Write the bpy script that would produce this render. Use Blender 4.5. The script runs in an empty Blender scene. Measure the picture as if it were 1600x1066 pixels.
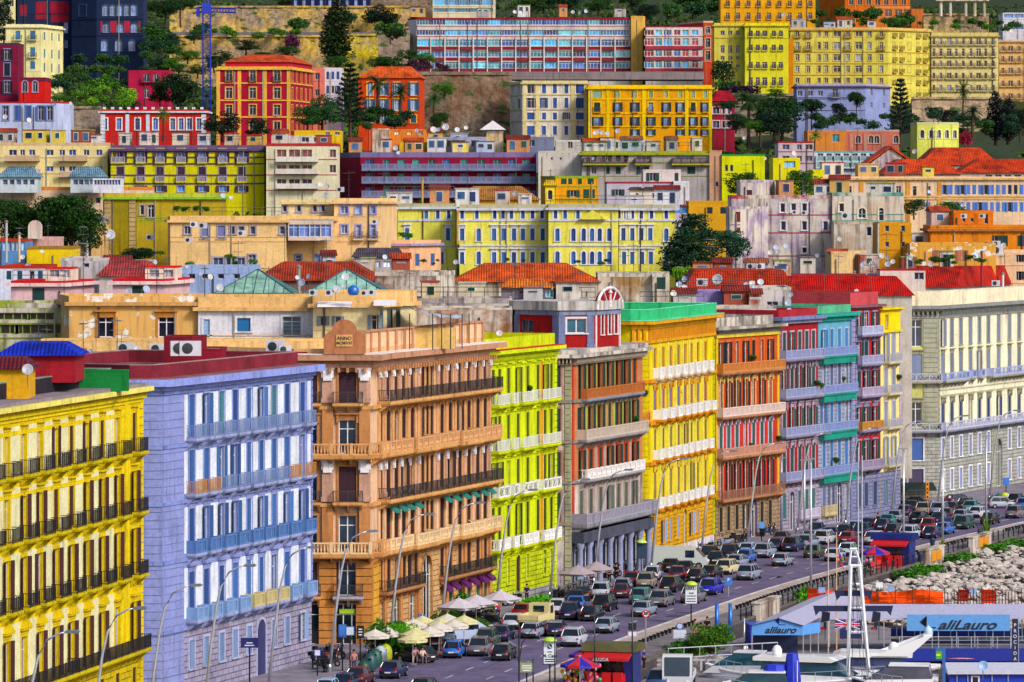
import bpy, math, random
import numpy as np
from mathutils import Vector, Matrix
PI=math.pi
random.seed(7)
SC=bpy.context.scene
COL=bpy.data.collections.new('scene'); SC.collection.children.link(COL)
FPX,HC,HY=7500.0,39.0,300.0
def W(px,py,Y): return Vector(((px-800)*Y/FPX,Y,HC-(py-HY)*Y/FPX))
def G(px,py,z=0.0):
    Y=(HC-z)*FPX/(py-HY); return Vector(((px-800)*Y/FPX,Y,z))
def ZP(py,Y): return HC-(py-HY)*Y/FPX
def XP(px,Y): return (px-800)*Y/FPX
def lin(h,k=0.86):
    if not isinstance(h,str): return tuple(h)
    o=[]
    for i in (0,2,4):
        c=int(h[i:i+2],16)/255.0
        o.append((c/12.92 if c<=0.04045 else ((c+0.055)/1.055)**2.4)*k)
    return (o[0],o[1],o[2],1.0)
# ---------------------------------------------------------------- materials
MATS={}
def nmat(name):
    m=bpy.data.materials.new(name); m.use_nodes=True
    nt=m.node_tree; b=nt.nodes['Principled BSDF']; MATS[name]=m
    return m,nt,b
def nd(nt,t,**k):
    n=nt.nodes.new(t)
    for a,v in k.items():
        if a.startswith('i_'):
            n.inputs[int(a[2:]) if a[2:].isdigit() else a[2:].replace('_',' ')].default_value=v
        else: setattr(n,a,v)
    return n
def noise(nt,vec,scale,detail=4,rough=0.6):
    n=nd(nt,'ShaderNodeTexNoise'); n.inputs['Scale'].default_value=scale
    n.inputs['Detail'].default_value=detail; n.inputs['Roughness'].default_value=rough
    nt.links.new(vec,n.inputs['Vector']); return n.outputs['Fac']
def ramp(nt,fac,p0,c0,p1,c1):
    r=nd(nt,'ShaderNodeValToRGB'); e=r.color_ramp.elements
    e[0].position=p0; e[0].color=c0; e[1].position=p1; e[1].color=c1
    nt.links.new(fac,r.inputs['Fac']); return r.outputs['Color']
def mixc(nt,fac,a,b,mode='MIX'):
    m=nd(nt,'ShaderNodeMix',data_type='RGBA',blend_type=mode)
    for s,v in ((0,fac),(6,a),(7,b)):
        if hasattr(v,'links') or isinstance(v,bpy.types.NodeSocket): nt.links.new(v,m.inputs[s])
        else: m.inputs[s].default_value=v
    return m.outputs[2]
def mapping(nt,vec,sc):
    m=nd(nt,'ShaderNodeMapping'); m.inputs['Scale'].default_value=sc; nt.links.new(vec,m.inputs['Vector']); return m.outputs['Vector']
def bump(nt,b,h,s,d=0.05):
    n=nd(nt,'ShaderNodeBump'); n.inputs['Strength'].default_value=s; n.inputs['Distance'].default_value=d
    nt.links.new(h,n.inputs['Height']); nt.links.new(n.outputs['Normal'],b.inputs['Normal'])
def gv(v): return (v,v,v,1)
def basic(name,rough,kind,metal=0.0,spec=0.5):
    m,nt,b=nmat(name)
    b.inputs['Roughness'].default_value=rough; b.inputs['Metallic'].default_value=metal
    b.inputs['Specular IOR Level'].default_value=spec
    oi=nd(nt,'ShaderNodeObjectInfo'); tc=nd(nt,'ShaderNodeTexCoord'); V=tc.outputs['Object']; c=oi.outputs['Color']
    # offset the pattern per object so that repeats do not look the same
    ad=nd(nt,'ShaderNodeVectorMath',operation='ADD'); rn=nd(nt,'ShaderNodeVectorMath',operation='SCALE')
    cb=nd(nt,'ShaderNodeCombineXYZ'); nt.links.new(oi.outputs['Random'],cb.inputs[0]); nt.links.new(oi.outputs['Random'],cb.inputs[2])
    nt.links.new(cb.outputs[0],rn.inputs[0]); rn.inputs['Scale'].default_value=37.0
    nt.links.new(V,ad.inputs[0]); nt.links.new(rn.outputs[0],ad.inputs[1]); V2=ad.outputs[0]
    if kind=='plaster':
        n1=noise(nt,V2,0.35,5); c=mixc(nt,1.0,c,ramp(nt,n1,0.3,gv(0.78),0.62,gv(1.06)),'MULTIPLY'); n4=noise(nt,V2,3.5,6,0.75); c=mixc(nt,1.0,c,ramp(nt,n4,0.34,gv(0.78),0.6,gv(1.06)),'MULTIPLY')
        n2=noise(nt,mapping(nt,V2,(1.6,1.6,0.13)),1.0,5); c=mixc(nt,1.0,c,ramp(nt,n2,0.3,(0.6,0.57,0.56,1),0.47,gv(1)),'MULTIPLY')
        n3=noise(nt,V2,6,3); bump(nt,b,n3,0.25,0.03)
    elif kind=='old':
        n1=noise(nt,V2,0.22,7,0.68); c=mixc(nt,ramp(nt,n1,0.42,gv(0),0.56,gv(1)),c,(0.55,0.5,0.44,1))
        n2=noise(nt,mapping(nt,V2,(1.4,1.4,0.12)),1.0,6); c=mixc(nt,1.0,c,ramp(nt,n2,0.34,(0.3,0.28,0.27,1),0.52,gv(1)),'MULTIPLY')
        n3=noise(nt,V2,2.5,5); bump(nt,b,n3,0.5,0.06)
    elif kind=='peel':
        n1=noise(nt,V2,0.62,7,0.62); c=mixc(nt,ramp(nt,n1,0.565,gv(0),0.585,gv(1)),c,(0.72,0.68,0.64,1))
        n2=noise(nt,mapping(nt,V2,(2,2,0.2)),1.0,4); c=mixc(nt,1.0,c,ramp(nt,n2,0.3,gv(0.6),0.5,gv(1)),'MULTIPLY')
        bump(nt,b,n1,0.4,0.05)
    elif kind in('stone','rust'):
        mp=nd(nt,'ShaderNodeSeparateXYZ'); nt.links.new(V,mp.inputs[0])
        cc=nd(nt,'ShaderNodeCombineXYZ'); nt.links.new(mp.outputs[0],cc.inputs[0]); nt.links.new(mp.outputs[2],cc.inputs[1])
        br=nd(nt,'ShaderNodeTexBrick'); nt.links.new(cc.outputs[0],br.inputs['Vector'])
        br.inputs['Scale'].default_value=1.0; br.inputs['Brick Width'].default_value=1.15; br.inputs['Row Height'].default_value=0.46
        br.inputs['Mortar Size'].default_value=0.035; br.inputs['Mortar Smooth'].default_value=0.3
        br.inputs['Color1'].default_value=gv(1.0); br.inputs['Color2'].default_value=gv(0.8); br.inputs['Mortar'].default_value=gv(0.3)
        c=mixc(nt,1.0,c,br.outputs['Color'],'MULTIPLY')
        n1=noise(nt,V2,0.8,5); c=mixc(nt,1.0,c,ramp(nt,n1,0.3,gv(0.72),0.6,gv(1.05)),'MULTIPLY')
        inv=nd(nt,'ShaderNodeMath',operation='SUBTRACT'); inv.inputs[0].default_value=1.0; nt.links.new(br.outputs['Fac'],inv.inputs[1])
        bump(nt,b,inv.outputs[0],0.9,0.06)
    elif kind=='shutter':
        w=nd(nt,'ShaderNodeTexWave',bands_direction='Z'); w.inputs['Scale'].default_value=2.6; nt.links.new(V,w.inputs['Vector'])
        c=mixc(nt,1.0,c,ramp(nt,w.outputs['Fac'],0.1,gv(0.62),0.6,gv(1.05)),'MULTIPLY'); bump(nt,b,w.outputs['Fac'],0.5,0.02)
        c=mixc(nt,1.0,c,ramp(nt,oi.outputs['Random'],0,gv(0.75),1,gv(1.15)),'MULTIPLY')
    elif kind=='tile':
        mp=mapping(nt,V,(1,1,1)); w=nd(nt,'ShaderNodeTexWave',bands_direction='X'); w.inputs['Scale'].default_value=1.1; w.inputs['Distortion'].default_value=0.6
        nt.links.new(mp,w.inputs['Vector'])
        w2=nd(nt,'ShaderNodeTexWave',bands_direction='Y'); w2.inputs['Scale'].default_value=0.9; w2.inputs['Distortion'].default_value=1.0; nt.links.new(mp,w2.inputs['Vector'])
        c=mixc(nt,1.0,c,ramp(nt,w.outputs['Fac'],0.0,gv(0.6),0.7,gv(1.1)),'MULTIPLY')
        c=mixc(nt,1.0,c,ramp(nt,w2.outputs['Fac'],0.0,gv(0.75),0.5,gv(1.05)),'MULTIPLY')
        n1=noise(nt,V2,0.45,8,0.75); c=mixc(nt,1.0,c,ramp(nt,n1,0.38,(0.38,0.34,0.36,1),0.6,(1.15,1.1,1.05,1)),'MULTIPLY'); bump(nt,b,w.outputs['Fac'],0.8,0.08)
    elif kind=='rough':
        n1=noise(nt,V2,0.5,6,0.65); c=mixc(nt,1.0,c,ramp(nt,n1,0.3,gv(0.62),0.65,gv(1.15)),'MULTIPLY')
        n3=noise(nt,V2,5,4); c=mixc(nt,1.0,c,ramp(nt,n3,0.3,gv(0.8),0.6,gv(1.08)),'MULTIPLY'); bump(nt,b,n3,0.4,0.04)
    elif kind=='leaf':
        gp=nd(nt,'ShaderNodeNewGeometry'); n1=noise(nt,gp.outputs['Position'],0.7,4,0.7); c=mixc(nt,1.0,c,ramp(nt,n1,0.35,(0.38,0.5,0.5,1),0.66,(1.7,1.55,0.9,1)),'MULTIPLY')
        n2=noise(nt,gp.outputs['Position'],5,2); c=mixc(nt,1.0,c,ramp(nt,n2,0.35,gv(0.6),0.65,gv(1.35)),'MULTIPLY')
    elif kind=='rock':
        n1=noise(nt,V2,0.12,8,0.7); c=mixc(nt,ramp(nt,n1,0.4,gv(0),0.6,gv(1)),c,(0.30,0.22,0.16,1))
        n2=noise(nt,V2,0.9,6,0.7); c=mixc(nt,1.0,c,ramp(nt,n2,0.32,gv(0.45),0.6,gv(1.15)),'MULTIPLY')
        n3=noise(nt,mapping(nt,V2,(0.25,0.25,0.6)),1.0,4); c=mixc(nt,ramp(nt,n3,0.56,gv(0),0.62,gv(1)),c,(0.05,0.09,0.03,1)); bump(nt,b,n2,0.8,0.3)
    elif kind=='glass':
        n1=noise(nt,V2,0.9,2); c=mixc(nt,1.0,c,ramp(nt,n1,0.3,gv(0.6),0.7,gv(1.5)),'MULTIPLY')
        c=mixc(nt,1.0,c,ramp(nt,oi.outputs['Random'],0,gv(0.5),1,gv(1.6)),'MULTIPLY')
    elif kind=='water':
        mw=mapping(nt,V,(0.5,1.6,1)); n1=noise(nt,mw,0.8,5); bump(nt,b,n1,0.9,0.25); c=mixc(nt,1.0,c,ramp(nt,n1,0.35,gv(0.7),0.65,gv(1.3)),'MULTIPLY')
    elif kind=='paint':
        n1=noise(nt,V2,3,3); c=mixc(nt,1.0,c,ramp(nt,n1,0.3,gv(0.86),0.65,gv(1.05)),'MULTIPLY')
    nt.links.new(c,b.inputs['Base Color'])
    return m
basic('plaster',0.9,'plaster',spec=0.2); basic('old',0.95,'old',spec=0.15); basic('peel',0.9,'peel',spec=0.2)
basic('stone',0.9,'stone',spec=0.2); basic('shutter',0.6,'shutter',spec=0.3); basic('tile',0.85,'tile',spec=0.2)
basic('rough',0.92,'rough',spec=0.2); basic('leaf',0.7,'leaf',spec=0.2); basic('rock',0.95,'rock',spec=0.1)
basic('water',0.12,'water'); basic('glass',0.07,'glass',spec=0.8); basic('paint',0.5,'paint'); basic('metal',0.35,'paint',metal=0.6)
basic('gloss',0.34,'flat',spec=0.5); basic('rubber',0.8,'flat',spec=0.2)
MATS['gloss'].node_tree.nodes['Principled BSDF'].inputs['Coat Weight'].default_value=0.25
MATS['leaf'].node_tree.nodes['Principled BSDF'].inputs['Subsurface Weight'].default_value=0.0
# ---------------------------------------------------------------- mesh builder
class MB:
    def __init__(s): s.v=[]; s.f=[]; s.m=[]
    def quad(s,a,b,c,d,m=0):
        n=len(s.v); s.v+= [tuple(a),tuple(b),tuple(c),tuple(d)]; s.f.append((n,n+1,n+2,n+3)); s.m.append(m); return s
    def tri(s,a,b,c,m=0):
        n=len(s.v); s.v+= [tuple(a),tuple(b),tuple(c)]; s.f.append((n,n+1,n+2)); s.m.append(m); return s
    def box(s,x0,x1,y0,y1,z0,z1,m=0):
        n=len(s.v)
        s.v+=[(x0,y0,z0),(x1,y0,z0),(x1,y1,z0),(x0,y1,z0),(x0,y0,z1),(x1,y0,z1),(x1,y1,z1),(x0,y1,z1)]
        for q in ((0,3,2,1),(4,5,6,7),(0,1,5,4),(1,2,6,5),(2,3,7,6),(3,0,4,7)):
            s.f.append(tuple(n+i for i in q)); s.m.append(m)
        return s
    def prism(s,pts,z0,z1,m=0):       # pts ccw
        n=len(s.v); k=len(pts)
        s.v+=[(p[0],p[1],z0) for p in pts]+[(p[0],p[1],z1) for p in pts]
        s.f.append(tuple(n+i for i in range(k-1,-1,-1))); s.m.append(m)
        s.f.append(tuple(n+k+i for i in range(k))); s.m.append(m)
        for i in range(k):
            j=(i+1)%k; s.f.append((n+i,n+j,n+k+j,n+k+i)); s.m.append(m)
        return s
    def extr(s,prof,a,b,axis='x',m=0):  # profile (p,q) extruded along axis; prof ccw
        n=len(s.v); k=len(prof)
        for t in (a,b):
            for p,q in prof:
                s.v.append((t,p,q) if axis=='x' else ((p,t,q) if axis=='y' else (p,q,t)))
        s.f.append(tuple(n+i for i in range(k-1,-1,-1))); s.m.append(m)
        s.f.append(tuple(n+k+i for i in range(k))); s.m.append(m)
        for i in range(k):
            j=(i+1)%k; s.f.append((n+i,n+j,n+k+j,n+k+i)); s.m.append(m)
        return s
    def tube(s,path,r,seg=6,m=0,cap=True):
        path=[Vector(p) for p in path]; rs=r if isinstance(r,(list,tuple)) else [r]*len(path)
        n=len(s.v); k=len(path)
        for i,p in enumerate(path):
            d=(path[min(i+1,k-1)]-path[max(i-1,0)]).normalized()
            a=Vector((0,0,1)) if abs(d.z)<0.9 else Vector((1,0,0))
            u=d.cross(a).normalized(); w=d.cross(u)
            for j in range(seg):
                t=2*PI*j/seg; q=p+(u*math.cos(t)+w*math.sin(t))*rs[i]; s.v.append(tuple(q))
        for i in range(k-1):
            for j in range(seg):
                j2=(j+1)%seg; s.f.append((n+i*seg+j,n+i*seg+j2,n+(i+1)*seg+j2,n+(i+1)*seg+j)); s.m.append(m)
        if cap:
            s.f.append(tuple(n+j for j in range(seg))[::-1]); s.m.append(m)
            s.f.append(tuple(n+(k-1)*seg+j for j in range(seg))); s.m.append(m)
        return s
    def lathe(s,prof,c=(0,0,0),seg=12,m=0):   # prof (r,z)
        n=len(s.v)
        for r,z in prof:
            for j in range(seg):
                t=2*PI*j/seg; s.v.append((c[0]+r*math.cos(t),c[1]+r*math.sin(t),c[2]+z))
        for i in range(len(prof)-1):
            for j in range(seg):
                j2=(j+1)%seg; s.f.append((n+i*seg+j,n+i*seg+j2,n+(i+1)*seg+j2,n+(i+1)*seg+j)); s.m.append(m)
        return s
    def xf(s,M,a=0):
        for i in range(a,len(s.v)): s.v[i]=tuple(M@Vector(s.v[i]))
        return s
    def mesh(s,name,mats,smooth=False):
        me=bpy.data.meshes.new(name); me.from_pydata(s.v,[],s.f)
        if isinstance(mats,str): mats=[mats]
        for q in mats: me.materials.append(MATS[q])
        if len(mats)>1: me.polygons.foreach_set('material_index',s.m)
        if smooth: me.polygons.foreach_set('use_smooth',[True]*len(me.polygons))
        me.update(); return me
def ob(name,me,parent=None,loc=(0,0,0),rz=0.0,c=None,label=None,cat=None,group=None,kind=None,sc=None):
    o=bpy.data.objects.new(name,me); COL.objects.link(o)
    if parent is not None: o.parent=parent
    o.location=loc; o.rotation_euler=(0,0,rz)
    if sc is not None: o.scale=sc if isinstance(sc,(tuple,list)) else (sc,sc,sc)
    if c is not None: o.color=lin(c)
    tag(o,label,cat,group,kind); return o
def tag(o,label=None,cat=None,group=None,kind=None):
    if label: o['label']=label
    if cat: o['category']=cat
    if group: o['group']=group
    if kind: o['kind']=kind
    return o
def struct(name,me,c=None,loc=(0,0,0)): return ob(name,me,None,loc,0,c,kind='structure')
_copies={}
def clone(root,loc,rz,colors=None,sc=None):
    """copy a thing, its parts and their sub-parts"""
    if root.name not in _copies:
        kids={}
        for o in bpy.data.objects:
            if o.parent: kids.setdefault(o.parent.name,[]).append(o)
        _copies[root.name]={n:kids.get(n,[]) for n in [root.name]+[k.name for k in kids.get(root.name,[])]}
    K=_copies[root.name]
    r=root.copy(); COL.objects.link(r); r.location=loc; r.rotation_euler=(0,0,rz)
    if sc: r.scale=(sc,sc,sc) if not isinstance(sc,tuple) else sc
    def cc(o,p):
        q=o.copy(); COL.objects.link(q); q.parent=p
        key=o.name.split('.')[0]
        if colors and key in colors: q.color=lin(colors[key])
        return q
    for ch in K[root.name]:
        c1=cc(ch,r)
        for g in K.get(ch.name,[]): cc(g,c1)
    return r
def drop(root):  # remove a prototype
    def rec(o):
        for ch in [x for x in bpy.data.objects if x.parent==o]: rec(ch)
        bpy.data.objects.remove(o,do_unlink=True)
    rec(root)
# automatic ordinals: things that share a description get "nth from the left"
REG=[]
def reg(o,text): REG.append((o,text)); return o
ORD=['leftmost','second from the left','third from the left','fourth from the left','fifth from the left','sixth from the left','seventh from the left','eighth from the left','ninth from the left','tenth from the left']
def finish_labels():
    by={}
    for o,t in REG: by.setdefault(t,[]).append(o)
    for t,os_ in by.items():
        if len(os_)==1: os_[0]['label']=t; continue
        os_.sort(key=lambda o:o.location.x/o.location.y)
        n=len(os_)
        for i,o in enumerate(os_):
            if i<10 and i<=n//2 or n-1-i>9: s=ORD[i] if i<10 else str(i+1)+'th from the left'
            else:
                j=n-1-i; s=ORD[j].replace('left','right')
            o['label']=t+', '+s
# ---------------------------------------------------------------- windows, shutters, balconies (cached meshes)
_C={}
def cache(key,fn):
    if key not in _C: _C[key]=fn()
    return _C[key]
REC=0.28
def q5(x): return round(x*20)/20.0
def m_frame(w,h,k):
    def f():
        b=MB(); y0,y1=REC-0.10,REC-0.03; t=0.07
        b.box(-w/2,-w/2+t,y0,y1,0,h); b.box(w/2-t,w/2,y0,y1,0,h); b.box(-w/2+t,w/2-t,y0,y1,h-t,h); b.box(-w/2+t,w/2-t,y0,y1,0,t)
        if w>0.75:
            n=max(1,int(round(w/0.8))-1) if k!='2' else 1
            for i in range(n):
                x=-w/2+w*(i+1)/(n+1); b.box(x-0.045,x+0.045,y0+0.003,y1,t,h-t)
        if h>1.6: b.box(-w/2+t,w/2-t,y0+0.006,y1,h*0.72,h*0.72+0.07)
        if k=='g':
            for i in range(1,int(h/0.35)): b.box(-w/2+t,w/2-t,y0+0.008,y1,i*0.35,i*0.35+0.03)
        return b.mesh('window_frame','paint')
    return cache(('fr',w,h,k),f)
def m_pane(w,h):
    return cache(('pn',w,h),lambda:MB().box(-w/2,w/2,REC-0.028,REC+0.01,0,h).mesh('pane','glass'))
def m_shut(w,h,mode,side):
    def f():
        b=MB(); lw=w/2
        if mode=='o':
            b.box(0,lw,-0.09,-0.03,0,h) if side>0 else b.box(-lw,0,-0.09,-0.03,0,h)
            off=Vector((side*w/2,0,0)); b.xf(Matrix.Translation(off))
        elif mode=='c':
            b.box(0.004,lw,0.02,0.07,0,h) if side>0 else b.box(-lw,-0.004,0.02,0.07,0,h)
        elif mode=='h':   # standing out from the wall
            b.box(0,lw*.9,-0.03,0.03,0,h)
            a=math.radians(-20) if side>0 else math.radians(-(180-28))
            b.xf(Matrix.Translation((side*w/2,-0.02,0))@Matrix.Rotation(a,4,'Z'))
        elif mode=='r':
            b.box(-w/2+0.02,w/2-0.02,0.08,0.12,h*0.45,h)
        elif mode=='R':
            b.box(-w/2+0.02,w/2-0.02,0.08,0.12,0.05,h)
        return b.mesh('shutter','shutter')
    return cache(('sh',w,h,mode,side),f)
def m_sur(w,h,st):
    def f():
        b=MB(); t=0.2; p=-0.07
        if st in('s','l','p','k','f'):
            b.box(-w/2-t,-w/2,p,0,0,h); b.box(w/2,w/2+t,p,0,0,h); b.box(-w/2-t,w/2+t,p-0.01,0,h,h+t)
        if st in('s','f'): b.box(-w/2-t-.05,w/2+t+.05,p-0.1,0,-0.12,0)
        if st in('l','p','k'):
            b.box(-w/2-t-0.12,w/2+t+0.12,-0.34,0,h+t+0.28,h+t+0.42); b.box(-w/2-t,w/2+t,-0.13,0,h+t,h+t+0.28)
        if st=='k':
            for x in (-w/2-t/2,w/2+t/2): b.box(x-0.1,x+0.1,-0.24,0,h-0.25,h+t+0.28)
        if st=='p':
            z=h+t+0.42; e=w/2+t+0.16
            b.extr([(-e,z),(e,z),(0,z+0.62)],-0.38,0,'y'); 
        if st=='a':   # arched head filling the corners of the opening
            r=w/2; n=7; zc=h-r
            for sgn in (-1,1):
                for i in range(n):
                    a0=PI/2*i/n; a1=PI/2*(i+1)/n
                    x0,z0=r*math.cos(a0),zc+r*math.sin(a0); x1,z1=r*math.cos(a1),zc+r*math.sin(a1)
                    b.quad((sgn*x0,-0.004,z0),(sgn*x1,-0.004,z1),(sgn*x1,-0.004,h+0.01),(sgn*x0,-0.004,h+0.01))
                    b.quad((sgn*x0,-0.004,z0),(sgn*x1,-0.004,z1),(sgn*x1,REC,z1),(sgn*x0,REC,z0))
            ro=r+0.2
            for i in range(12):
                a0=PI*i/12; a1=PI*(i+1)/12
                P=lambda rr,a,y:(rr*math.cos(a),y,zc+rr*math.sin(a))
                b.quad(P(r,a0,-.08),P(ro,a0,-.08),P(ro,a1,-.08),P(r,a1,-.08)); b.quad(P(ro,a0,-.08),P(ro,a0,0),P(ro,a1,0),P(ro,a1,-.08)); b.quad(P(r,a0,0),P(r,a0,-.08),P(r,a1,-.08),P(r,a1,0))
            b.box(-w/2-0.2,-w/2,-0.08,0,0,zc); b.box(w/2,w/2+0.2,-0.08,0,0,zc); b.box(-w/2-.25,w/2+.25,-0.14,0,-0.12,0)
        return b.mesh('surround','plaster')
    return cache(('su',w,h,st),f)
def m_rail(L,d,kind,fine=True):
    def f():
        b=MB(); y=-d+0.05; H=1.0
        def rail(x0,x1,ya,yb):
            if kind=='iron' or kind=='grid':
                b.box(x0,x1,ya,yb,H-0.05,H); b.box(x0,x1,ya,yb,0.06,0.10)
            else:
                b.box(x0-.0,x1+.0,ya-0.06,yb+0.06,H-0.13,H); b.box(x0,x1,ya-0.04,yb+0.04,0.0,0.14)
        rail(0,L,y-0.02,y+0.02); 
        for x in (0.02,L-0.02): rail(x-0.02,x+0.02,y+0.021,-0.02)
        if kind=='iron':
            st=0.16; t=0.016
            n=int(L/st)
            for i in range(n+1):
                x=L*i/max(1,n); b.box(x-t,x+t,y-t,y+t,0.1,H-0.05)
            n=max(1,int(d/st))
            for s_ in (0.02,L-0.02):
                for i in range(n): yy=y+(d-0.1)*i/n; b.box(s_-t,s_+t,yy-t,yy+t,0.1,H-0.05)
            n=max(1,int(round(L/1.6)))
            for i in range(n+1): x=min(max(L*i/n,0.03),L-0.03); b.box(x-0.03,x+0.03,y-0.035,y+0.035,0,H+0.03)
        elif kind=='balus':
            n=max(1,int(round(L/1.7)))
            for i in range(n+1): x=min(max(L*i/n,0.12),L-0.12); b.box(x-0.14,x+0.14,y-0.11,y+0.11,0,H+0.04)
            for i in range(n):
                xa=L*i/n+0.14; xb=L*(i+1)/n-0.14; k=max(1,int((xb-xa)/0.26))
                for j in range(k):
                    x=xa+(xb-xa)*(j+0.5)/k
                    b.lathe([(0.05,0.14),(0.09,0.3),(0.05,0.55),(0.06,0.87)],(x,y,0),6)
            for s_ in (0.05,L-0.05):
                for j in range(max(1,int(d/0.26))):
                    b.lathe([(0.05,0.14),(0.09,0.3),(0.05,0.55),(0.06,0.87)],(s_,y+0.2+j*0.26,0),5)
        elif kind=='panel':
            [b.box(0.12+i*.21,0.24+i*.21,y-0.03,y+0.03,0.14,H-0.13) for i in range(int((L-.25)/.21))]; n=max(1,int(round(L/1.5)))
            for i in range(n+1): x=min(max(L*i/n,0.08),L-0.08); b.box(x-0.1,x+0.1,y-0.07,y+0.07,0,H)
            for s_ in (0.03,L-0.03): b.box(s_-0.03,s_+0.03,y+0.031,-0.02,0.14,H-0.13)
        elif kind=='lat':
            n=max(1,int(round(L/0.5))); 
            for i in range(n):
                xa=L*i/n; xb=L*(i+1)/n; t=0.035
                for (p,q) in (((xa,0.14),(xb,H-0.13)),((xa,H-0.13),(xb,0.14))):
                    b.quad((p[0]-t,y,p[1]),(p[0]+t,y,p[1]),(q[0]+t,y,q[1]),(q[0]-t,y,q[1]))
            m=max(1,int(round(L/1.5)))
            for i in range(m+1): x=min(max(L*i/m,0.08),L-0.08); b.box(x-0.09,x+0.09,y-0.08,y+0.08,0,H)
            for s_ in (0.03,L-0.03): b.box(s_-0.03,s_+0.03,y+0.061,-0.02,0.14,H-0.13)
        return b.mesh('railing','paint')
    return cache(('rl',L,d,kind),f)
def m_slab(L,d,t=0.2,br=True):
    def f():
        b=MB(); b.box(-0.05,L+0.05,-d-0.03,0,-t,0); b.box(0,L,-d+0.05,0,-t-0.1,-t-0.002)
        if br:
            n=max(2,int(round(L/1.6))+1)
            for i in range(n):
                x=0.2+(L-0.4)*i/(n-1); b.extr([(-d+0.15,-t-0.1),(0,-t-0.75),(0,-t-0.1)],x-0.1,x+0.1,'x')
        return b.mesh('balcony_slab','plaster')
    return cache(('sl',L,d,t,br),f)
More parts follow.
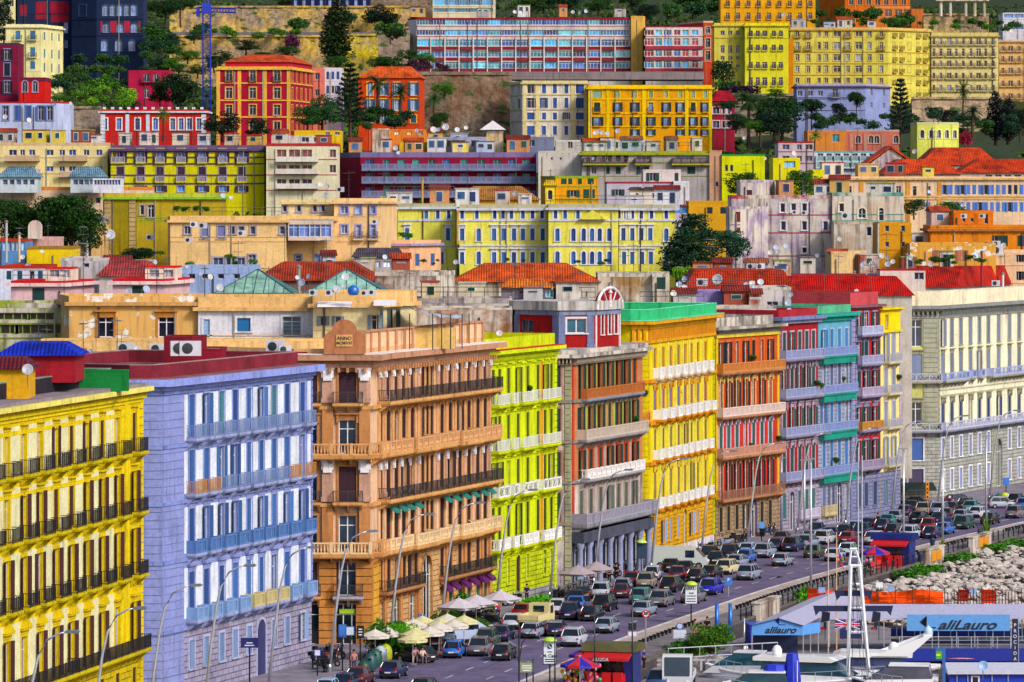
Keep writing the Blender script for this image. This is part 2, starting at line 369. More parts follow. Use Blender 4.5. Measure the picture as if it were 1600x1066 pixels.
# ---------------------------------------------------------------- facades
class Fac:
    def __init__(s,b,A,B):
        s.b=b; s.A=Vector((A[0],A[1])); s.B=Vector((B[0],B[1])); d=s.B-s.A; s.L=d.length; s.th=math.atan2(d.y,d.x)
        s.d=d/s.L; s.n=Vector((math.sin(s.th),-math.cos(s.th))); s.ops=[]; s.zones=None
    def u(s,px):
        k=(px-800)/FPX; d=s.B-s.A
        return (k*s.A.y-s.A.x)/(d.x-k*d.y)*s.L
    def z(s,px,py):
        Y=s.A.y+s.d.y*s.u(px); return ZP(py,Y)
    def place(s,name,me,u,z,c=None,parent=None,out=0.0,label=None):
        p=s.A+s.d*u+s.n*out
        r=s.b.root
        return ob(name,me,r,(p.x-r.location.x,p.y-r.location.y,z),s.th,c,label)
    def win(s,u,z0,z1,w,sh='',shc='403020',sur='',surc='ffffff',fr='e8e8e8',gl='1c2c44',k='',det=True,wn='window'):
        w=q5(w); h=q5(z1-z0); s.ops.append((u-w/2,u+w/2,z0,z0+h))
        if sh and random.random()<0.3 and sh in 'och': sh=random.choice(['o','c','h','c',''])
        o=s.place(wn,m_frame(w,h,k),u,z0,fr)
        ob('pane',m_pane(w,h),o,c=gl)
        if sh in('o','c','h'):
            for sd in (-1,1): ob('shutter',m_shut(w,h,sh,sd),o,c=shc)
        elif sh in('r','R'): ob('blind',m_shut(w,h,sh,1),o,c=shc)
        if sur: ob('surround',m_sur(w,h,sur),o,c=surc)
        return o
    def bal(s,u0,u1,z,kind='iron',c='202024',sc='d8c8b0',d=0.9,t=0.2,br=True,name='balcony'):
        L=q5(u1-u0); o=s.place(name,m_slab(L,d,t,br),u0,z,sc); ob('railing',m_rail(L,d,kind),o,c=c); return o
    def row(s,us,z0,z1,w,bal='',balc='202024',balsc='d8c8b0',bw=0.55,bd=0.8,**k):
        for u in us:
            s.win(u,z0,z1,w,**k)
            if bal: s.bal(u-w/2-bw,u+w/2+bw,z0-0.02,bal,balc,balsc,bd)
    def rowp(s,pxs,py0,py1,wpx,pref=None,**k):   # all in pixels of the photograph, for nearly frontal walls
        sc=FPX/s.A.y; pref=pref or pxs[0]
        s.row([s.u(p) for p in pxs],s.z(pref,py1),s.z(pref,py0),wpx/sc,**k)
    def boxes(s,name,lst,c,mat='plaster'):
        if name in ('wall_panel','crimson_panel','corner_strip','shop_sign','balcony_front','mullion_row','red_band'):
            for (u0,u1,o0,o1,z0,z1) in lst:
                W_,H_,O_=q5(u1-u0),q5(z1-z0),o1
                s.place(name,cache(('bx',W_,H_,O_,mat,name),lambda:MB().box(0,W_,-O_,0,0,H_).mesh(name,mat)),u0,z0,c)
            return
        b=MB()
        for (u0,u1,o0,o1,z0,z1) in lst: b.box(u0,u1,-o1,-o0,z0,z1)
        return s.place(name,b.mesh(name,mat),0,0,c)
    def pil(s,us,z0,z1,w,c,pr=0.18,name='pilaster',cap=None):
        H=q5(z1-z0); w=q5(w)
        me=cache(('pil',w,H,pr,name),lambda:MB().box(-w/2,w/2,-pr,0,0,H).box(-w/2-.08,w/2+.08,-pr-.08,0,0,.4).mesh(name,'plaster'))
        mc=cache(('cap',w,pr),lambda:MB().box(-w/2-.12,w/2+.12,-pr-.14,0,-.16,0).box(-w/2-.04,w/2+.04,-pr-.1,0,-.85,-.162).box(-w/2+.1,w/2-.1,-pr-.18,0,-1.1,-.3).mesh('capital','plaster'))
        for u in us:
            o=s.place(name,me,u,z0,c)
            if cap: ob('capital',mc,o,(0,0,H),c=cap)
    def quoin(s,u0,u1,z0,z1,c,pr=0.1):
        n=max(1,int((z1-z0)/0.62)); h=(z1-z0)/n
        s.boxes('quoin',[(u0,u1,0,pr,z0+i*h+0.04,z0+(i+1)*h-0.04) for i in range(n)],c)
    def course(s,z0,z1,pr,c,u0=0,u1=None,name='string_course'): s.boxes(name,[(u0,s.L if u1 is None else u1,0,pr,z0,z1)],c)
    def dent(s,z0,z1,w,gap,pr,c,u0=0,u1=None,name='dentil_row'):
        u1=s.L if u1 is None else u1; n=int((u1-u0)/(w+gap)); st=(u1-u0)/max(1,n)
        s.boxes(name,[(u0+i*st+gap/2,u0+i*st+gap/2+w,0,pr,z0,z1) for i in range(n)],c)
    def build(s,zb,zt,c,mat):
        for (a,b_,cc,mm) in (s.zones or [(zb,zt,c,mat)]):
            m=MB(); ops=[o for o in s.ops if a<(o[2]+o[3])/2<b_]
            zs=sorted({a,b_}|{min(max(z,a),b_) for o in ops for z in (o[2],o[3])})
            for z0,z1 in zip(zs,zs[1:]):
                if z1-z0<1e-4: continue
                zm=(z0+z1)/2; sp=sorted((max(0,o[0]),min(s.L,o[1])) for o in ops if o[2]<zm<o[3])
                u=0.0
                for (p,q) in sp:
                    if p>u: m.quad((u,0,z0),(p,0,z0),(p,0,z1),(u,0,z1))
                    u=max(u,q)
                if u<s.L: m.quad((u,0,z0),(s.L,0,z0),(s.L,0,z1),(u,0,z1))
            for (p,q,z0,z1) in ops:
                m.quad((p,0,z0),(p,REC,z0),(p,REC,z1),(p,0,z1)); m.quad((q,REC,z0),(q,0,z0),(q,0,z1),(q,REC,z1))
                m.quad((p,0,z0),(q,0,z0),(q,REC,z0),(p,REC,z0)); m.quad((p,REC,z1),(q,REC,z1),(q,0,z1),(p,0,z1))
            s.place('wall',m.mesh('wall',mm),0,0,cc)
def offs(P,d):
    n=len(P); out=[]
    for i in range(n):
        a,b,c=P[i-1],P[i],P[(i+1)%n]
        e1=(b-a).normalized(); e2=(c-b).normalized(); n1=Vector((e1.y,-e1.x)); n2=Vector((e2.y,-e2.x))
        m=n1+n2; m/=max(0.2,m.dot(n1)); out.append(b+m*d)
    return out
class Bld:
    """front = polyline of (px,Y) seen from the camera, left to right; depth = how far the block goes back"""
    def __init__(s,name,label,front,zt,zb=0.0,depth=14.0,cat='building',group=None,back=None,fi=None):
        F=[Vector((XP(p,Y),Y)) for p,Y in front]
        s.root=ob(name,None,None,(F[0].x,F[0].y,0),0,None,label,cat,group); s.root.empty_display_size=0.5
        if back is None:
            fl=max(range(len(F)-1),key=lambda i:(F[i+1]-F[i]).length) if fi is None else fi; e=(F[fl+1]-F[fl]).normalized(); inn=Vector((-e.y,e.x))*depth
            back=[F[-1]+inn]
            if fi is not None and fl<len(F)-2: back=[Vector((F[-1].x,max(F[-1].y+1,(F[fl+1]+inn).y)))]
            q=F[fl]+inn
            if fl==0: back.append(q)
            else: back.append(Vector((min(F[0].x,q.x),max(q.y,F[0].y+1))))
        else: back=[Vector((XP(p,Y),Y)) for p,Y in back]
        s.P=F+back; s.nf=len(F)-1; s.zt=zt; s.zb=zb
        s.f=[Fac(s,s.P[i],s.P[i+1]) for i in range(s.nf)]
    def rel(s,P): r=s.root.location; return [(p.x-r.x,p.y-r.y) for p in P]
    def slab(s,name,off,z0,z1,c,mat='plaster',label=None):
        return ob(name,MB().prism(s.rel(offs(s.P,off)),z0,z1).mesh(name,mat),s.root,c=c,label=label)
    def ring(s,name,off,th,z0,z1,c,mat='plaster'):
        A=s.rel(offs(s.P,off)); B=s.rel(offs(s.P,off-th)); b=MB(); n=len(A)
        for i in range(n):
            j=(i+1)%n; a0,a1,b0,b1=A[i],A[j],B[i],B[j]
            b.quad((*a0,z0),(*a1,z0),(*a1,z1),(*a0,z1)); b.quad((*b1,z0),(*b0,z0),(*b0,z1),(*b1,z1)); b.quad((*a0,z1),(*a1,z1),(*b1,z1),(*b0,z1)); b.quad((*a1,z0),(*a0,z0),(*b0,z0),(*b1,z0))
        return ob(name,b.mesh(name,mat),s.root,c=c)
    def cornice(s,z,h,pr,c,mat='plaster',c2=None):
        s.slab('cornice',pr*0.35,z,z+h*0.4,c2 or c,mat); s.slab('cornice',pr,z+h*0.4+0.002,z+h,c,mat)
    def hip(s,z,h,c,over=0.4,inset=None,mat='tile'):
        P=s.rel(offs(s.P,over)); n=len(P); cx=sum(p[0] for p in P)/n; cy=sum(p[1] for p in P)/n; b=MB()
        k=0.45 if inset is None else inset
        xs=[p[0] for p in P]; ys=[p[1] for p in P]
        T=[]
        for p in P:
            if inset is None: T.append((cx+(p[0]-cx)*max(0.0,1-(max(ys)-min(ys))/max(0.1,(max(xs)-min(xs)))),cy+(p[1]-cy)*0.02))
            else: T.append((cx+(p[0]-cx)*k,cy+(p[1]-cy)*k))
        for i in range(n):
            j=(i+1)%n; b.quad((*P[i],z),(*P[j],z),(*T[j],z+h),(*T[i],z+h))
        k0=len(b.v); b.v+=[(*t,z+h) for t in T]; b.f.append(tuple(range(k0,k0+n))); b.m.append(0)
        k0=len(b.v); b.v+=[(*t,z) for t in P]; b.f.append(tuple(range(k0+n-1,k0-1,-1))); b.m.append(0)
        return ob('roof',b.mesh('roof',mat),s.root,c=c)
    def done(s,c,mat='plaster',roofc='8a8078',roofmat='rough',par=0.0,parc=None):
        for f in s.f: f.build(s.zb,s.zt,c,mat)
        b=MB(); R=s.rel(s.P); n=len(R)
        for i in range(s.nf,n):
            j=(i+1)%n; b.quad((*R[i],s.zb),(*R[j],s.zb),(*R[j],s.zt),(*R[i],s.zt))
        ob('wall',b.mesh('wall',mat),s.root,c=c)
        b=MB(); b.v=[(*p,s.zt-0.03) for p in R]; b.f=[tuple(range(n))]; b.m=[0]
        ob('roof',b.mesh('roof',roofmat),s.root,c=roofc)
        if par: s.ring('parapet',0.02,0.3,s.zt-0.02,s.zt+par,parc or c,mat)
        return s
# ---------------------------------------------------------------- people
def skin_mesh(V,E,R,name,mat,sub=1):
    me=bpy.data.meshes.new(name); me.from_pydata(V,E,[]); o=bpy.data.objects.new(name,me); COL.objects.link(o)
    md=o.modifiers.new('s','SKIN'); md.use_smooth_shade=True
    for i,v in enumerate(me.skin_vertices[0].data): v.radius=(R[i],R[i]*.85 if R[i]>.12 else R[i]); v.use_root=(i==0)
    s=o.modifiers.new('u','SUBSURF'); s.levels=sub; s.render_levels=sub
    bpy.context.view_layer.update(); m2=bpy.data.meshes.new_from_object(o.evaluated_get(bpy.context.evaluated_depsgraph_get()))
    bpy.data.objects.remove(o); bpy.data.meshes.remove(me); m2.name=name; m2.materials.clear(); m2.materials.append(MATS[mat]); return m2
def make_person(pose):
    w={'stand':0,'walk':1,'sit':2}[pose]; hp=.93 if w<2 else .5
    if w==0: LK,LF,RK,RF=(-.1,-.02,.5),(-.11,0,.06),(.1,-.03,.5),(.12,.02,.06)
    elif w==1: LK,LF,RK,RF=(-.1,-.22,.5),(-.1,-.38,.08),(.1,.1,.5),(.1,.38,.16)
    else: LK,LF,RK,RF=(-.14,-.42,.52),(-.16,-.42,.07),(.14,-.42,.52),(.16,-.42,.07)
    dz=hp-.93; T=lambda x,y,z:(x,y,z+dz)
    V=[T(0,0,.93),T(0,0,1.15),T(0,.01,1.38),T(0,0,1.5),T(0,-.01,1.58),T(0,-.02,1.72),T(-.19,0,1.4),T(-.26,-.03 if w<2 else -.12,1.13),T(-.24,-.12 if w<2 else -.36,.93 if w<2 else 1.08),T(.19,0,1.4),T(.26,.02 if w<2 else -.12,1.13),T(.25,-.1 if w<2 else -.36,.93 if w<2 else 1.08),(-.1,0,hp-.05),LK,LF,(LF[0],LF[1]-.14,.04),(.1,0,hp-.05),RK,RF,(RF[0],RF[1]-.14,.04)]
    E=[(0,1),(1,2),(2,3),(3,4),(4,5),(2,6),(6,7),(7,8),(2,9),(9,10),(10,11),(0,12),(12,13),(13,14),(14,15),(0,16),(16,17),(17,18),(18,19)]
    R=[.14,.125,.15,.06,.085,.1,.065,.045,.035,.065,.045,.035,.09,.06,.045,.04,.09,.06,.045,.04]
    r=ob('person',skin_mesh(V,E,R,'person','rubber'),c='b07858')
    ob('shirt',skin_mesh([V[i] for i in (0,1,2,6,7,9,10)],[(0,1),(1,2),(2,3),(3,4),(2,5),(5,6)],[.155,.145,.17,.085,.06,.085,.06],'shirt','rubber'),r,c='202028')
    ob('trousers',skin_mesh([V[i] for i in (0,12,13,14,16,17,18)],[(0,1),(1,2),(2,3),(0,4),(4,5),(5,6)],[.152,.105,.075,.06,.105,.075,.06],'trousers','rubber'),r,c='20243c')
    m=MB().lathe([(.1,-.05),(.118,.0),(.1,.08),(.04,.115),(0,.12)],(0,.01,1.72+dz),10); ob('hair',m.mesh('hair','rubber',True),r,c='100c0a')
    return r
PP={k:make_person(k) for k in ('stand','walk','sit')}
# ================================================================ the seafront row
def U(f,l): return [f.u(p) for p in l]
def mids(us): return [(a+b)/2 for a,b in zip(us,us[1:])]
# ---- 1 yellow and cream palazzo, brown shutters
def b_yellow():
    b=Bld('yellow_palazzo','yellow and cream palazzo with brown shutters and black iron balconies at the left edge',[(-70,316),(222,362)],24.2,depth=16)
    f=b.f[0]; Y_='e6cc00'; P_='e4e0b0'
    us=U(f,[-43,-17,10,37,62,87,111,135,159,183,209]); BR='4a2420'
    rows=[(19.6,22.45,1.1,'c','l'),(15.1,18.1,1.25,'h','l'),(10.4,13.8,1.3,'h','f'),(4.8,8.3,1.3,'h','p')]
    for i,(z0,z1,w,sh,su) in enumerate(rows):
        f.row(us,z0,z1,w,bal='iron' if i<3 else '',balc='181420',balsc='c8b400',bw=0.55,bd=0.85,sh=sh,shc=BR,sur=su,surc='e2c400',fr='c8c0d0')
    f.bal(0,us[6]-1.1,4.78,'iron','181420','c8b400',0.95); f.bal(us[6]-0.9,us[-1]+1.6,4.78,'iron','181420','c8b400',0.95)
    f.row(us,1.0,3.4,1.1,sh='c',shc='4a3020',sur='s',surc='d8bc00')
    ms=mids(us)
    for (a,c) in ((19.2,23.1),(15.0,18.9),(10.3,14.4),(5.0,9.6)):
        f.boxes('wall_panel',[(x-1.15,x+1.15,0,0.03,a+0.15,c-0.2) for x in ms[:-1]],P_)
    for (a,c) in ((22.3,22.6),(18.0,18.3)): f.boxes('string_course',[(0,us[-1]-1.5,0,0.055,a,c)],Y_)
    f.pil([us[1]+(us[2]-us[1])*.35,(us[-1]+us[-2])/2],4.8,23.3,0.8,Y_,0.14)
    f.quoin(f.L-0.75,f.L,0,23.3,Y_,0.12)
    for z in (19.2,14.7,10.0): f.course(z-0.1,z+0.12,0.12,Y_)
    f.zones=[(0,4.3,'d8bc00','stone'),(4.3,24.2,Y_,'plaster')]
    f.course(4.3,4.5,0.2,Y_); f.course(23.2,23.5,0.12,Y_)
    f.dent(23.75,24.0,0.14,0.16,0.42,'c8ac00')
    b.slab('cornice',0.3,23.5,23.76,Y_); b.slab('cornice',0.75,24.0,24.35,'e8dc70'); b.done(Y_,roofc='8c7c84')
    b.slab('roof_terrace',0.35,24.352,24.6,'8c8088','rough'); b.ring('parapet',-1.9,0.3,24.6,25.7,'2c2630','rough'); b.ring('parapet_coping',-1.88,0.34,25.7,25.78,'7a9080','rough')
b_yellow()
# ---- 2 lavender palazzo
def b_lav():
    b=Bld('lavender_palazzo','lavender blue and white palazzo with blue shutters and a stone ground floor',[(196,365.5),(254,366),(287,370),(487,398)],24.3,depth=17)
    L_='8090d0'; s0,ch,f=b.f
    us=U(f,[299,322,346,367,389,408,428,448,472]); BL='2f5fa0'
    rows=[(20.0,23.3,1.15,'c','l'),(15.7,19.0,1.15,'c','l'),(11.1,14.5,1.15,'h','l'),(5.95,9.6,1.2,'c','p')]
    for i,(z0,z1,w,sh,su) in enumerate(rows):
        for j,u in enumerate(us):
            f.win(u,z0,z1,w,sh=random.choice('cho') if random.random()<.35 else sh,shc=random.choice([BL,'3a6cb0','2a4c8c','40808c' if i==0 else BL]),sur=su,surc='8e9ad8',fr='c0cce8')
            if i==1 and j in(0,1,7,8): f.bal(u-1.15,u+1.15,z0-.02,'grid' if 0 else 'iron','c08440','9aa4d0',0.85)
            elif i==3: f.bal(u-1.15,u+1.15,z0-.02,'panel',('c8b880' if 4<=j<=6 or j==0 and False else '7ca0d4'),'9aa4d0',0.95)
            else: f.bal(u-1.15,u+1.15,z0-.02,'iron' if i!=2 else 'panel','7890c0' if i!=2 else '5078b8','9aa4d0',0.85)
    f.row(us[:5]+us[6:],2.1,4.3,1.1,sh='c',shc='7898c8',sur='s',surc='b0b4d8'); f.row([us[5]],0.1,4.6,2.0,sh='c',shc='3c3c70',sur='a',surc='b0b4d8',wn='gate')
    e=[0.35]+mids(us)+[f.L-0.6]
    for (a,c) in ((19.7,23.6),(15.6,19.2),(11.0,14.9),(5.95,10.2)):
        f.boxes('wall_panel',[(x-0.95,x+0.95,0,0.03,a+0.1,c-0.25) for x in e[1:-1]]+[(e[0]-.3,e[0]+.45,0,.03,a+.1,c-.25),(e[-1]-.5,e[-1]+.3,0,.03,a+.1,c-.25)],'dce4f2')
    for q in (s0,ch): q.quoin(0.05,q.L-0.02,0,23.4,'8a94d0',0.05)
    f.quoin(f.L-0.32,f.L,5,23.4,L_,0.1)
    for fc in (s0,ch,f):
        for z in (5.2,10.5,15.0,19.35,23.5): fc.course(z,z+0.28,0.14,L_)
        fc.zones=[(0,5.2,'a09ab8','stone'),(5.2,24.3,L_,'plaster')]
    b.cornice(23.8,0.9,0.9,'8c9ae0'); b.done(L_,roofc='7c4448')
    b.slab('roof_terrace',0.5,24.702,24.76,'8c5c60','rough'); b.ring('parapet',-0.9,0.3,24.76,25.75,'7c2434','rough'); b.ring('parapet_coping',-.88,.34,25.75,25.82,'a08080','rough')
    return b
b_lav()
# ---- 3 tan palazzo with white capitals
def b_tan():
    b=Bld('tan_palazzo','ornate tan palazzo with white capitals and a round pediment reading ANNO MCMXXI',[(455,412.5),(578,412.5),(589,415.5),(766,446)],24.2,depth=18)
    T_='e4bc9a'; D_='cc9f8a'; s0,ch,f=b.f; BR='34141c'
    us=U(f,[593.8,606.3,618.8,630.4,643.8,660.5,667,673.6,690,703,718,732,746,757.5])
    rows=[(20.9,23.6,1.2,''),(16.5,20.0,1.15,'a'),(12.4,15.7,1.2,''),(8.0,11.7,1.2,''),(4.4,7.3,1.15,'')]
    for i,(z0,z1,w,su) in enumerate(rows):
        f.row(us,z0,z1,w,sh='c' if i!=0 else 'R',shc=BR if i else '4c242c',sur=su or 's',surc='d8a068',fr='a08070')
    f.bal(0.1,f.L+.1,20.85,'iron','2c2c30','d8a060',1.25,0.25); f.bal(0.1,f.L+.1,12.35,'iron','2c2c30','d8a060',1.25,0.25)
    n=5; seg=(f.L)/n
    for i in range(n):
        dd=1.5 if i%2 else 1.15
        f.bal(i*seg+0.12,(i+1)*seg-0.02,16.42,'balus','d8a068','d8a060',dd,0.3); f.bal(i*seg+0.12,(i+1)*seg-0.02,7.95,'balus','e8c898','d8a060',dd,0.3)
    f.bal(us[0]-.8,us[4]+1,4.35,'iron','202428','b07c50',1.0); f.bal(us[8]-.8,us[13]+.6,4.35,'iron','202428','b07c50',1.0)
    f.win(us[6],0.1,6.6,2.6,sh='',sur='a',surc='c08858',gl='080808',wn='portal')
    f.ops=[o for o in f.ops if not (4<o[2]<5 and us[5]-1<(o[0]+o[1])/2<us[7]+1 and o[1]-o[0]<2)]
    for o in [o for o in bpy.data.objects if o.parent==b.root and o.name.startswith('window') and abs(o.location.z-4.4)<0.01]:
        p=Vector((o.location.x+b.root.location.x,o.location.y+b.root.location.y)); uu=(p-f.A).dot(f.d)
        if us[5]-.5<uu<us[7]+.5 and abs((p-f.A).dot(f.n))<.1: drop(o)
    ground=[u for k,u in enumerate(us) if k not in(5,6,7)]
    f.row(ground[0:5:2],0.2,3.4,1.6,sh='',sur='f',surc='c08050',gl='101418',wn='shop_window'); f.row(ground[6:],0.3,3.2,1.1,sh='c',shc='386048',sur='f',surc='c89070')
    pu=[(a+c)/2 for a,c in zip(us,us[1:])]; pu=[p for k,p in enumerate(pu) if k not in(5,6)]+[0.45,f.L-.35]
    f.pil(pu,20.9,24.0,0.5,D_,0.13,cap='f4f0f4'); f.pil(pu,16.6,20.4,0.5,'d8a068',0.13); f.pil(pu,12.5,16.0,0.5,D_,0.13,cap='e4e0ec'); f.pil(pu,8.0,12.0,0.45,T_,0.1)
    f.pil(pu[::2],0,7.2,0.6,'c88850',0.2)
    s0u=U(s0,[482,543]); s0p=U(s0,[512,570])
    for (z0,z1,su) in ((20.9,23.55,'s'),(16.5,19.4,'k'),(12.4,15.4,'p'),(8.0,11.2,'s'),(4.3,7.2,'s')):
        s0.row(s0u,z0,z1,1.5,sh='c' if z0>20 or 12<z0<13 or z0<5 else '',shc='3c1c30',sur=su,surc='c4844c')
    for z in (20.85,12.35,4.28):
        s0.bal(s0p[0]+.5,s0.L-.6,z,'iron','3c3c40','d8a060' if z>5 else 'b8b0c0',0.9); s0.bal(0,s0p[0]-.6,z,'iron','3c3c40','d8a060',0.9)
    for z in (16.42,7.95): s0.bal(0,s0.L+.2,z,'balus','dca468' if z>10 else 'e8c898','d09458',1.2,0.3); ch.bal(0.1,ch.L-.1,z,'balus','dca468','d09458',1.1,0.3)
    s0.win(s0u[1],0.1,3.6,2.2,sh='',sur='f',surc='a8601c',gl='0c1c24',wn='shop_window'); s0.win(s0u[0]+.2,0.1,3.6,1.7,sh='',sur='f',surc='a8601c',gl='0c1c24',wn='shop_window')
    s0.boxes('shop_sign',[(s0u[1]-.7,s0u[1]+.7,-.2,-.12,2.75,3.15)],'a0c820','paint')
    for z0,z1 in ((20.9,23.9),(12.4,16)): s0.pil(s0p,z0,z1,0.95,D_,0.3,cap='f4f0f4')
    for z0,z1 in ((16.6,20.3),(8,12)): s0.pil(s0p,z0,z1,0.95,'cc8c54',0.3)
    for p in s0p: s0.quoin(p-.75,p+.75,0,7.3,'cc8844',0.22)
    ch.quoin(0,ch.L,0,7.3,'e0a838',0.2); f.quoin(0,0.7,0,7.3,'cc8844',0.12)
    for fc in (s0,ch,f):
        for z in (7.45,11.95,16.0,20.3): fc.course(z,z+0.3,0.35,'d8a060')
        fc.course(23.9,24.2,0.4,D_); fc.dent(23.5,23.9,0.22,0.5,0.75,'c88c5c'); fc.zones=[(0,7.45,'d8ac74','stone'),(7.45,24.2,T_,'plaster')]
    # green awnings over the fourth-storey windows, purple ones by the ground
    for u in us[8:]+us[1:5]:
        m=MB(); m.extr([(-0.05,11.9),(-1.0,11.15),(-1.0,11.05),(-0.05,11.8)],-0.7,0.7,'x'); f.place('awning',m.mesh('awning','paint'),u,0,'1c7c74')
    for u in us[8:]:
        m=MB(); m.extr([(-0.05,3.9),(-0.9,3.3),(-0.9,3.0),(-0.05,3.75)],-0.7,0.7,'x'); f.place('awning',m.mesh('awning','paint'),u,0,'5c1060')
    b.cornice(24.2,0.85,1.25,'c08c70',c2='c48c60'); b.slab('cornice_top',1.2,25.052,25.1,'f4ece8'); b.done(T_,roofc='b8a090')
    b.ring('parapet',-0.6,0.3,25.1,25.5,'d8a878')
    q=offs(b.P,-0.6)
    for i in (1,2):
        a,c=q[i],q[i+1]; d=(c-a); L=d.length; d/=L; n=int(L/2.1); m=MB()
        w_=ob('parapet_wall',MB().box(0,L,0,.3,25.502,26.9).mesh('parapet_wall','plaster'),b.root,(a.x-b.root.location.x,a.y-b.root.location.y,0),math.atan2(d.y,d.x),c='ecc098')
        for k in range(n+1): u=L*k/max(1,n); m.box(u-.2,u+.2,-0.14,0,25.1,26.9)
        m.box(0,L,-0.18,0.35,26.902,27.05)
        ob('parapet_pilasters',m.mesh('parapet_pilasters','plaster'),b.root,(a.x-b.root.location.x,a.y-b.root.location.y,0),math.atan2(d.y,d.x),c='c48c68')
    # round-headed tablet
    m=MB(); Mt=Matrix.Translation((0,0,25.1))@Matrix.Diagonal((.64,1,.68,1))@Matrix.Translation((0,0,-25.1))
    P=[(-2.75,25.1),(2.75,25.1),(2.75,27.3),(2.2,27.9),(1.7,28.0)]+[(1.7*math.cos(t),28.0+1.45*math.sin(t)) for t in [PI*k/12 for k in range(1,12)]]+[(-1.7,28.0),(-2.2,27.9),(-2.75,27.3)]
    m.extr(P,-0.45,0.2,'y'); m.xf(Mt); c0=W(538,560,411.4)
    t=ob('roof_tablet',m.mesh('roof_tablet','plaster'),b.root,(c0.x-b.root.location.x,411.6-b.root.location.y,0),0,c='b87850')
    ob('inscription_panel',MB().box(-.7,.7,-.52,-.45,25.75,26.75).mesh('inscription_panel','plaster'),t,c='e8b470')
    for k,(s_,z) in enumerate((('ANNO',26.45),('MCMXXI',26.05))):
        text('lettering',s_,0.42 if k==0 else .34,t,(0,-.53,z),0,'402820')
PEND=[]
def text(name,s_,size,parent,loc,rz,c,rx=PI/2,shear=0.0,mat='paint',ext=0.012,sx=1.0):
    cu=bpy.data.curves.new('t','FONT'); cu.body=s_; cu.size=size; cu.align_x='CENTER'; cu.align_y='CENTER'; cu.extrude=ext; cu.shear=shear; cu.offset=size*0.02
    o=bpy.data.objects.new('t',cu); COL.objects.link(o); PEND.append((o,cu,name,parent,loc,rz,c,rx,mat,sx))
def flush_text():
    bpy.context.view_layer.update(); dg=bpy.context.evaluated_depsgraph_get(); L=[]
    for (o,cu,*r) in PEND: L.append(bpy.data.meshes.new_from_object(o.evaluated_get(dg)))
    for me,(o,cu,name,parent,loc,rz,c,rx,mat,sx) in zip(L,PEND):
        bpy.data.objects.remove(o); me.materials.clear(); me.materials.append(MATS[mat]); me.name=name
        q=ob(name,me,parent,loc,rz,c); q.rotation_euler=(rx,0,rz); q.scale=(sx,1,1)
b_tan()
# ---- 4 lime palazzo
def b_lime():
    b=Bld('lime_palazzo','bright lime yellow palazzo with white balconies beside the tan palazzo',[(757,445.5),(869,466)],23.6,depth=15)
    f=b.f[0]; C_='cfe000'
    us=U(f,[770,780,794,809,824,840,851,861]); g='5c6030'
    for i,(z0,z1) in enumerate(((19.1,22.4),(14.8,18.0),(10.5,13.7),(5.6,9.5))):
        f.row(us,z0,z1,0.95,sh='c' if i<4 else '',shc=random.choice(['34380c','4c4c14']),sur='l',surc='c8d800',fr='d0d8a0')
        k='iron' if i<2 else ('lat' if i==2 else 'balus'); c='ececec' 
        for a,e in ((0,1),(2,2),(3,4),(5,7)): f.bal(us[a]-.7,us[e]+.7,z0-.02,k,c,'c8d400',0.85)
        f.boxes('wall_panel',[(us[5]+.65,us[6]-.55,0,.05,z0,z1+.3)],'e08c20')
    f.row(us[1:3]+us[4:5]+us[6:],2.1,4.5,0.8,sh='',sur='s',surc='c4d400',gl='20242c'); f.win(us[3],0.1,4.6,1.3,sh='c',shc='402020',sur='a',surc='c4d400',wn='portal')
    f.quoin(f.L-.7,f.L,0,23,C_,.1); f.quoin(0,.6,0,23,C_,.1)
    for z in (4.9,9.7,14.0,18.3,22.7): f.course(z,z+.22,.15,C_)
    f.zones=[(0,1.1,'a8a8b0','stone'),(1.1,4.9,'c4d400','stone'),(4.9,23.6,C_,'plaster')]
    f.dent(23.2,23.55,.16,.2,.4,'b4c400'); b.cornice(23.6,.55,.8,C_); b.done(C_,roofc='b03020')
    b.slab('roof_edge',.7,24.152,24.25,'c03818'); b.ring('parapet',-.1,.3,24.25,25.3,'c8d800')
b_lime()
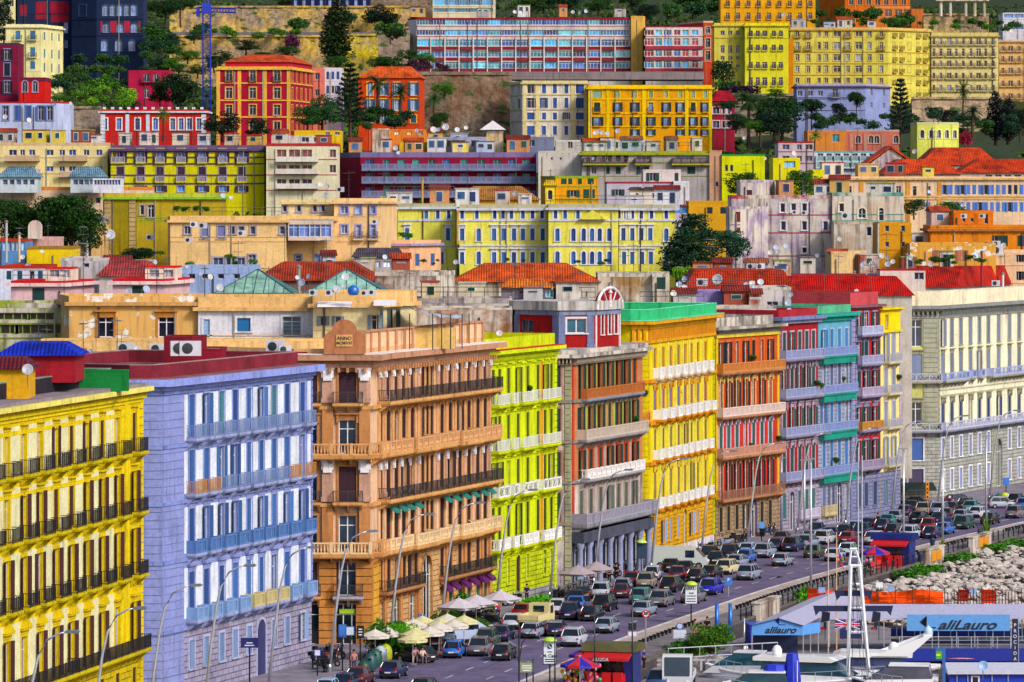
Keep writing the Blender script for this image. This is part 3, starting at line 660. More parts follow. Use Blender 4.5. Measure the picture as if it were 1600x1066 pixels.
# ---- 5 brown palazzo with red strips and green shutters
def b_brown():
    b=Bld('brown_palazzo','weathered brown palazzo with orange window strips, dark green shutters and a grey arcade',[(846,473.5),(893,474),(1004,497)],22.6,depth=17)
    s0,f=b.f; us=U(f,[908,923,938,952,966,978,991]); GR='12342c'
    for i,(z0,z1,su,sc_) in enumerate(((18.5,21.9,'f','d8602c'),(14.5,17.6,'l','c8a060'),(10.5,13.3,'f','c84828'),(6.4,9.3,'f','a89888'))):
        f.row(us,z0,z1,1.15,sh='h' if i<3 else 'c',shc=GR if i<3 else '506058',sur=su,surc=sc_,fr='202020')
        s0.win(s0.u(864),z0,z1,1.5,sh='c',shc='10402c',sur='s',surc='a07868')
        for z in (z0-.35,): 
            for q in (s0,f): q.course(z,z+.3,.22,'8c8478')
        f.boxes('wall_panel',[((a+c)/2-.35,(a+c)/2+.35,0,.05,z0,z1+.4) for a,c in zip(us,us[1:])],['a0a440','a8b050','b89890','b8a8a8'][i])
        f.boxes('corner_strip',[(0.1,.7,0,.08,z0-.5,z1+.6)],'c83c18')
    f.bal(us[0]-.8,us[-1]+.8,18.45,'panel','b86828','8890a0',0.9); f.bal(us[0]-1.6,us[-1]+1.4,14.45,'panel','c8b8a8','a09898',1.1); f.bal(us[0]-.8,us[-1]+.8,10.45,'balus','e8e4e4','a8a4a8',0.9)
    f.bal(0,f.L+.2,6.2,'panel','9c98ac','8c8c98',1.6,.35)
    n=7; e=f.L/n
    f.row([e*(i+.5) for i in range(n)],0.3,4.6,2.0,sh='',sur='a',surc='787c98',gl='0c0e14',wn='arcade_arch')
    cm=MB().lathe([(.42,0),(.34,.3),(.3,3.6),(.45,4.0),(.45,4.3)],(0,-.75,0),12).mesh('column','plaster',True)
    for i in range(n+1): f.place('column',cm,min(max(e*i,.4),f.L-.4),0,'9098bc'); f.boxes('entablature',[(0,f.L,0,1.25,4.3,5.4)],'6c7088')
    f.boxes('wall_panel',[(e*i-.25,e*i+.25,0,.06,3.6,4.3) for i in range(1,n)],'c03c30')
    s0.quoin(s0.L-.7,s0.L-.05,0,22,'989878',.1)
    f.zones=[(0,5.4,'5c6480','plaster'),(5.4,10,'a89090','old'),(10,22.6,'c07c50','plaster')]; s0.zones=[(0,10,'9488a0','old'),(10,22.6,'a87c68','old')]
    for q in (s0,f): q.dent(22.1,22.6,.16,.2,.6,'a8988c'); q.course(21.9,22.1,.3,'989078')
    b.slab('cornice',.9,22.602,22.95,'908880','old'); b.slab('cornice',.5,22.952,23.4,'8c8890','old'); b.done('a88068','old',roofc='807870')
    # set-back red attic with a gothic gable
    a=Bld('attic_storey','dark red attic with blue framed windows and pale gothic gable on the brown palazzo',[(806,484),(873,480),(930,481),(968,487)],ZP(484,483),23.4,depth=9,cat='attic')
    x=a.f; x[0].win(x[0].u(824),ZP(519,482),ZP(500,482),1.7,fr='7074a0',gl='182858'); x[1].win(x[1].u(901),ZP(521,480),ZP(498,480),2.0,fr='f0f0f8',gl='1878a0',sur='s',surc='e0d8e0')
    for p in (941,952,962): x[2].win(x[2].u(p),ZP(522,484),ZP(486,484),0.65 if p<960 else .8,sur='a',surc='e8d8dc',gl='205868',fr='305058')
    for q in x: q.course(a.zt-.5,a.zt,.15,'8088a8'); 
    for q,l in ((x[0],[0.2,q_ if 0 else x[0].L-.4]),(x[1],[.3,x[1].L-.5])): q.pil(l,23.4,a.zt-.5,.7,'7078a0',.12)
    x[2].boxes('pilaster',[(0,.22,0,.12,23.4,a.zt),(x[2].L-.22,x[2].L,0,.12,23.4,a.zt)],'ecdce0')
    a.slab('cornice',.35,a.zt,a.zt+.9,'b4b4b8','old'); a.done('a01414','plaster')
    m=MB(); L=x[2].L; r=L/2; 
    m.extr([(0,0)]+[(L,0)]+[(r+r*math.cos(t),r*.62*math.sin(t)) for t in [PI*k/14 for k in range(1,14)]],-.1,.3,'y')
    g=x[2].place('gable',m.mesh('gable','plaster'),0,a.zt+.05,'90101c',out=.12)
    m=MB(); pts=[(r+r*1.05*math.cos(t),-.15,r*.66*math.sin(t)) for t in [PI*k/14 for k in range(15)]]; m.tube(pts,.16,6); m.tube([(r,-.2,.2),(r,-.2,r*.55)],.13,6)
    for k in range(1,6): t=PI*k/6; m.tube([(r+r*.3*math.cos(t),-.15,r*.12*math.sin(t)),(r+r*math.cos(t),-.15,r*.62*math.sin(t))],.08,5)
    m.lathe([(.28,0),(.1,.3),(.2,.5),(0,.8)],(r,-.2,r*.5),8)
    ob('tracery',m.mesh('tracery','plaster'),g,c='f0e4e8')
b_brown()
# ---- 6 golden yellow palazzo
def b_gold():
    b=Bld('golden_palazzo','tall golden yellow palazzo with white balcony panels and blue shutters',[(985,499.5),(1012,500),(1116,530)],25.2,depth=16)
    s0,f=b.f; C_='e8d000'; O_='dc9010'; us=U(f,[1023,1036,1048,1060,1070,1080,1090,1102]); 
    for i,(z0,z1,sh,shc,w) in enumerate(((19.6,22.6,'R','64504c',1.05),(15.2,18.5,'c','2c60b0',1.0),(11.0,14.1,'c','84683c',1.05),(5.9,9.9,'c','6c6448',1.0))):
        f.row(us,z0,z1,w,sh=sh,shc=shc,sur=('f','k','f','k')[i],surc=('e8b428','e8a018','e8dc50','e8c83c')[i])
        for u in us: f.bal(u-.85,u+.85,z0-.02,'panel','f0f0f4',O_ if i else 'e8d8c0',.8 if i!=1 else 1.1)
        for q in (s0,f): q.course(z0-.55,z0-.2,.35,O_)
        f.pil(mids(us),z0,z1+.5,.3,'e8e058',.2)
    s0.bal(0,s0.L+.1,15.18,'panel',O_,O_,.9); 
    f.row([u for k,u in enumerate(us) if k!=4],2.0,4.4,1.15,sh='c',shc='8ca0d0',sur='s',surc='e8a818',wn='window'); f.win(us[4],0.1,4.9,1.6,sh='',sur='a',surc='e0b010',gl='141008',wn='portal')
    for q in (s0,f):
        q.quoin(.02,q.L if q is s0 else .9,1.2,22.8,'d8c400',.08); q.zones=[(0,1.2,'d8d4e0','plaster'),(1.2,5.0,'e0a810','stone'),(5.0,25.2,C_,'plaster')]
        q.dent(23.5,24.7,.3,.2,.22,O_); q.course(24.7,25.2,.3,'e0a010'); q.course(23.2,23.5,.25,'e0a010')
    f.quoin(f.L-.8,f.L,1.2,22.8,'b8c400',.08)
    b.slab('cornice',.9,25.2,25.55,'e0a010'); b.slab('cornice_top',.95,25.552,25.65,'70d8a0'); b.done(C_,roofc='806858')
    b.ring('parapet',.2,.3,25.65,26.7,'30b878'); b.ring('parapet_coping',.24,.38,26.7,26.78,'70e0b0')
b_gold()
# ---- 7 rust red palazzo
def b_rust():
    b=Bld('rust_palazzo','rust red palazzo with pale window frames and a worn stone ground floor',[(1117.5,531),(1217,547.5)],23.5,depth=15)
    f=b.f[0]; us=U(f,[1126,1138,1151,1165,1177,1190,1203]); cs=['cc5018','cc4c1c','c83024','c42820']
    for i,(z0,z1) in enumerate(((19.0,22.3),(14.1,18.0),(9.6,13.3),(4.9,8.9))):
        f.row(us,z0,z1,.95,sh='h' if i!=2 else 'c',shc='141c20' if i!=2 else '305c50',sur=('f','k','k','k')[i],surc=('c87038','e0c078','c8c0d8','b09070')[i],fr='e0d8d0')
        a,e=0.2,f.L-.2
        f.bal(a,e,z0-.02,'panel' if i!=3 else 'iron',('d08038','e0c8c0','c89078','a87860')[i],'b07c58',.9,br=True)
    f.row([u for k,u in enumerate(us) if k!=4],1.3,4.0,.9,sh='c',shc='20201c',sur='s',surc='a08868'); f.win(us[4],.1,4.4,1.5,sur='a',surc='50508c',gl='101030',wn='portal')
    f.pil([.35,f.L-.35],4.9,23,.6,'d8b020',.1)
    f.zones=[(0,4.5,'a0886c','stone')]+[(a,c,cs[k],'plaster') for a,c,k in ((4.5,9.3,3),(9.3,13.8,2),(13.8,18.6,1),(18.6,23.5,0))]
    f.course(22.8,23.2,.2,'d8c040'); f.dent(23.2,23.5,.14,.18,.45,'606058'); f.course(4.4,4.65,.2,'988878')
    b.cornice(23.5,.5,.8,'807c70',"old"); b.done('c04c20',roofc='807870'); b.ring('parapet',-.5,.3,24.0,25.0,'8c8884','old')
b_rust()
# ---- 8 crimson palazzo and 9 its turquoise neighbour
def b_crim():
    b=Bld('crimson_palazzo','crimson palazzo with lavender balconies beside the turquoise palazzo',[(1217.3,547.8),(1278,558.5)],24.2,depth=15)
    f=b.f[0]; us=U(f,[1225,1237,1249,1260,1270.5]); R_='a01820'
    zz=((19.9,22.9),(15.5,19.0),(11.1,14.3),(6.0,9.9))
    for i,(z0,z1) in enumerate(zz):
        f.row(us,z0,z1,1.0,sh='h' if i in(1,2) else 'c',shc='1c4c48',sur='k' if i else 'f',surc='b8a4b8'); f.bal(0.1,f.L-.05,z0-.02,'panel','98a0cc','8c84a0',.85)
    f.row(us[:1]+us[2:],1.6,4.6,1.0,sh='c',shc='306c68',sur='s',surc='a8a0b8'); f.win(us[1],.1,4.6,1.5,sur='a',surc='9890b0',gl='100818',wn='portal'); f.bal(us[2]-.8,us[-1]+.7,1.4,'panel','c8bcd8','a8a0b4',.6)
    f.zones=[(0,5.2,'a49cb4','stone'),(5.2,24.2,R_,'plaster')]; f.quoin(0,.5,5.3,23.8,'986878',.1)
    b.slab('cornice',.4,23.9,24.3,'8890b8'); b.slab('cornice',.8,24.302,24.7,'7880b0'); b.done(R_,roofc='983040'); b.ring('parapet',-.1,.3,24.7,25.5,'a82430')
    b=Bld('turquoise_palazzo','turquoise and grey palazzo with green balcony undersides beside the crimson palazzo',[(1278.4,558.6),(1331,568.5)],24.3,depth=15)
    f=b.f[0]; us=U(f,[1287,1299,1311,1322])
    for i,(z0,z1) in enumerate(((19.9,22.9),(15.5,19.0),(11.1,14.3),(6.0,9.9))):
        f.row(us,z0,z1,1.0,sh='c',shc='3c74b8' if i!=1 else '605880',sur='f',surc='a8bcd8'); f.bal(0.05,f.L-.1,z0-.02,'panel','8898d0','2c9080',.85)
        f.boxes('balcony_underside',[(0.2,f.L-.3,0,.7,z0-1.0,z0-.3)],'189080')
    f.row(us[:2]+us[3:],1.6,4.6,1.0,sh='c',shc='606c98',sur='s',surc='a8a8c8'); f.win(us[2],.1,4.8,1.5,sur='a',surc='9090b0',gl='0c0c28',wn='portal'); f.bal(us[0]-.7,us[1]+.7,1.4,'panel','c8b890','c0b080',.5)
    f.zones=[(0,15,'a0a0bc','stone'),(15,19.4,'9498b8','stone'),(19.4,24.3,'60a8c8','plaster')]; f.quoin(f.L-.6,f.L,0,23.8,'7c84b0',.12)
    b.slab('cornice',.35,23.9,24.4,'189080'); b.slab('cornice',.8,24.402,24.8,'289c90'); b.done('8090a8',roofc='60806c'); b.ring('parapet',-.1,.3,24.8,25.7,'58b088')
b_crim()
# ---- 10 narrow scarlet house, 11 narrow pale yellow house
def b_narrow():
    b=Bld('scarlet_palazzo','narrow scarlet palazzo with dark green shutters between turquoise and pale yellow ones',[(1329,571.5),(1336,572),(1375.5,578.5)],25.2,depth=14)
    s0,f=b.f; us=U(f,[1342,1353,1367])
    for i,(z0,z1) in enumerate(((22.0,24.6),(18.5,21.1),(14.7,17.6),(10.6,13.3),(6.0,9.3))):
        f.row(us,z0,z1,1.1,sh='h',shc='143c3c',sur='f' if i!=3 else 'l',surc='888cb0'); f.bal(us[0]-.8,us[-1]+.7,z0-.02,'panel',('b8bce0','a8a8d0','b8a8c8','c88838','a090b0')[i],'9088a8',.85)
    f.row(us,1.4,4.2,1.0,sh='c',shc='304c68',sur='s',surc='7c80a8')
    for q in (s0,f): q.zones=[(0,5.4,'8488b0','stone'),(5.4,25.2,'c01818','plaster')]; q.quoin(.02,.7 if q is s0 else .5,5.4,24.8,'8c90b8',.1)
    b.cornice(25.0,.5,.6,'885868'); b.done('b01818',roofc='a83040'); b.ring('parapet',-.2,.3,25.5,27.0,'c04850')
    b=Bld('pale_yellow_palazzo','narrow pale yellow palazzo with lilac frames at the end of the coloured row',[(1376,578.7),(1407,585)],24.6,depth=14)
    f=b.f[0]; us=U(f,[1384,1396])
    for i,(z0,z1) in enumerate(((18.5,21.8),(14.7,17.6),(10.6,13.6),(6.0,9.3))):
        f.row(us,z0,z1,1.0,sh='c',shc='8c98b0',sur='f',surc='b8b4c8'); f.bal(us[0]-.9,us[-1]+.9,z0-.02,'iron','b8b8d0','d0c8a0',.85)
    f.win(us[0]+.3,22.6,24.1,.8,sur='s',surc='d8b820'); f.row(us,1.4,4.2,.9,sh='c',shc='508080',sur='a',surc='7c80a8')
    f.zones=[(0,5.2,'8488b0','stone'),(5.2,22,'f0e090','plaster'),(22,24.6,'f0d400','plaster')]; f.quoin(f.L-.5,f.L,5.2,22,'b0a8c0',.08); f.course(22,22.3,.3,'e8d020')
    b.cornice(24.6,.4,.5,'e8c800'); b.done('e8d460',roofc='b0a040')
b_narrow()
# ---- 12 corner palazzo, grey-green stone with cream upper floors
def b_end():
    b=Bld('corner_palazzo','grey stone and cream corner palazzo with long lilac balconies at the far right',[(1402,611.5),(1408,611),(1466,612),(1640,654)],24.0,depth=24)
    s00,s0,f=b.f; us=U(f,[1473,1487,1501,1516,1530,1544,1560,1577,1592,1607,1622]); C_='eeeacc'; ST='a4a694'
    for i,(z0,z1,su) in enumerate(((19.3,22.7,'f'),(15.0,18.3,'l'),(9.0,12.2,'k'))):
        f.row(us,z0,z1,1.05,sh='c',shc='7484a8' if i!=2 else '203c80',sur=su,surc='a0a088'); s0.win(s0.u(1431),z0,z1,1.6,sh='' if i!=1 else 'c',shc='8090b8',sur='l',surc='9c9c80')
    f.bal(.3,us[2]+.8,14.9,'lat','a8b4e8','a0a090',1.0); f.bal(us[5]-.8,f.L,14.9,'lat','a8b4e8','a0a090',1.0)
    for u in us[3:5]: f.bal(u-.8,u+.8,14.9,'lat','a8b4e8','a0a090',.6)
    f.bal(.1,f.L,8.6,'lat','c0c4ec','9094a8',1.0); s0.bal(.0,s0.L+.3,14.9,'lat','a8acc0','a0a090',.9); s0.bal(0,s0.L+.3,8.6,'lat','a8acc0','9094a8',1.0)
    s0.win(s0.u(1431),19.2,22.2,1.7,fr='f0f0f0',sur='f',surc='9c9c80') if 0 else None
    f.row([u for k,u in enumerate(us) if k!=6],4.9,7.5,1.1,sh='R',shc='8c94c8',sur='s',surc='f0f0f8'); f.row([u for k,u in enumerate(us) if k!=6],.8,3.4,1.1,sh='R',shc='8c94c8',sur='s',surc='f0f0f8')
    f.win(us[6],.1,6.4,2.6,sur='a',surc='8c8c88',gl='102838',wn='portal')
    s0.win(s0.u(1431),4.8,7.6,1.9,sh='R',shc='3458a0',sur='s',surc='e0e0ec'); s0.win(s0.u(1431),1.9,3.7,2.0,sh='R',shc='403858',sur='s',surc='c0c0cc')
    for q in (s00,s0,f): 
        q.zones=[(0,8.2,'acaea8','stone'),(8.2,24.0,'c8c878' if q is not f else C_,'plaster')]; q.dent(23.3,23.8,.25,.3,.6,'787c80'); q.course(22.9,23.3,.2,'989c98'); q.course(8.1,8.4,.3,'888c98')  # left faces darker olive than the cream front: their shade is put into colour
    s0.quoin(s0.L-2.0,s0.L,8.4,22.9,ST,.12); s0.quoin(0,1.2,8.4,22.9,ST,.12); f.quoin(0,.5,8.4,22.9,ST,.1); f.quoin(us[5]+1.1,us[6]-.9,0,8.1,ST,.1)
    for z in (12.9,13.6): f.course(z,z+.15,.1,'b8b8a0')
    m=MB(); m.extr([(-.05,2.0),(-1.8,1.2),(-1.8,1.0),(-.05,1.8)],0.2,4.2,'x'); s0.place('awning',m.mesh('awning','paint'),0,0,'0c2420')
    b.cornice(23.8,.7,1.0,'888c90',c2='a8a890'); b.done(C_,roofc='a03030'); b.ring('parapet',.1,.4,24.5,26.3,'f0e4c4'); b.ring('parapet_coping',.12,.44,26.3,26.4,'e8e0c8')
b_end()
# ================================================================ terrain
def terr():
    Ys=[300,600,660,700,830,930,1000,1100,1250,1262,1400,1700,2400]
    T={-400:[0,0,0,14,34,46,56,68,71,78,86,126,190],800:[0,0,0,14,34,44,49,59,65,66,85,124,180],1600:[0,0,0,10,27,38,45,50,55,58,86,118,160],2200:[0,0,0,10,27,38,45,50,55,58,86,118,160]}
    ks=sorted(T); b=MB(); nx,ny=60,90; vs=[]
    for j in range(ny+1):
        Y=600+(2400-600)*(j/ny)**1.5
        for i in range(nx+1):
            px=-400+2600*i/nx
            k=max(a for a in range(len(ks)-1) if ks[a]<=px); t=(px-ks[k])/(ks[k+1]-ks[k])
            z=(1-t)*np.interp(Y,Ys,T[ks[k]])+t*np.interp(Y,Ys,T[ks[k+1]])
            if Y>700: z+=1.2*math.sin(px*.05+Y*.03)*math.cos(px*.021-Y*.05)
            vs.append(((px-800)*Y/FPX*1.3,Y,z-0.02))
    b.v=vs; b.f=[(j*(nx+1)+i,j*(nx+1)+i+1,(j+1)*(nx+1)+i+1,(j+1)*(nx+1)+i) for j in range(ny) for i in range(nx)]; b.m=[0]*len(b.f)
    struct('hillside',b.mesh('hillside','rough',True),'303c18')
    rs=np.random.RandomState(2); n=60000; Y=rs.uniform(690,1500,n)**1.0; px=rs.uniform(-60,1660,n); z=np.zeros(n)
    for i in range(n):
        k=0 if px[i]<800 else 1; t=(px[i]-ks[k])/(ks[k+1]-ks[k]); z[i]=(1-t)*np.interp(Y[i],Ys,T[ks[k]])+t*np.interp(Y[i],Ys,T[ks[k+1]])
    return np.stack([(px-800)*Y/FPX,Y,z+rs.uniform(0,1.3,n)*(.5+.5*np.sin(px*.07)*np.cos(Y*.09))],1)
GCOV=terr()
def BB(name,label,x0,x1,yt,yb,Y,c,rows=(),cols=(),w=6,left=None,right=None,mat='plaster',roof=None,roofc='887c74',par=0.6,parc=None,cor=None,depth=12,sink=6,courses=None,pils=None,pilc=None,sider=None,quo=None,cat='building',zb=None,**kw):
    front=[(x0,Y),(x1,Y)]
    if left: front=[left]+front
    if right: front=front+[right]
    zt=ZP(yt,Y); b=Bld(name,label,front,zt-(par if not roof else 0),(ZP(yb,Y)-sink) if zb is None else zb,depth,cat,fi=1 if left else 0)
    f=b.f[1 if left else 0]; sc=FPX/Y
    dk=dict(fr='b4b4c4',gl='141c3c'); dk.update(kw)
    for r in rows:
        o=dict(dk); y0,y1=r[0],r[1]; cc=cols
        if len(r)>2: e=dict(r[2]); cc=e.pop('cols',cols); ww=e.pop('w',w); o.update(e)
        else: ww=w
        for p in cc:
            wp=ww
            if isinstance(p,tuple): p,wp=p
            wp*=1.25
            k=dict(o); bal=k.pop('bal',''); bc=k.pop('balc','50505c'); bs=k.pop('balsc',c); bd=k.pop('bd',.7); bw=k.pop('bw',.35)
            u=f.u(p); z0,z1=ZP(y1,Y),ZP(y0,Y)
            if isinstance(k.get('shc'),list): k['shc']=random.choice(k['shc'])
            if isinstance(k.get('gl'),list): k['gl']=random.choice(k['gl'])
            f.win(u,z0,z1,wp/sc,**k)
            if bal: f.bal(u-wp/sc/2-bw,u+wp/sc/2+bw,z0-.02,bal,bc,bs,bd,.14,False)
    if sider:   # windows on the receding side: (which,[rows],n,width m)
        for wh,rr,n,wm in sider:
            g=b.f[0] if wh=='l' else b.f[-1]
            for y0,y1 in rr:
                for i in range(n): g.win(g.L*(i+.5)/n,ZP(y1,Y),ZP(y0,Y),wm,**{k:v for k,v in dk.items() if k in('fr','sur','surc','sh','shc') and not isinstance(v,list)})
    for y in courses or (): 
        for g in b.f: g.course(ZP(y,Y),ZP(y,Y)+.25,.14,cor or c)
    if pils: f.pil([f.u(p) for p in pils],b.zb,zt-.8,.7,pilc or cor or c,.12)
    ys=sorted({r[1] for r in rows})
    if len(ys)>1 and not courses: f.boxes('string_course',[(0,f.L,0,.07,ZP(y,Y)-.42,ZP(y,Y)-.3) for y in ys],cor or parc or c)
    if mat!='tile' and zt-b.zb>8:
        rp=random.Random(x0*7+yt); 
        for _ in range(1+int(f.L/11)): u=rp.uniform(.4,f.L-.5); f.place('drainpipe',cache(('dp',q5(zt-b.zb-1)),lambda:MB().box(-.07,.07,-.16,-.02,0,q5(zt-b.zb-1)).mesh('drainpipe','metal')),u,b.zb,rp.choice(['6c5c54','a09484','504848','c0b8a8']))
    if quo: f.quoin(0,.9,b.zb,zt-.8,quo); f.quoin(f.L-.9,f.L,b.zb,zt-.8,quo)
    if cor: b.slab('cornice',.45,zt-par-.35,zt-par-.02,cor)
    if roof: b.hip(zt,roof,roofc,inset=.78 if Y>585 and Y<670 else .55 if len(front)==2 else .5); b.done(c,mat,roofc=roofc,par=0)
    else: b.done(c,mat,roofc=roofc,par=par,parc=parc)
    return b
def lin_(a,b,n): return [a+(b-a)*i/(n-1) for i in range(n)]
# ---------------------------------------------------------------- on and behind the near roofs (y 430-560)
MR='7c1228'
b=BB('rooftop_shed','blue tarpaulin roofed crimson shed on the roof of the yellow palazzo',0,118,556,572,345,'a01828',roof=.9,roofc='0c30d0',depth=7,sink=1.2,cat='roof shed')
BB('rooftop_shed','small ochre roof shed with a maroon lid at the far left, below the blue tarpaulin',-20,44,577,600,334,'e0a818',roof=.8,roofc='6c1c30',depth=5,sink=1.2,cat='roof shed')
BB('terrace_wall','green painted terrace wall on the roof of the yellow palazzo',62,200,578,590,352,'107c38',depth=1,sink=1.0,par=.1,cat='wall')
BB('rooftop_shed','tall crimson roof shed holding two air conditioners above the lavender palazzo',256,300,526,570,392,MR,depth=5,right=(322,396),sink=.8,par=.1,cat='roof shed')
BB('rooftop_shed','low crimson roof shed behind the parapet of the lavender palazzo',300,348,545,570,394,'8c1430',depth=6,sink=.8,par=.1,cat='roof shed')
BB('terrace_wall','long maroon terrace wall with cables behind the lavender roof',130,480,550,575,413,'7c1828',depth=1,par=.1,sink=4,cat='wall')
BB('terrace_wall','long orange terrace wall with brown piers under the peeling roof house',64,505,530,560,424,'ecc07c',depth=3,par=.15,sink=20,pils=[85,130,200,300,350,435],pilc='b87c48',cat='wall')
b=BB('peeling_house','orange roof house with peeling plaster and two framed windows',108,309,463,530,430,'dcac64',[(496,527)],[165,260],20,left=(92,440),mat='peel',cor='d0a060',par=.5,sink=24,roofc='5c5054',sur='l',surc='c88438',fr='e8e0f0',gl='141c2c',k='2')
b=BB('white_rooftop_house','white roof house with a bright blue shutter beside the peeling orange one',309.5,489,464,532,429.5,'dcdce8',[(497,518,dict(cols=[(381,17)],sh='R',shc='1470b0')),(499,527,dict(cols=[(323,8)],sh='R',shc='90b4e0')),(495,527,dict(cols=[(456,23)],k='g'))],[],17,cor='e4b878',par=.9,parc='e4b878',sink=24,sur='f',surc='e0e0ec',gl='507080')
b=BB('cream_rooftop_house','cream roof terrace house with grey shutters and white awnings behind the tablet',489,588,457,535,427,'e0d0a0',[(494,509,dict(cols=[(505,8),(528,8)])),(492,522,dict(cols=[(590-4,9)]))],[],8,right=(650,436),cor='e4b878',par=1.0,parc='e4b878',sink=5,sh='o',shc='7c8c98',gl='203048')
g=b.f[-1]
for u,z in ((2.0,28.3),(4.2,28.3)): g.win(u,26.1,28.5,1.1,sh='h',shc='5c6c70')
for (x0,x1,y) in ((495,548,475),(583,618,473)):
    m=MB(); m.extr([(0,0),(-2.0,-.35),(-2.0,-.45),(0,-.15)],XP(x0,424),XP(x1,424),'x'); ob('window_awning',m.mesh('window_awning','paint'),None,(0,426.8,ZP(y-4,426.8)),0,'f0ecf4','white sloping awning on the cream roof house, '+('left' if x0<500 else 'right')+' one of two','awning')
m=MB()
P0=[(W(628,478,431)),W(733,493,440),W(722,497,428),W(640,480,424)]
for i in range(10):
    for j in range(3):
        def pt(a,c):
            p=P0[0].lerp(P0[1],a).lerp(P0[3].lerp(P0[2],a),c); p.z+=.12*math.sin(a*26+c)-.3*math.sin(a*PI); return p
        a0,a1,c0,c1=i/10,(i+1)/10,j/3,(j+1)/3; m.quad(pt(a0,c0),pt(a1,c0),pt(a1,c1),pt(a0,c1))
o=ob('shade_sail',m.mesh('shade_sail','paint'),None,c='b4bcd4',label='wavy pale blue shade sail on thin posts over the tan palazzo terrace',cat='awning')
m=MB()
for px,Y in ((640,424),(676,425),(690,426),(704,427),(722,428),(733,440)): p=W(px,490,Y); m.tube([(p.x,Y,25),(p.x,Y,p.z)],.05,5)
ob('post',m.mesh('post','metal'),o,c='404048')
m=MB(); m.box(-2.2,2.2,-.1,.1,0,1.9); p=W(602,520,422); ob('terrace_wall',m.mesh('terrace_wall','plaster'),None,(p.x+4,428,25.0),.3,'dcb468','low ochre screen wall on the terrace under the pale blue shade sail','wall')
# left strip and pink roof rooms
BB('olive_house','mossy olive topped house with a dark open loggia, left of the peeling roof house',-60,107,474,534,438,'90a030',[(489,500,dict(cols=[(20,44),(64,34)])),(505,522,dict(cols=[(8,34),(60,60)]))],[],20,mat='old',par=.4,sink=20,gl='201c1c',fr='80a040')
BB('pink_rooftop_room','pale pink roof room with a green shuttered door and a crimson roof rim, left one',17,102,439,474,470,'e0b8c0',[(450,471,dict(cols=[(60,15)],sh='c',shc='123c3c'))],[],right=(146,481),par=.2,parc='c81018',roofc='b01420',cor='f0d0d0',sink=20)
BB('pink_rooftop_room','pale pink roof room with two dishes in front, right of its twin',176,257,436,465,470,'e0b8c0',[(447,463,dict(cols=[(216,15)],sh='c',shc='123c3c'))],[],right=(295,480),par=.2,parc='c81018',roofc='b01420',cor='f0d0d0',sink=20)
for x0,x1,x2,Yq in ((71,113,121,474),(227,275,283,474)): BB('glazed_lantern','cream glazed roof box with scarlet lid on the '+('left' if x0<100 else 'right')+' pink roof room',x0,x1,418 if x0<100 else 416,438,Yq,'e8d0c0',[(422,433)],[x0+14,x1-12],12,right=(x2,Yq+4),par=.15,parc='d01410',depth=4,sink=.5,roofc='c01010',gl='b0a8b0',cat='roof room')
BB('white_house','small white house with teal shutters behind the left pink roof room',0,72,415,470,492,'d8dcf0',[(423,437)],[14,31,50,63],6,par=.3,parc='b03018',sh='c',shc='104c60',sink=20)
BB('grey_house','small weathered grey house with one square window, left of the red tiled roof',95,168,403,440,505,'b0a8b4',[(411,418)],[135],7,mat='old',par=.3,sink=20)
BB('tiled_house','house with a pinkish red tiled roof behind the right pink roof room',155,240,432,450,500,'c8b8b8',roof=1.6,roofc='b04040',sink=20)
BB('blue_terrace_house','pale blue terrace house behind the near glass pyramid',284,398,416,445,520,'98b0e0',[(428,436)],[300,320,345,370],8,par=.8,sink=20)
BB('long_tiled_house','long low house with a rust red tiled roof behind the glass pyramids',396,590,439,465,535,'7c5c54',roof=2.0,roofc='a83c20',sink=20,depth=16)
BB('long_tiled_house','long low house with a bright orange tiled roof in front of the yellow villa',708,935,441,470,540,'b0a090',[(447,462)],lin_(820,900,4),7,roof=2.0,roofc='d8581c',sink=20,depth=16,mat='old')
BB('brown_wall_house','windowless brown weathered house wall right of the far glass pyramid',586,682,425,470,520,'7c5c50',right=(710,526),mat='old',par=.4,sink=20)
BB('brown_wall_house','windowless ochre brown wall block with one green shutter right of the gothic gable',934,1019,427,492,542,'a07c50',[(433,452,dict(cols=[(1033,11)]))] if 0 else [],[],right=(1046,550),mat='old',par=.4,parc='9c9484',sink=20)
b=BB('stone_annex','pale stained stair tower with one dark green shutter, right of the brown block',1019.5,1045,428,480,541,'c0b4a4',[(433,452)],[1033],11,mat='old',par=.3,sh='c',shc='0c4038',sink=20)
BB('tiled_rooftop_house','little orange tiled roof house with a turquoise window behind the lime palazzo',783,862,450,467,498,'7c7484',[(453,465,dict(cols=[(859,10)],gl='1890a0',fr='e0e0e8')),(453,460,dict(cols=[(815,8)]))],[],roof=.9,roofc='e07820',sink=1.5,depth=5,cat='house')
BB('flat_topped_block','long grey flat roof block with a green fence line behind the tan palazzo',645,800,466,480,490,'a09498',par=.5,mat='old',sink=24,depth=9)
BB('brown_wall_block','long weathered brown wall behind the shade sail',648,800,481,545,478,'9c6c50',[],par=.2,mat='old',sink=20,depth=8)
BB('grey_ledge_block','grey stone ledge block behind the lime palazzo',800,935,466,500,503,'a8a4a4',par=.5,mat='old',sink=20,depth=6)
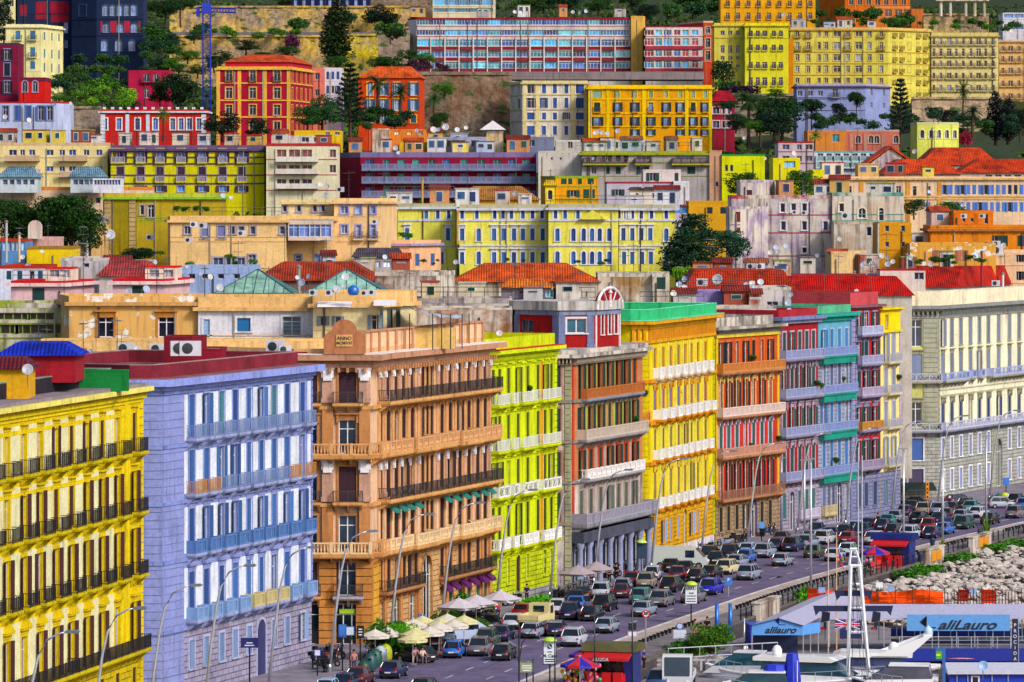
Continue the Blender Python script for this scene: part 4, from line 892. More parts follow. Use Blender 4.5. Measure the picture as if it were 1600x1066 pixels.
for k,(x0,xm,x1,yt,yb,Y) in enumerate(((333,398,458,429,459,452),(478,538,604,421,458,462))):
    A,B_=W(x0,yb,Y),W(x1,yb,Y); cx,cy=W(xm,yt,Y).x,Y+6; L=B_.x-A.x; zt=ZP(yt,Y+6); m=MB(); r=ob('glass_pyramid',None,None,((A.x+B_.x)/2,Y,A.z),0,None,('near' if k==0 else 'far')+' green glass pyramid skylight above the '+('white' if k==0 else 'cream')+' roof house','skylight')
    h=zt-A.z; h=max(h,2.2); hl=L/2; ap=(cx-(A.x+B_.x)/2,6,h); cs=[(-hl,0,0),(hl,0,0),(hl,12,0),(-hl,12,0)]
    for i in range(4): m.tri(cs[i],cs[(i+1)%4],ap)
    ob('glazing',m.mesh('glazing','glass'),r,c='8cb8a0'); m=MB()
    for i in range(4):
        a,c_=Vector(cs[i]),Vector(cs[(i+1)%4]); m.tube([a,ap],.08,5)
        for t in [x/8 for x in range(1,8)]:
            p=a.lerp(c_,t); q=p.lerp(Vector(ap),1-2*abs(t-.5)) ; 
            s_=1-2*abs(t-.5); e=(a if t<.5 else c_).lerp(Vector(ap),s_); m.tube([p,e],.05,4)
        m.tube([a,c_],.08,5)
    ob('glazing_bars',m.mesh('glazing_bars','metal'),r,c='4c7478')
    if k==0: ob('kerb',MB().box(-hl-.3,hl+.3,-.3,12.3,-3,-.02).mesh('kerb','plaster'),r,c='d09850')
    else: ob('kerb',MB().box(-hl-.3,hl+.3,-.3,12.3,-3,-.02).mesh('kerb','plaster'),r,c='a89888')
# right-hand red roofs
BB('lilac_wall_house','lilac walled roof house with a small glazed corner window below the red roofs',1056,1162,455,490,560,'9c8cc8',[(457,469,dict(cols=[(1066,18)],k='g'))],[],par=.3,mat='plaster',sink=20)
BB('grey_wall_house','stained pale grey roof house right of the lilac one',1162.5,1236,449,500,562,'c0bcc8',[(471,478)],[1207],14,par=.3,mat='old',sink=20)
BB('grey_wall_block','stained low concrete roof block behind the rust palazzo',1104,1213,478,500,552,'a8a09c',par=.3,mat='old',sink=20,depth=5)
BB('grey_wall_block','stained low concrete roof block behind the golden palazzo',1000,1108,474,500,538,'b4a8a0',[(478,486)],lin_(1040,1095,5),4,par=.3,mat='old',sink=20,depth=5)
b=BB('red_tiled_house','long house with a brick red and orange tiled roof and skylights below the dark conifer',1072,1240,452,490,590,'c8c0b8',roof=2.3,roofc='b83410',sink=20,depth=20)
b=BB('red_tiled_house','long house with a scarlet tiled roof and skylights above the crimson palazzo',1195,1425,462,500,606,'c8c0b8',[(466,474)],lin_(1250,1330,3),9,roof=2.4,roofc='c01008',sink=20,depth=26)
b=BB('red_tiled_house','long house with a scarlet and rust tiled roof behind the corner palazzo',1412,1490,449,500,634,'c8c0b8',right=(1680,682),roof=2.6,roofc='b81c0c',sink=20,depth=20)
for (p,q,Y,n) in ((1276,445,610,''),(1320,450,608,''),(1355,447,610,''),(1365,436,618,''),(1220,424,604,''),(1080,440,594,''),(1510,438,676,''),(1500,448,672,''),(1530,453,670,'')):
    z=ZP(q,Y); m=MB().box(-.9,.9,0,1.3,0,.22); o=ob('skylight',None,None,(XP(p,Y),Y,z),0,cat='skylight'); fr=ob('frame',m.mesh('frame','paint'),o,c='c0c0c8'); ob('pane',MB().box(-.75,.75,.12,1.2,.221,.26).mesh('pane','glass'),o,c='303c50'); o.rotation_euler=(.35,0,0); reg(o,'skylight set in a red tiled roof'); o['group']='skylights in the red roofs'
m=MB()
pp=[W(1417,461,632),W(1440,447,648),W(1480,449,652),W(1528,457,640)]
o=ob('glass_canopy',MB().quad(*pp).mesh('roof_canopy','glass'),None,c='d8dcec',label='white framed glass canopy on the red roof above the corner palazzo',cat='canopy')
for i in range(4): m.tube([pp[i],pp[(i+1)%4]],.14,5)
for t in (.2,.4,.6,.8): m.tube([pp[0].lerp(pp[3],t),pp[1].lerp(pp[2],t)],.08,4)
ob('canopy_frame',m.mesh('canopy_frame','paint'),o,c='f4f4f8')
BB('cream_dormer','cream roof room with a white hatch on the scarlet roof',1375,1446,421,440,612,'d8ccc4',[(426,437)],[1436],12,par=.15,parc='b01838',sink=2,depth=5,cat='roof room')
BB('peach_rooftop_block','square peach roof block with a round blue emblem above the scarlet roof',1299,1325,393,420,640,'e4c088',right=(1354,650),par=.3,sink=6)
# ---------------------------------------------------------------- middle tier (y 290-430)
BB('orange_house','bright orange terraced house with brown piers, upper block at the right',1490,1552,329,355,672,'e07810',[(335,350,dict(cols=[(1541,5)])),(341,347,dict(cols=[(1506,4),(1519,4)]))],[],par=.4,sink=8,left=(1486,690))
BB('orange_house','wide orange terraced house with green shutters on the right edge',1454,1640,352,412,664,'e08418',[(368,385)],[(1557,5),(1568,11),(1595,8)],8,sh='c',shc='143838',par=.5,sink=12,courses=[362],cor='a86c40')
BB('apricot_house','apricot roof house with an air conditioner, right edge beside the red roof',1519,1640,390,452,655,'ecc49c',[(398,410),(424,438)],[(1596,8),(1592,7)],7,par=.5,sink=12)
BB('ochre_old_house','old ochre house with faded arches and peeling plaster under the orange one',1422,1556,380,412,650,'d8a040',[(391,408)],[1461,1481,1497,1508],8,sh='c',shc='b07058',mat='peel',par=.4,sink=14)
BB('ochre_balcony_house','mustard yellow narrow house with a tall chimney behind the satellite dishes',1374,1424,348,410,655,'d89818',[(352,362),(378,386)],[1386,1411],5,par=.4,sink=14)
BB('grey_villa','big weathered grey and cream palace with white framed windows, left block',1143,1300,305,412,690,'a898b0',[(318,332,dict(cols=[1223,1240,1257])),(346,360,dict(cols=[1224,1257,1290])),(387,396,dict(cols=[1257]))],[],6,mat='old',par=.5,parc='a82c48',sink=12,fr='f0f0f8',sur='f',surc='d8d4dc')
BB('grey_villa','big weathered cream palace with an arched window, right block',1300.5,1412,301,352,689.5,'ccb49c',[(318,331,dict(cols=[(1315,6)])),(325,341,dict(cols=[(1347,9)],sur='a')),(325,345,dict(cols=[(1377,6)],sur='a'))],[],6,mat='old',par=.5,parc='60a898',sink=12,fr='f0f0f8',sur='f',surc='e0d4c0')
BB('grey_villa_wing','lower stained wing of the weathered palace, beside the mustard house',1303,1372,346,412,684,'bca48c',[(355,369)],[1358],6,mat='old',par=.4,sink=12,fr='f0f0f8')
BB('grey_tower','tall grey lilac tower house with a domed cap and three red shutters',1157,1180,281,322,694,'a898b0',[(297,311)],[1171],7,right=(1212,705),mat='old',par=.4,sink=5,sh='c',shc='501828')
BB('lilac_tower','narrow lilac grey tower front with red shuttered windows beside the dark conifer',1140,1157,323,425,680,'a08cac',[(331,347),(356,364),(378,386)],[1159-6],6,left=(1139,684),right=(1200,688),mat='old',par=.3,sink=8,sh='c',shc='801828',fr='d0c0b0')
for k,(x0,x1) in enumerate(((1286,1600),)):
    BB('peach_palace','very long peach palace with blue shutters and a red tiled roof at the right',1286,1680,276,340,800,'ecc8a4',[(291,307,dict(cols=[1296,(1327,6),(1361,6),(1404,6),1429,1451])),(289,304,dict(cols=lin_(1476,1670,22),sh='c',shc='5080d8',w=5)),(316,331,dict(cols=[1450]+lin_(1476,1670,22),sh='c',shc='5080d8',w=5))],[],5,par=.2,cor='e4b878',sink=10,courses=[308,312],pils=[1307,1346,1390,1419,1468],pilc='d89840')
BB('red_tiled_house','red tiled roofed house above the long peach palace, left part',1382,1500,272,285,830,'c8b0a8',roof=2.6,roofc='d84818',sink=6,depth=18)
BB('red_tiled_house','red tiled roofed house above the long peach palace, right part',1500,1660,270,285,832,'c8b0a8',[(265+8,270+8)],lin_(1545,1590,4),8,roof=2.4,roofc='c83c10',sink=6,depth=18)
bb=BB('gable_house','grey rendered gabled house with orange roof slopes under the yellow hill villa',1352,1432,262,275,850,'b0a0ac',[(252,252.5)] if 0 else [],[],sink=6,mat='old',par=.1,depth=10)
m=MB(); m.extr([(XP(1352,849),ZP(262,849)),(XP(1432,849),ZP(262,849)),(XP(1392,849),ZP(232,849))],-.1,12,'y'); ob('gable',m.mesh('gable','old'),bb.root,(-bb.root.location.x,0,0),c='b0a0ac')
m=MB(); x0,x1,x2=XP(1345,849),XP(1392,849),XP(1440,849); z0,z1=ZP(264,849),ZP(231,849)
m.extr([(x1,z1),(x1,z1+.4),(x2,z0+.4),(x2,z0)],-.5,14,'y'); m.extr([(x0,z0),(x0,z0+.4),(x1-.01,z1+.4),(x1-.01,z1)],-.5,14,'y'); ob('roof_slope',m.mesh('roof_slope','tile'),bb.root,(-bb.root.location.x,0,0),c='d84c18')
BB('red_tiled_house','wide orange tiled roof right of the grey gabled house',1440,1560,258,266,862,'b8a8a8',roof=3.2,roofc='d04414',sink=6,depth=20)
BB('white_terraces','white terraced apartment house with glass balconies, lower right of the yellow hill houses',1272,1385,236,262,870,'d0d4e8',[(240,252),(254,262)],lin_(1282,1376,8),7,bal='panel',balc='a8c8d0',par=.3,parc='60b0b8',sink=6)
BB('white_terraces','small pinkish terraced house with a maroon roof rim, left of the white terraces',1216,1271,221,262,868,'c8b4c0',[(226,234),(244,252)],[1228,(1249,6),1264],9,par=.3,parc='a02030',sink=6,gl='303858')
BB('yellow_little_house','small bright yellow house with a pale blue window among the trees',1208,1250,247,272,820,'e8dc00',[(252,262)],[1234],14,par=.3,sink=8,gl='80b8e0')
BB('salmon_villa','low salmon and red villa with arched windows on the hill terrace',1322,1405,203,232,930,'c86c5c',[(212,224)],[1341,1361,1370,1400],6,left=(1318,940),par=.3,parc='b8a898',sink=8,sur='a',surc='d0a890',pils=[1330,1352,1380],pilc='b88878')
BB('orange_villa','low orange villa with a turquoise window left of the salmon villa',1262,1322,204,230,926,'d88838',[(210,222)],[1306],9,par=.3,sink=8,gl='2890a8')
BB('yellow_chapel_villa','lemon yellow villa with five arched windows on the hill terrace',1433,1461,191,230,905,'d8dc60',[(203,216)],[1441,1455],5,left=(1424,915),right=(1498,907),par=.4,parc='c8c8a0',sink=8,sur='a',surc='e8e8b0',sider=[('r',[(203,216)],3,.8)])
# yellow villa
V=dict(fr='f0f0f8',sur='l',surc='e8e8f4',sh='R',gl='2c58a0',shc=['2c60a8','3468b0','24488c'])
BB('yellow_villa','long yellow villa with white trim and blue shutters, central part',840,1005,321,432,700,'f0e470',[(328,342,dict(sur='f',w=4)),(357,376),(394,413)],[],5,courses=[345,385],cor='d8d8ec',par=.7,parc='c8c480',sink=8,depth=14,**{**V}) if 0 else None
def yv(label,x0,x1,yt,Y,top,mid,bot,arch=(),right=None,left=None):
    b=BB('yellow_villa',label,x0,x1,yt,425,Y,'ece45c',[(329,342,dict(cols=top,sur='f',w=4.2))]+([(357,376,dict(cols=[c for c in mid if c not in arch]))] )+[(394,413,dict(cols=[c for c in bot if c not in arch]))]+([(357,377,dict(cols=list(arch),sur='a')),(393,413,dict(cols=list(arch),sur='a'))] if arch else []),[],5,courses=[346,385],cor='d4d8ec',par=.5,parc='b8b490',sink=8,depth=16,right=right,left=left,**V)
    return b
yv('long yellow villa with white trim and blue shutters, left wing beside the peach house',622,712,318,706,[666,684,701],[666-30,700],[700-10,])
yv('yellow villa front with white pilasters, blue shutters and quoins, wing left of centre',718,856,320,700,[722,745,773,786,799,817,832,847],[722,772,787,803,817,832,848],[722,772,787,803,817,832,848],arch=[748])
yv('pedimented centre of the long yellow villa with arched blue windows',857,966,319,696,[868,883,903],[],[],arch=[871,896,912,925,937,952])
yv('yellow villa wing with white trim and blue shutters, beside the dark conifer',967,1055,320,701,[945+22,960+18,974+8,988,1002,1018,1041],[974,988,1002,1016],[975,988,1003,1017],arch=[1041])
m=MB(); a=XP(904,695.5); c_=XP(947,695.5); z0=ZP(343,695.5); z1=ZP(328,695.5)
m.extr([(a,z0),(c_,z0),((a+c_)/2,z1)],-.55,.2,'y'); ob('pediment',m.mesh('pediment','plaster'),None,(0,695.8,0),0,'e8e050','triangular pediment over the centre of the yellow villa','pediment')
BB('peach_house','large peach apartment house with a glazed balcony and pointed blind arches, right part',522,595,310,425,655,'f0c890',[(322,334,dict(cols=[(538,9),(560,7),(583,6)])),(352,365,dict(cols=[(538,8)])),(352,373,dict(cols=[(560,6),(583,6)],bal='iron'))],[],7,par=.4,cor='e8c090',sink=10,right=(620,675),sur='f',surc='a0a0d0',fr='c8c8e8',gl='7c90d0')
BB('peach_house','large peach apartment house with a long glazed balcony, middle part',448,521,338,425,650,'f0c484',[(399,418,dict(cols=[(466,7),(496,7),(515,8)])),(352,370,dict(cols=[(460,9),(476,14),(494,8),(510,10)]))],[],7,par=.3,cor='e8c080',sink=10,sur='f',surc='8088b8',gl='6078b0')
BB('glazed_balcony','long glazed balcony on posts on the peach house',450,520,343,376,646,'e0c8b0',[(351,370)],[459,475,492,509],13,par=.1,parc='a0a8c0',sink=0,depth=3,gl='5870b0',fr='c8d0f0',cat='balcony')
BB('peach_house','large peach apartment house with air conditioners and blue shutters, left part',266,447,338,425,646,'f0c888',[(354,366,dict(cols=[(293,8),(363,6),(377,7),(395,6),(441,6)])),(353,373,dict(cols=[(320,8),(346,9)],sh='R',shc='7078b0')),(403,415,dict(cols=[(341,12),(360,11),(377,9)])),(398,418,dict(cols=[(394,9)]))],[],8,par=.5,cor='ecc080',sink=12,sur='f',surc='a8a4b8',gl='404c70',left=(262,656))
BB('peach_attic','cream and peach upper storey with small blue windows over the peach house',440,522,312,340,662,'e4d09c',[(321,331)],[445,467,492,505],5,par=.3,sink=3,sur='f',surc='a8a8c8',cor='e0c890')
BB('peach_annex','low peach wing with blue shutters in front of the yellow villa',595,640,376,425,668,'ecb488',[(397,416)],[(610,7),(633,6)],6,right=(688,674),par=.4,cor='a090c0',sink=12,sh='R',shc='3c70b8',sider=[('r',[(397,416)],2,1.0)])
BB('tiled_house','dark tiled little roof house in front of the pointed arches',553,626,402,420,648-2,'b0a8b0',[(408,418)],[588,605],10,roof=1.2,roofc='504858',sink=5,depth=8,gl='d8d8e8')
BB('olive_tower_house','olive yellow windowless tower house with a big white dish',163,212,302,400,662,'94840c',[],[],par=.5,parc='c4ac30',cor='88c038',sink=10,left=(161,672),quo='b8a070')
BB('olive_house_wing','olive yellow house wing with a white framed door, right of the windowless tower',212.5,345,302,345,664,'b8a020',[(321,336,dict(cols=[(222,5)])),(320,340,dict(cols=[(236,8)]))],[],par=.5,parc='b8c040',cor='88c038',sink=16,fr='d8d8e0',sur='f',surc='b0a098')
BB('peach_corner_house','small peach corner house with one framed window, left of the olive tower',133,162,337,400,654,'e4b878',[(362,380)],[141],7,left=(122,664),par=1.0,parc='a09898',sink=10,sur='f',surc='b8b0c0')
BB('yellow_low_house','low bright yellow garden house left of the dark trees',42,112,386,410,600,'e8c808',par=.3,parc='a07828',sink=12)
BB('blue_conservatory','pale blue glazed conservatory at the left edge',-20,40,374,395,610,'5c90c8',[(378,392)],lin_(0,36,6),5,par=.3,parc='b83820',sink=12,gl='90b8e0')
BB('pink_belfry','small pink house with a rounded bell arch beside the dark trees',40,86,371,390,620,'d8a8a0',par=.4,sink=12)
m=MB(); m.extr([(-.9,0),(.9,0),(.9,1.5)]+[(.9*math.cos(t),1.5+.9*math.sin(t)) for t in [PI*k/8 for k in range(1,8)]]+[(-.9,1.5)],-.3,.3,'y'); p=W(55,372,619); ob('bell_arch',m.mesh('bell_arch','old'),None,(p.x,p.y,p.z-.1),0,'d0a8a0','rounded pinkish bell arch on the small pink house','arch')
BB('strip_house','long low peach house under the bluish pavilions',-20,232,292,318,735,'ecccac',[(309,318)],[(127,9),(153,6)],6,par=.5,parc='e88c40',sink=14)
for k,(x0,x1) in enumerate(((0,58),(110,160))):
    BB('glazed_pavilion','glazed roof pavilion with a pale blue pyramid roof, '+('left' if k==0 else 'right')+' one',x0,x1,277,291,728,'c8d4dc',[(281,289)],lin_(x0+8,x1-8,5),6,roof=1.6,roofc='6c98b4',sink=1,depth=6,gl='3c5c80',cat='pavilion')
BB('glazed_veranda','long white framed glazed veranda beside the right roof pavilion',145,190,279,291,722,'e0e0ec',[(281,289)],lin_(149,186,9),3.5,par=.2,sink=1,depth=4,gl='4060a8',cat='veranda')
# ---------------------------------------------------------------- upper middle (y 200-300)
BB('cream_apartments','cream apartment house with recessed balconies at the left edge',-20,168,223,305,840,'ecd898',[(234,243,dict(cols=[(20,10),(35,6),(50,8),(78,9),(97,7),(113,9),(135,7),(155,8)])),(260,268,dict(cols=[(20,10),(35,6),(50,8),(78,9),(97,7),(113,9),(135,7),(155,8)]))],[],8,par=.5,parc='d8b890',sink=10,gl=['28408c','203070'],fr='e0e0e8')
for x0,x1 in ((8,63),(93,137)):
    for y in (252,277): f=None; o=ob('balcony',MB().box(0,(x1-x0)*840/FPX,-1.2,0,0,.15).box(0,(x1-x0)*840/FPX,-1.2,-1.1,.15,1.0).mesh('balcony','plaster'),[q for q in bpy.data.objects if q.name=='cream_apartments'][0],(XP(x0,840)-XP(-20,840),0,ZP(y,840)),c='c8a888')
BB('lemon_apartments','bright lemon apartment house with dark shutters and blue glass behind the olive tower',173,413,227,305,836,'d8d000',[(233,254,dict(cols=[173+8,188]+[220,250,283,316,348,378],bal='panel',balc='a8a0b0',bw=.2,bd=.5)),(261,284,dict(cols=[188,220,250,283,316,348,378],sh='R',shc='38203c',bal='panel',balc='a8a0b0',bw=.2,bd=.5)),(290,300)],[220,250,283,316,348,378],9,par=.7,parc='705880',cor='5c4870',sink=8,sh='h',shc='402040',gl='3c70c0',sur='f',surc='a89c88',courses=[238,247,257,275,288],quo='d0c800')
BB('ivory_apartments','ivory apartment house with deep terraces between lemon and maroon blocks',416,527,224,305,832,'e0d8b8',[(234,246,dict(cols=[(440,12),(460,14),(480,12),(524-4,8)],gl='6c3838')),(258,270,dict(cols=[(440,12),(460,14),(480,12),(520,8)],gl='6c3838')),(280,294,dict(cols=[(440,12),(460,14),(480,12)],gl='402848'))],[],10,par=.5,parc='b83038',sink=8)
for y in (253,272,295): o=ob('balcony',MB().box(0,7.3,-1.3,0,0,.15).box(0,7.3,-1.3,-1.2,.15,.9).mesh('balcony','plaster'),[q for q in bpy.data.objects if q.name=='ivory_apartments'][0],(XP(432,832)-XP(416,832),0,ZP(y,832)),c='dcd8d0')
b=BB('maroon_apartments','long maroon apartment house with continuous balconies and turquoise windows',563,838,238,308,858,'8c1038',[(249,263),(271,283),(293,305)],[577,604,627,650,675,697,725,752,777,800,822],9,par=.9,parc='8070a0',sink=8,gl=['188878','2060b0','105848','183878'],fr='8090b8',left=(530,868))
for y in (265,285,307): b.f[1].bal(0.3,b.f[1].L-.2,ZP(y,858),'panel','7484b0','8088a8',1.3,.2,False)
BB('blank_wall_house','blank cream wall block with three tiny windows right of the maroon apartments',841,908,236,305,850,'d4ccc4',[(246,250)],[(862,3),(876,3)],3,par=.3,sink=8)
b=BB('olive_band_apartments','grey apartment house with green shutters and olive floor bands',909,1108,236,300,846,'b0a8a8',[(240,252,dict(cols=[(928,6),(949,6),(966,6),(978,6)])),(241,250,dict(cols=[(1006,18),(1070,22)],gl='6078a8',sh='')),(261,272,dict(cols=[(928,6),(949,6),(966,6),(1005,8),(1080,10)]))],[],6,par=.4,parc='a4ac30',cor='98a428',sink=8,sh='c',shc='0c3c38')
for (a,c_) in ((911,980),(992,1018),(1050,1107)): b.f[0].bal(b.f[0].u(a),b.f[0].u(c_),ZP(256,846),'panel','4c3038','b0b048',1.2,.2,False)
BB('tan_side_wall','windowless tan side wall at the end of the olive banded apartments',1108.5,1128,235,305,845.5,'c89878',[(284,292)],[1104+16],4,par=.2,sink=8)
BB('low_terrace_house','low pale terrace house with dark green doors in front of the golden hill palazzo',868,1020,219,240,900,'c8c0b8',[(221,232)],[891,928,948,962,(975,10),(990,8)],6,par=.3,parc='d8d4dc',sink=6,gl='0c3c34')
BB('amber_rooftop_room','small amber roof room with two windows below the golden hill palazzo',1040,1094,213,236,905,'f0a010',[(222,230,dict(cols=[(1058,6)],k='g')),(220,230,dict(cols=[(1085,12)],k='g'))],[],par=.4,sink=4,gl='a06018')
BB('golden_small_house','golden yellow small house with green shutters and a verandah above the villa centre',868,935,275,320,765,'e8a008',[(278,288,dict(cols=[(881,7),(891,5),(906,5),(923,8)])),(297,308,dict(cols=[(896,8)])),(296,310,dict(cols=[(916,8),(926,6)],gl='2c50a0'))],[],7,par=.4,parc='90a828',sink=8,left=(845,775),sh='c',shc='104838')
BB('small_chapel','little golden aedicule with columns and a pediment beside the small golden house',852,867,290,320,755,'f0d020',[(297,312)],[859.5],6,par=.1,sink=4,sur='a',surc='f0e060',roof=.9,roofc='e8c820')
BB('pale_lilac_house','pale lilac house with green shutters behind the villa, long part',948,1052,284,320,790,'c0b8cc',[(296,306)],[(966,8)],6,par=.3,parc='a03848',sink=8,sh='o',shc='204830')
BB('pale_lilac_house','white corner house with tall green shutters right of the lilac one',1052.5,1077,283,318,788,'dcd8e4',[(294,311)],[1058],7,par=.3,sink=8,sh='c',shc='185850')
BB('pale_lilac_house','pinkish white roof storey with dark green shutters above the lilac house',1005,1064,265,285,792,'dccccc',[(270,283)],[(1020,8),(1057,5)],6,par=.3,sink=3,sh='c',shc='104838')
for k,(x0,x1) in enumerate(((984,1003),(1004,1035))): BB('rooftop_hut','tiny white roof hut with a sloping top before the lilac house, '+('left' if k==0 else 'right')+' one',x0,x1,297,318,772,'e4dcd4',[(302,310)],[(x0+x1)/2+2],4,roof=.5,roofc='54484c',sink=4,depth=3,cat='roof room')
BB('ochre_church','ochre house with a broad brown tiled roof above the yellow villa',712,842,313,322,748,'d8a030',roof=2.2,roofc='b07838',sink=6,depth=18)
BB('low_green_block','low block with a mossy yellow rim between peach house and villa',594,626,307,322,745,'b0b810',par=.3,sink=8)
BB('ochre_pergola_house','ochre house with an orange awning and green shutters behind the dark conifer',1076,1137,314,350,740,'d8a018',[(324,334)],[(1109,7),(1131,9)],7,par=.3,sink=8,sh='c',shc='18303c')
BB('blue_veranda','blue glazed veranda with a red roof edge beside the ochre pergola house',1055,1074,320,337,735,'c0b0c8',[(322,334)],[(1064,16)],12,par=.2,parc='a82838',sink=8,gl='2878c8')
BB('lime_house','lime yellow house with a green roof edge behind the trees',1128,1195,241,285,845,'dce000',[(258,268)],[1135,1143],4,par=.3,parc='389048',sink=8) 
BB('lime_house','narrow lime yellow house end showing between the trees',1270,1287,265,300,805,'dcdc10',[(279,290)],[1276],3,par=.2,sink=8)
# rooftops around y 190-240
BB('whitish_rooftop_room','whitish weathered roof room above the ivory apartments',424,505,212,226,850,'d8c8c4',[(212+2,222)],[(477,9),(494,6)],8,mat='old',par=.3,sink=3)
BB('yellow_rooftop_room','bright yellow roof room with blue windows, below the red hill palazzo',460,532,204,222,870,'e8c010',[(204+2,211)],[(512,6),(527,6)],6,par=.3,sink=4,gl='4088d0')
BB('brown_rooftop_stack','brown stuccoed roof box left of the orange roof terrace',582,608,201,223,880,'a88870',par=.2,sink=4,mat='old')
BB('orange_terrace_wall','low orange terrace wall with lit niches under the garden',608,690,202,216,884,'e08030',[(205,211)],[620,640,657],6,par=.2,sink=4,gl='f0c878')
BB('lilac_rooftop_room','lilac roof room with dark openings and dishes above the maroon apartments',668,760,214,236,868,'a0a4c8',[(219,230)],[(684,14),(712,24),(742,10)],10,par=.3,sink=3,depth=6)
BB('ochre_rooftop_room','small weathered ochre roof tower with a zigzag white gable',760,786,205,236,870,'d0a860',par=.3,sink=3,mat='old')
m=MB(); m.extr([(-2.4,0),(2.4,0),(0,1.7)],-.15,.15,'y'); p=W(770,203,869.5); ob('zigzag_gable',m.mesh('zigzag_gable','paint'),None,tuple(p),0,'e8e4ec','little white zigzag gable above the ochre roof tower','gable')
BB('rooftop_annex','yellow roof wall between roof rooms above the ivory apartments',624,668,222,236,872,'e0b820',[],par=.2,sink=3)
BB('blue_rooftop_block','low bluish roof block with dishes above the blank cream wall',800,866,214,236,876,'7880a0',[(219,229)],[812,830],9,par=.3,sink=4,depth=5)
# ---------------------------------------------------------------- hill tier (y 0-215)
b=BB('blue_white_house','pale blue house with blue shutters and a dark red roof rim at the left edge',-20,90,159,205,905,'b8c4e8',[(166,188)],[9,28,44,64,78],7,right=(110,910),par=.3,parc='b02030',sink=6,sh='c',shc='3c5ca8',sur='f',surc='7884b8')
b=BB('crenellated_villa','low red villa with white stonework and white battlements',157,322,172,215,915,'c82018',[(185,203)],[164,186,215,243,270,283,296,311],6,par=.2,sink=6,gl='3858a0',sur='f',surc='f0f0f4',cor='d8d8e4',quo='d8dce8',pils=[199,231],pilc='d0d4e8')
b.f[0].dent(ZP(171,915),ZP(167.5,915),.6,.9,.15,'e4e4ec',name='battlements')
BB('magenta_cottage','small magenta cottage with a balcony under dark trees',201,265,110,158,985,'b81848',[(116,128,dict(cols=[(229,7),(244,6)],bal='iron')),(138,153)],[(229,6)],7,left=(199,995),par=.3,sink=6,fr='e0e0e8')
BB('scarlet_cottage','small scarlet cottage with two arched windows at the left',31,71,121,150,960,'d81810',[(127,144)],[39,55],6,par=.8,parc='781838',sink=6,sur='a',surc='a898c0')
BB('plum_house','narrow plum red house with dark blue shutters on the left edge',-20,28,67,150,975,'801038',[(77,94),(99,119),(127,145)],[11],7,par=.4,parc='483058',sink=6,sh='h',shc='101830',sur='f',surc='8088b0')
BB('cream_hill_house','cream balcony house left of the dark blue castle palazzo',9,64,38,118,1030,'ece4a4',[(48,62,dict(bal='iron')),(74,89,dict(bal='iron')),(96,108)],[28,51],6,right=(98,1045),par=.4,cor='f0e8c0',sink=6,sider=[('r',[(50,62),(76,90),(98,112)],3,1.1)],sh='R',shc='3878a8')
BB('cream_top_house','pale cream house behind the cream balcony house, top left corner',-20,24,-30,40,1120,'e8dca0',[(0,10)],[18],5,sink=10)
b=BB('castle_palazzo','dark navy castle palazzo with crimson panels and round arched windows',27,150,-40,100,1120,'1c2c50',[(4,20,dict(cols=[(65,8),(83,5),(93,5),(102,5)],sur='f',surc='a82038')),(35,52,dict(cols=[(103,5)])),(63,75)],[(103,4)],6,left=(24,1125),par=.5,sink=6,fr='a0b4e0',gl='5070b0')
for x0,x1,y0,y1 in ((31,42,8,25),(56,72,4,30),(80,108,4,35),(120,126,4,45),(144,149,33,50)): b.f[1].boxes('crimson_panel',[(b.f[1].u(x0),b.f[1].u(x1),0,.04,ZP(y1,1120),ZP(y0,1120))],'a01c38')
b=BB('castle_tower_wing','navy castle wing with a row of five arched windows and crimson panels',151,224,-40,100,1112,'1c2c50',[(7,25,dict(cols=[165,176,187,198,209],sur='a')),(36,51,dict(cols=[(166,9),(188,9),(210,9)],sur='a')),(62,80,dict(cols=[163,185,206],sur='a')),(84,97,dict(cols=[(131+22,5),(165,6)]))],[],8,left=(112,1116),par=.5,sink=6,fr='a8b8e0',gl='7088b8',surc='30486c',courses=[30,56])
f=b.f[1]
for x0,x1 in ((157,160),(172,182),(194,203),(216,219)): f.boxes('crimson_panel',[(f.u(x0),f.u(x1),0,.05,ZP(51,1112),ZP(33,1112))],'b82038')
f=b.f[0]; f.win(f.u(129),ZP(25,1114),ZP(8,1114),2.0,sur='f',surc='3c5478',gl='2c5090'); f.win(f.u(129),ZP(55,1114),ZP(36,1114),1.9,fr='c8d4f0',gl='5080c0'); f.win(f.u(130),ZP(80,1114),ZP(64,1114),1.0,fr='c8d4f0')
BB('red_hill_palazzo','crimson hill palazzo with yellow pilasters and a tall grid of windows',339,453,104,208,930,'a80c34',[(110,127,dict(cols=[358,(395,7),433],bal='iron',bw=.1,bd=.4)),(137,154),(164,180),(190,203)],[358,395,433],8,right=(488,955),par=.3,parc='e0a840',cor='e8b848',sink=6,sur='f',surc='e0a850',gl='101418',courses=[131,158,184],pils=[341,374,414,451],pilc='e8b048',sider=[('r',[(111,127),(137,154),(164,180),(190,203)],5,1.2)])
BB('red_hill_attic','crimson attic with an orange tiled roof on the crimson hill palazzo',352,450,97,106,936,'c01838',right=(487,960),roof=1.6,roofc='d85018',sink=1,depth=9,par=0,cat='attic')
BB('salmon_hill_house','narrow salmon house with dark windows right of the crimson hill palazzo',489,504,106,205,956,'e07868',[(114,124),(140,150),(166,176)],[496],6,par=.3,sink=6)
BB('white_hill_house','white hill house with blue shutters half hidden by trees',506,534,106,200,968,'d0d4e4',[(112,124),(134,146),(156,168)],[512,520,528],3.5,par=.3,sink=6,sh='c',shc='205090')
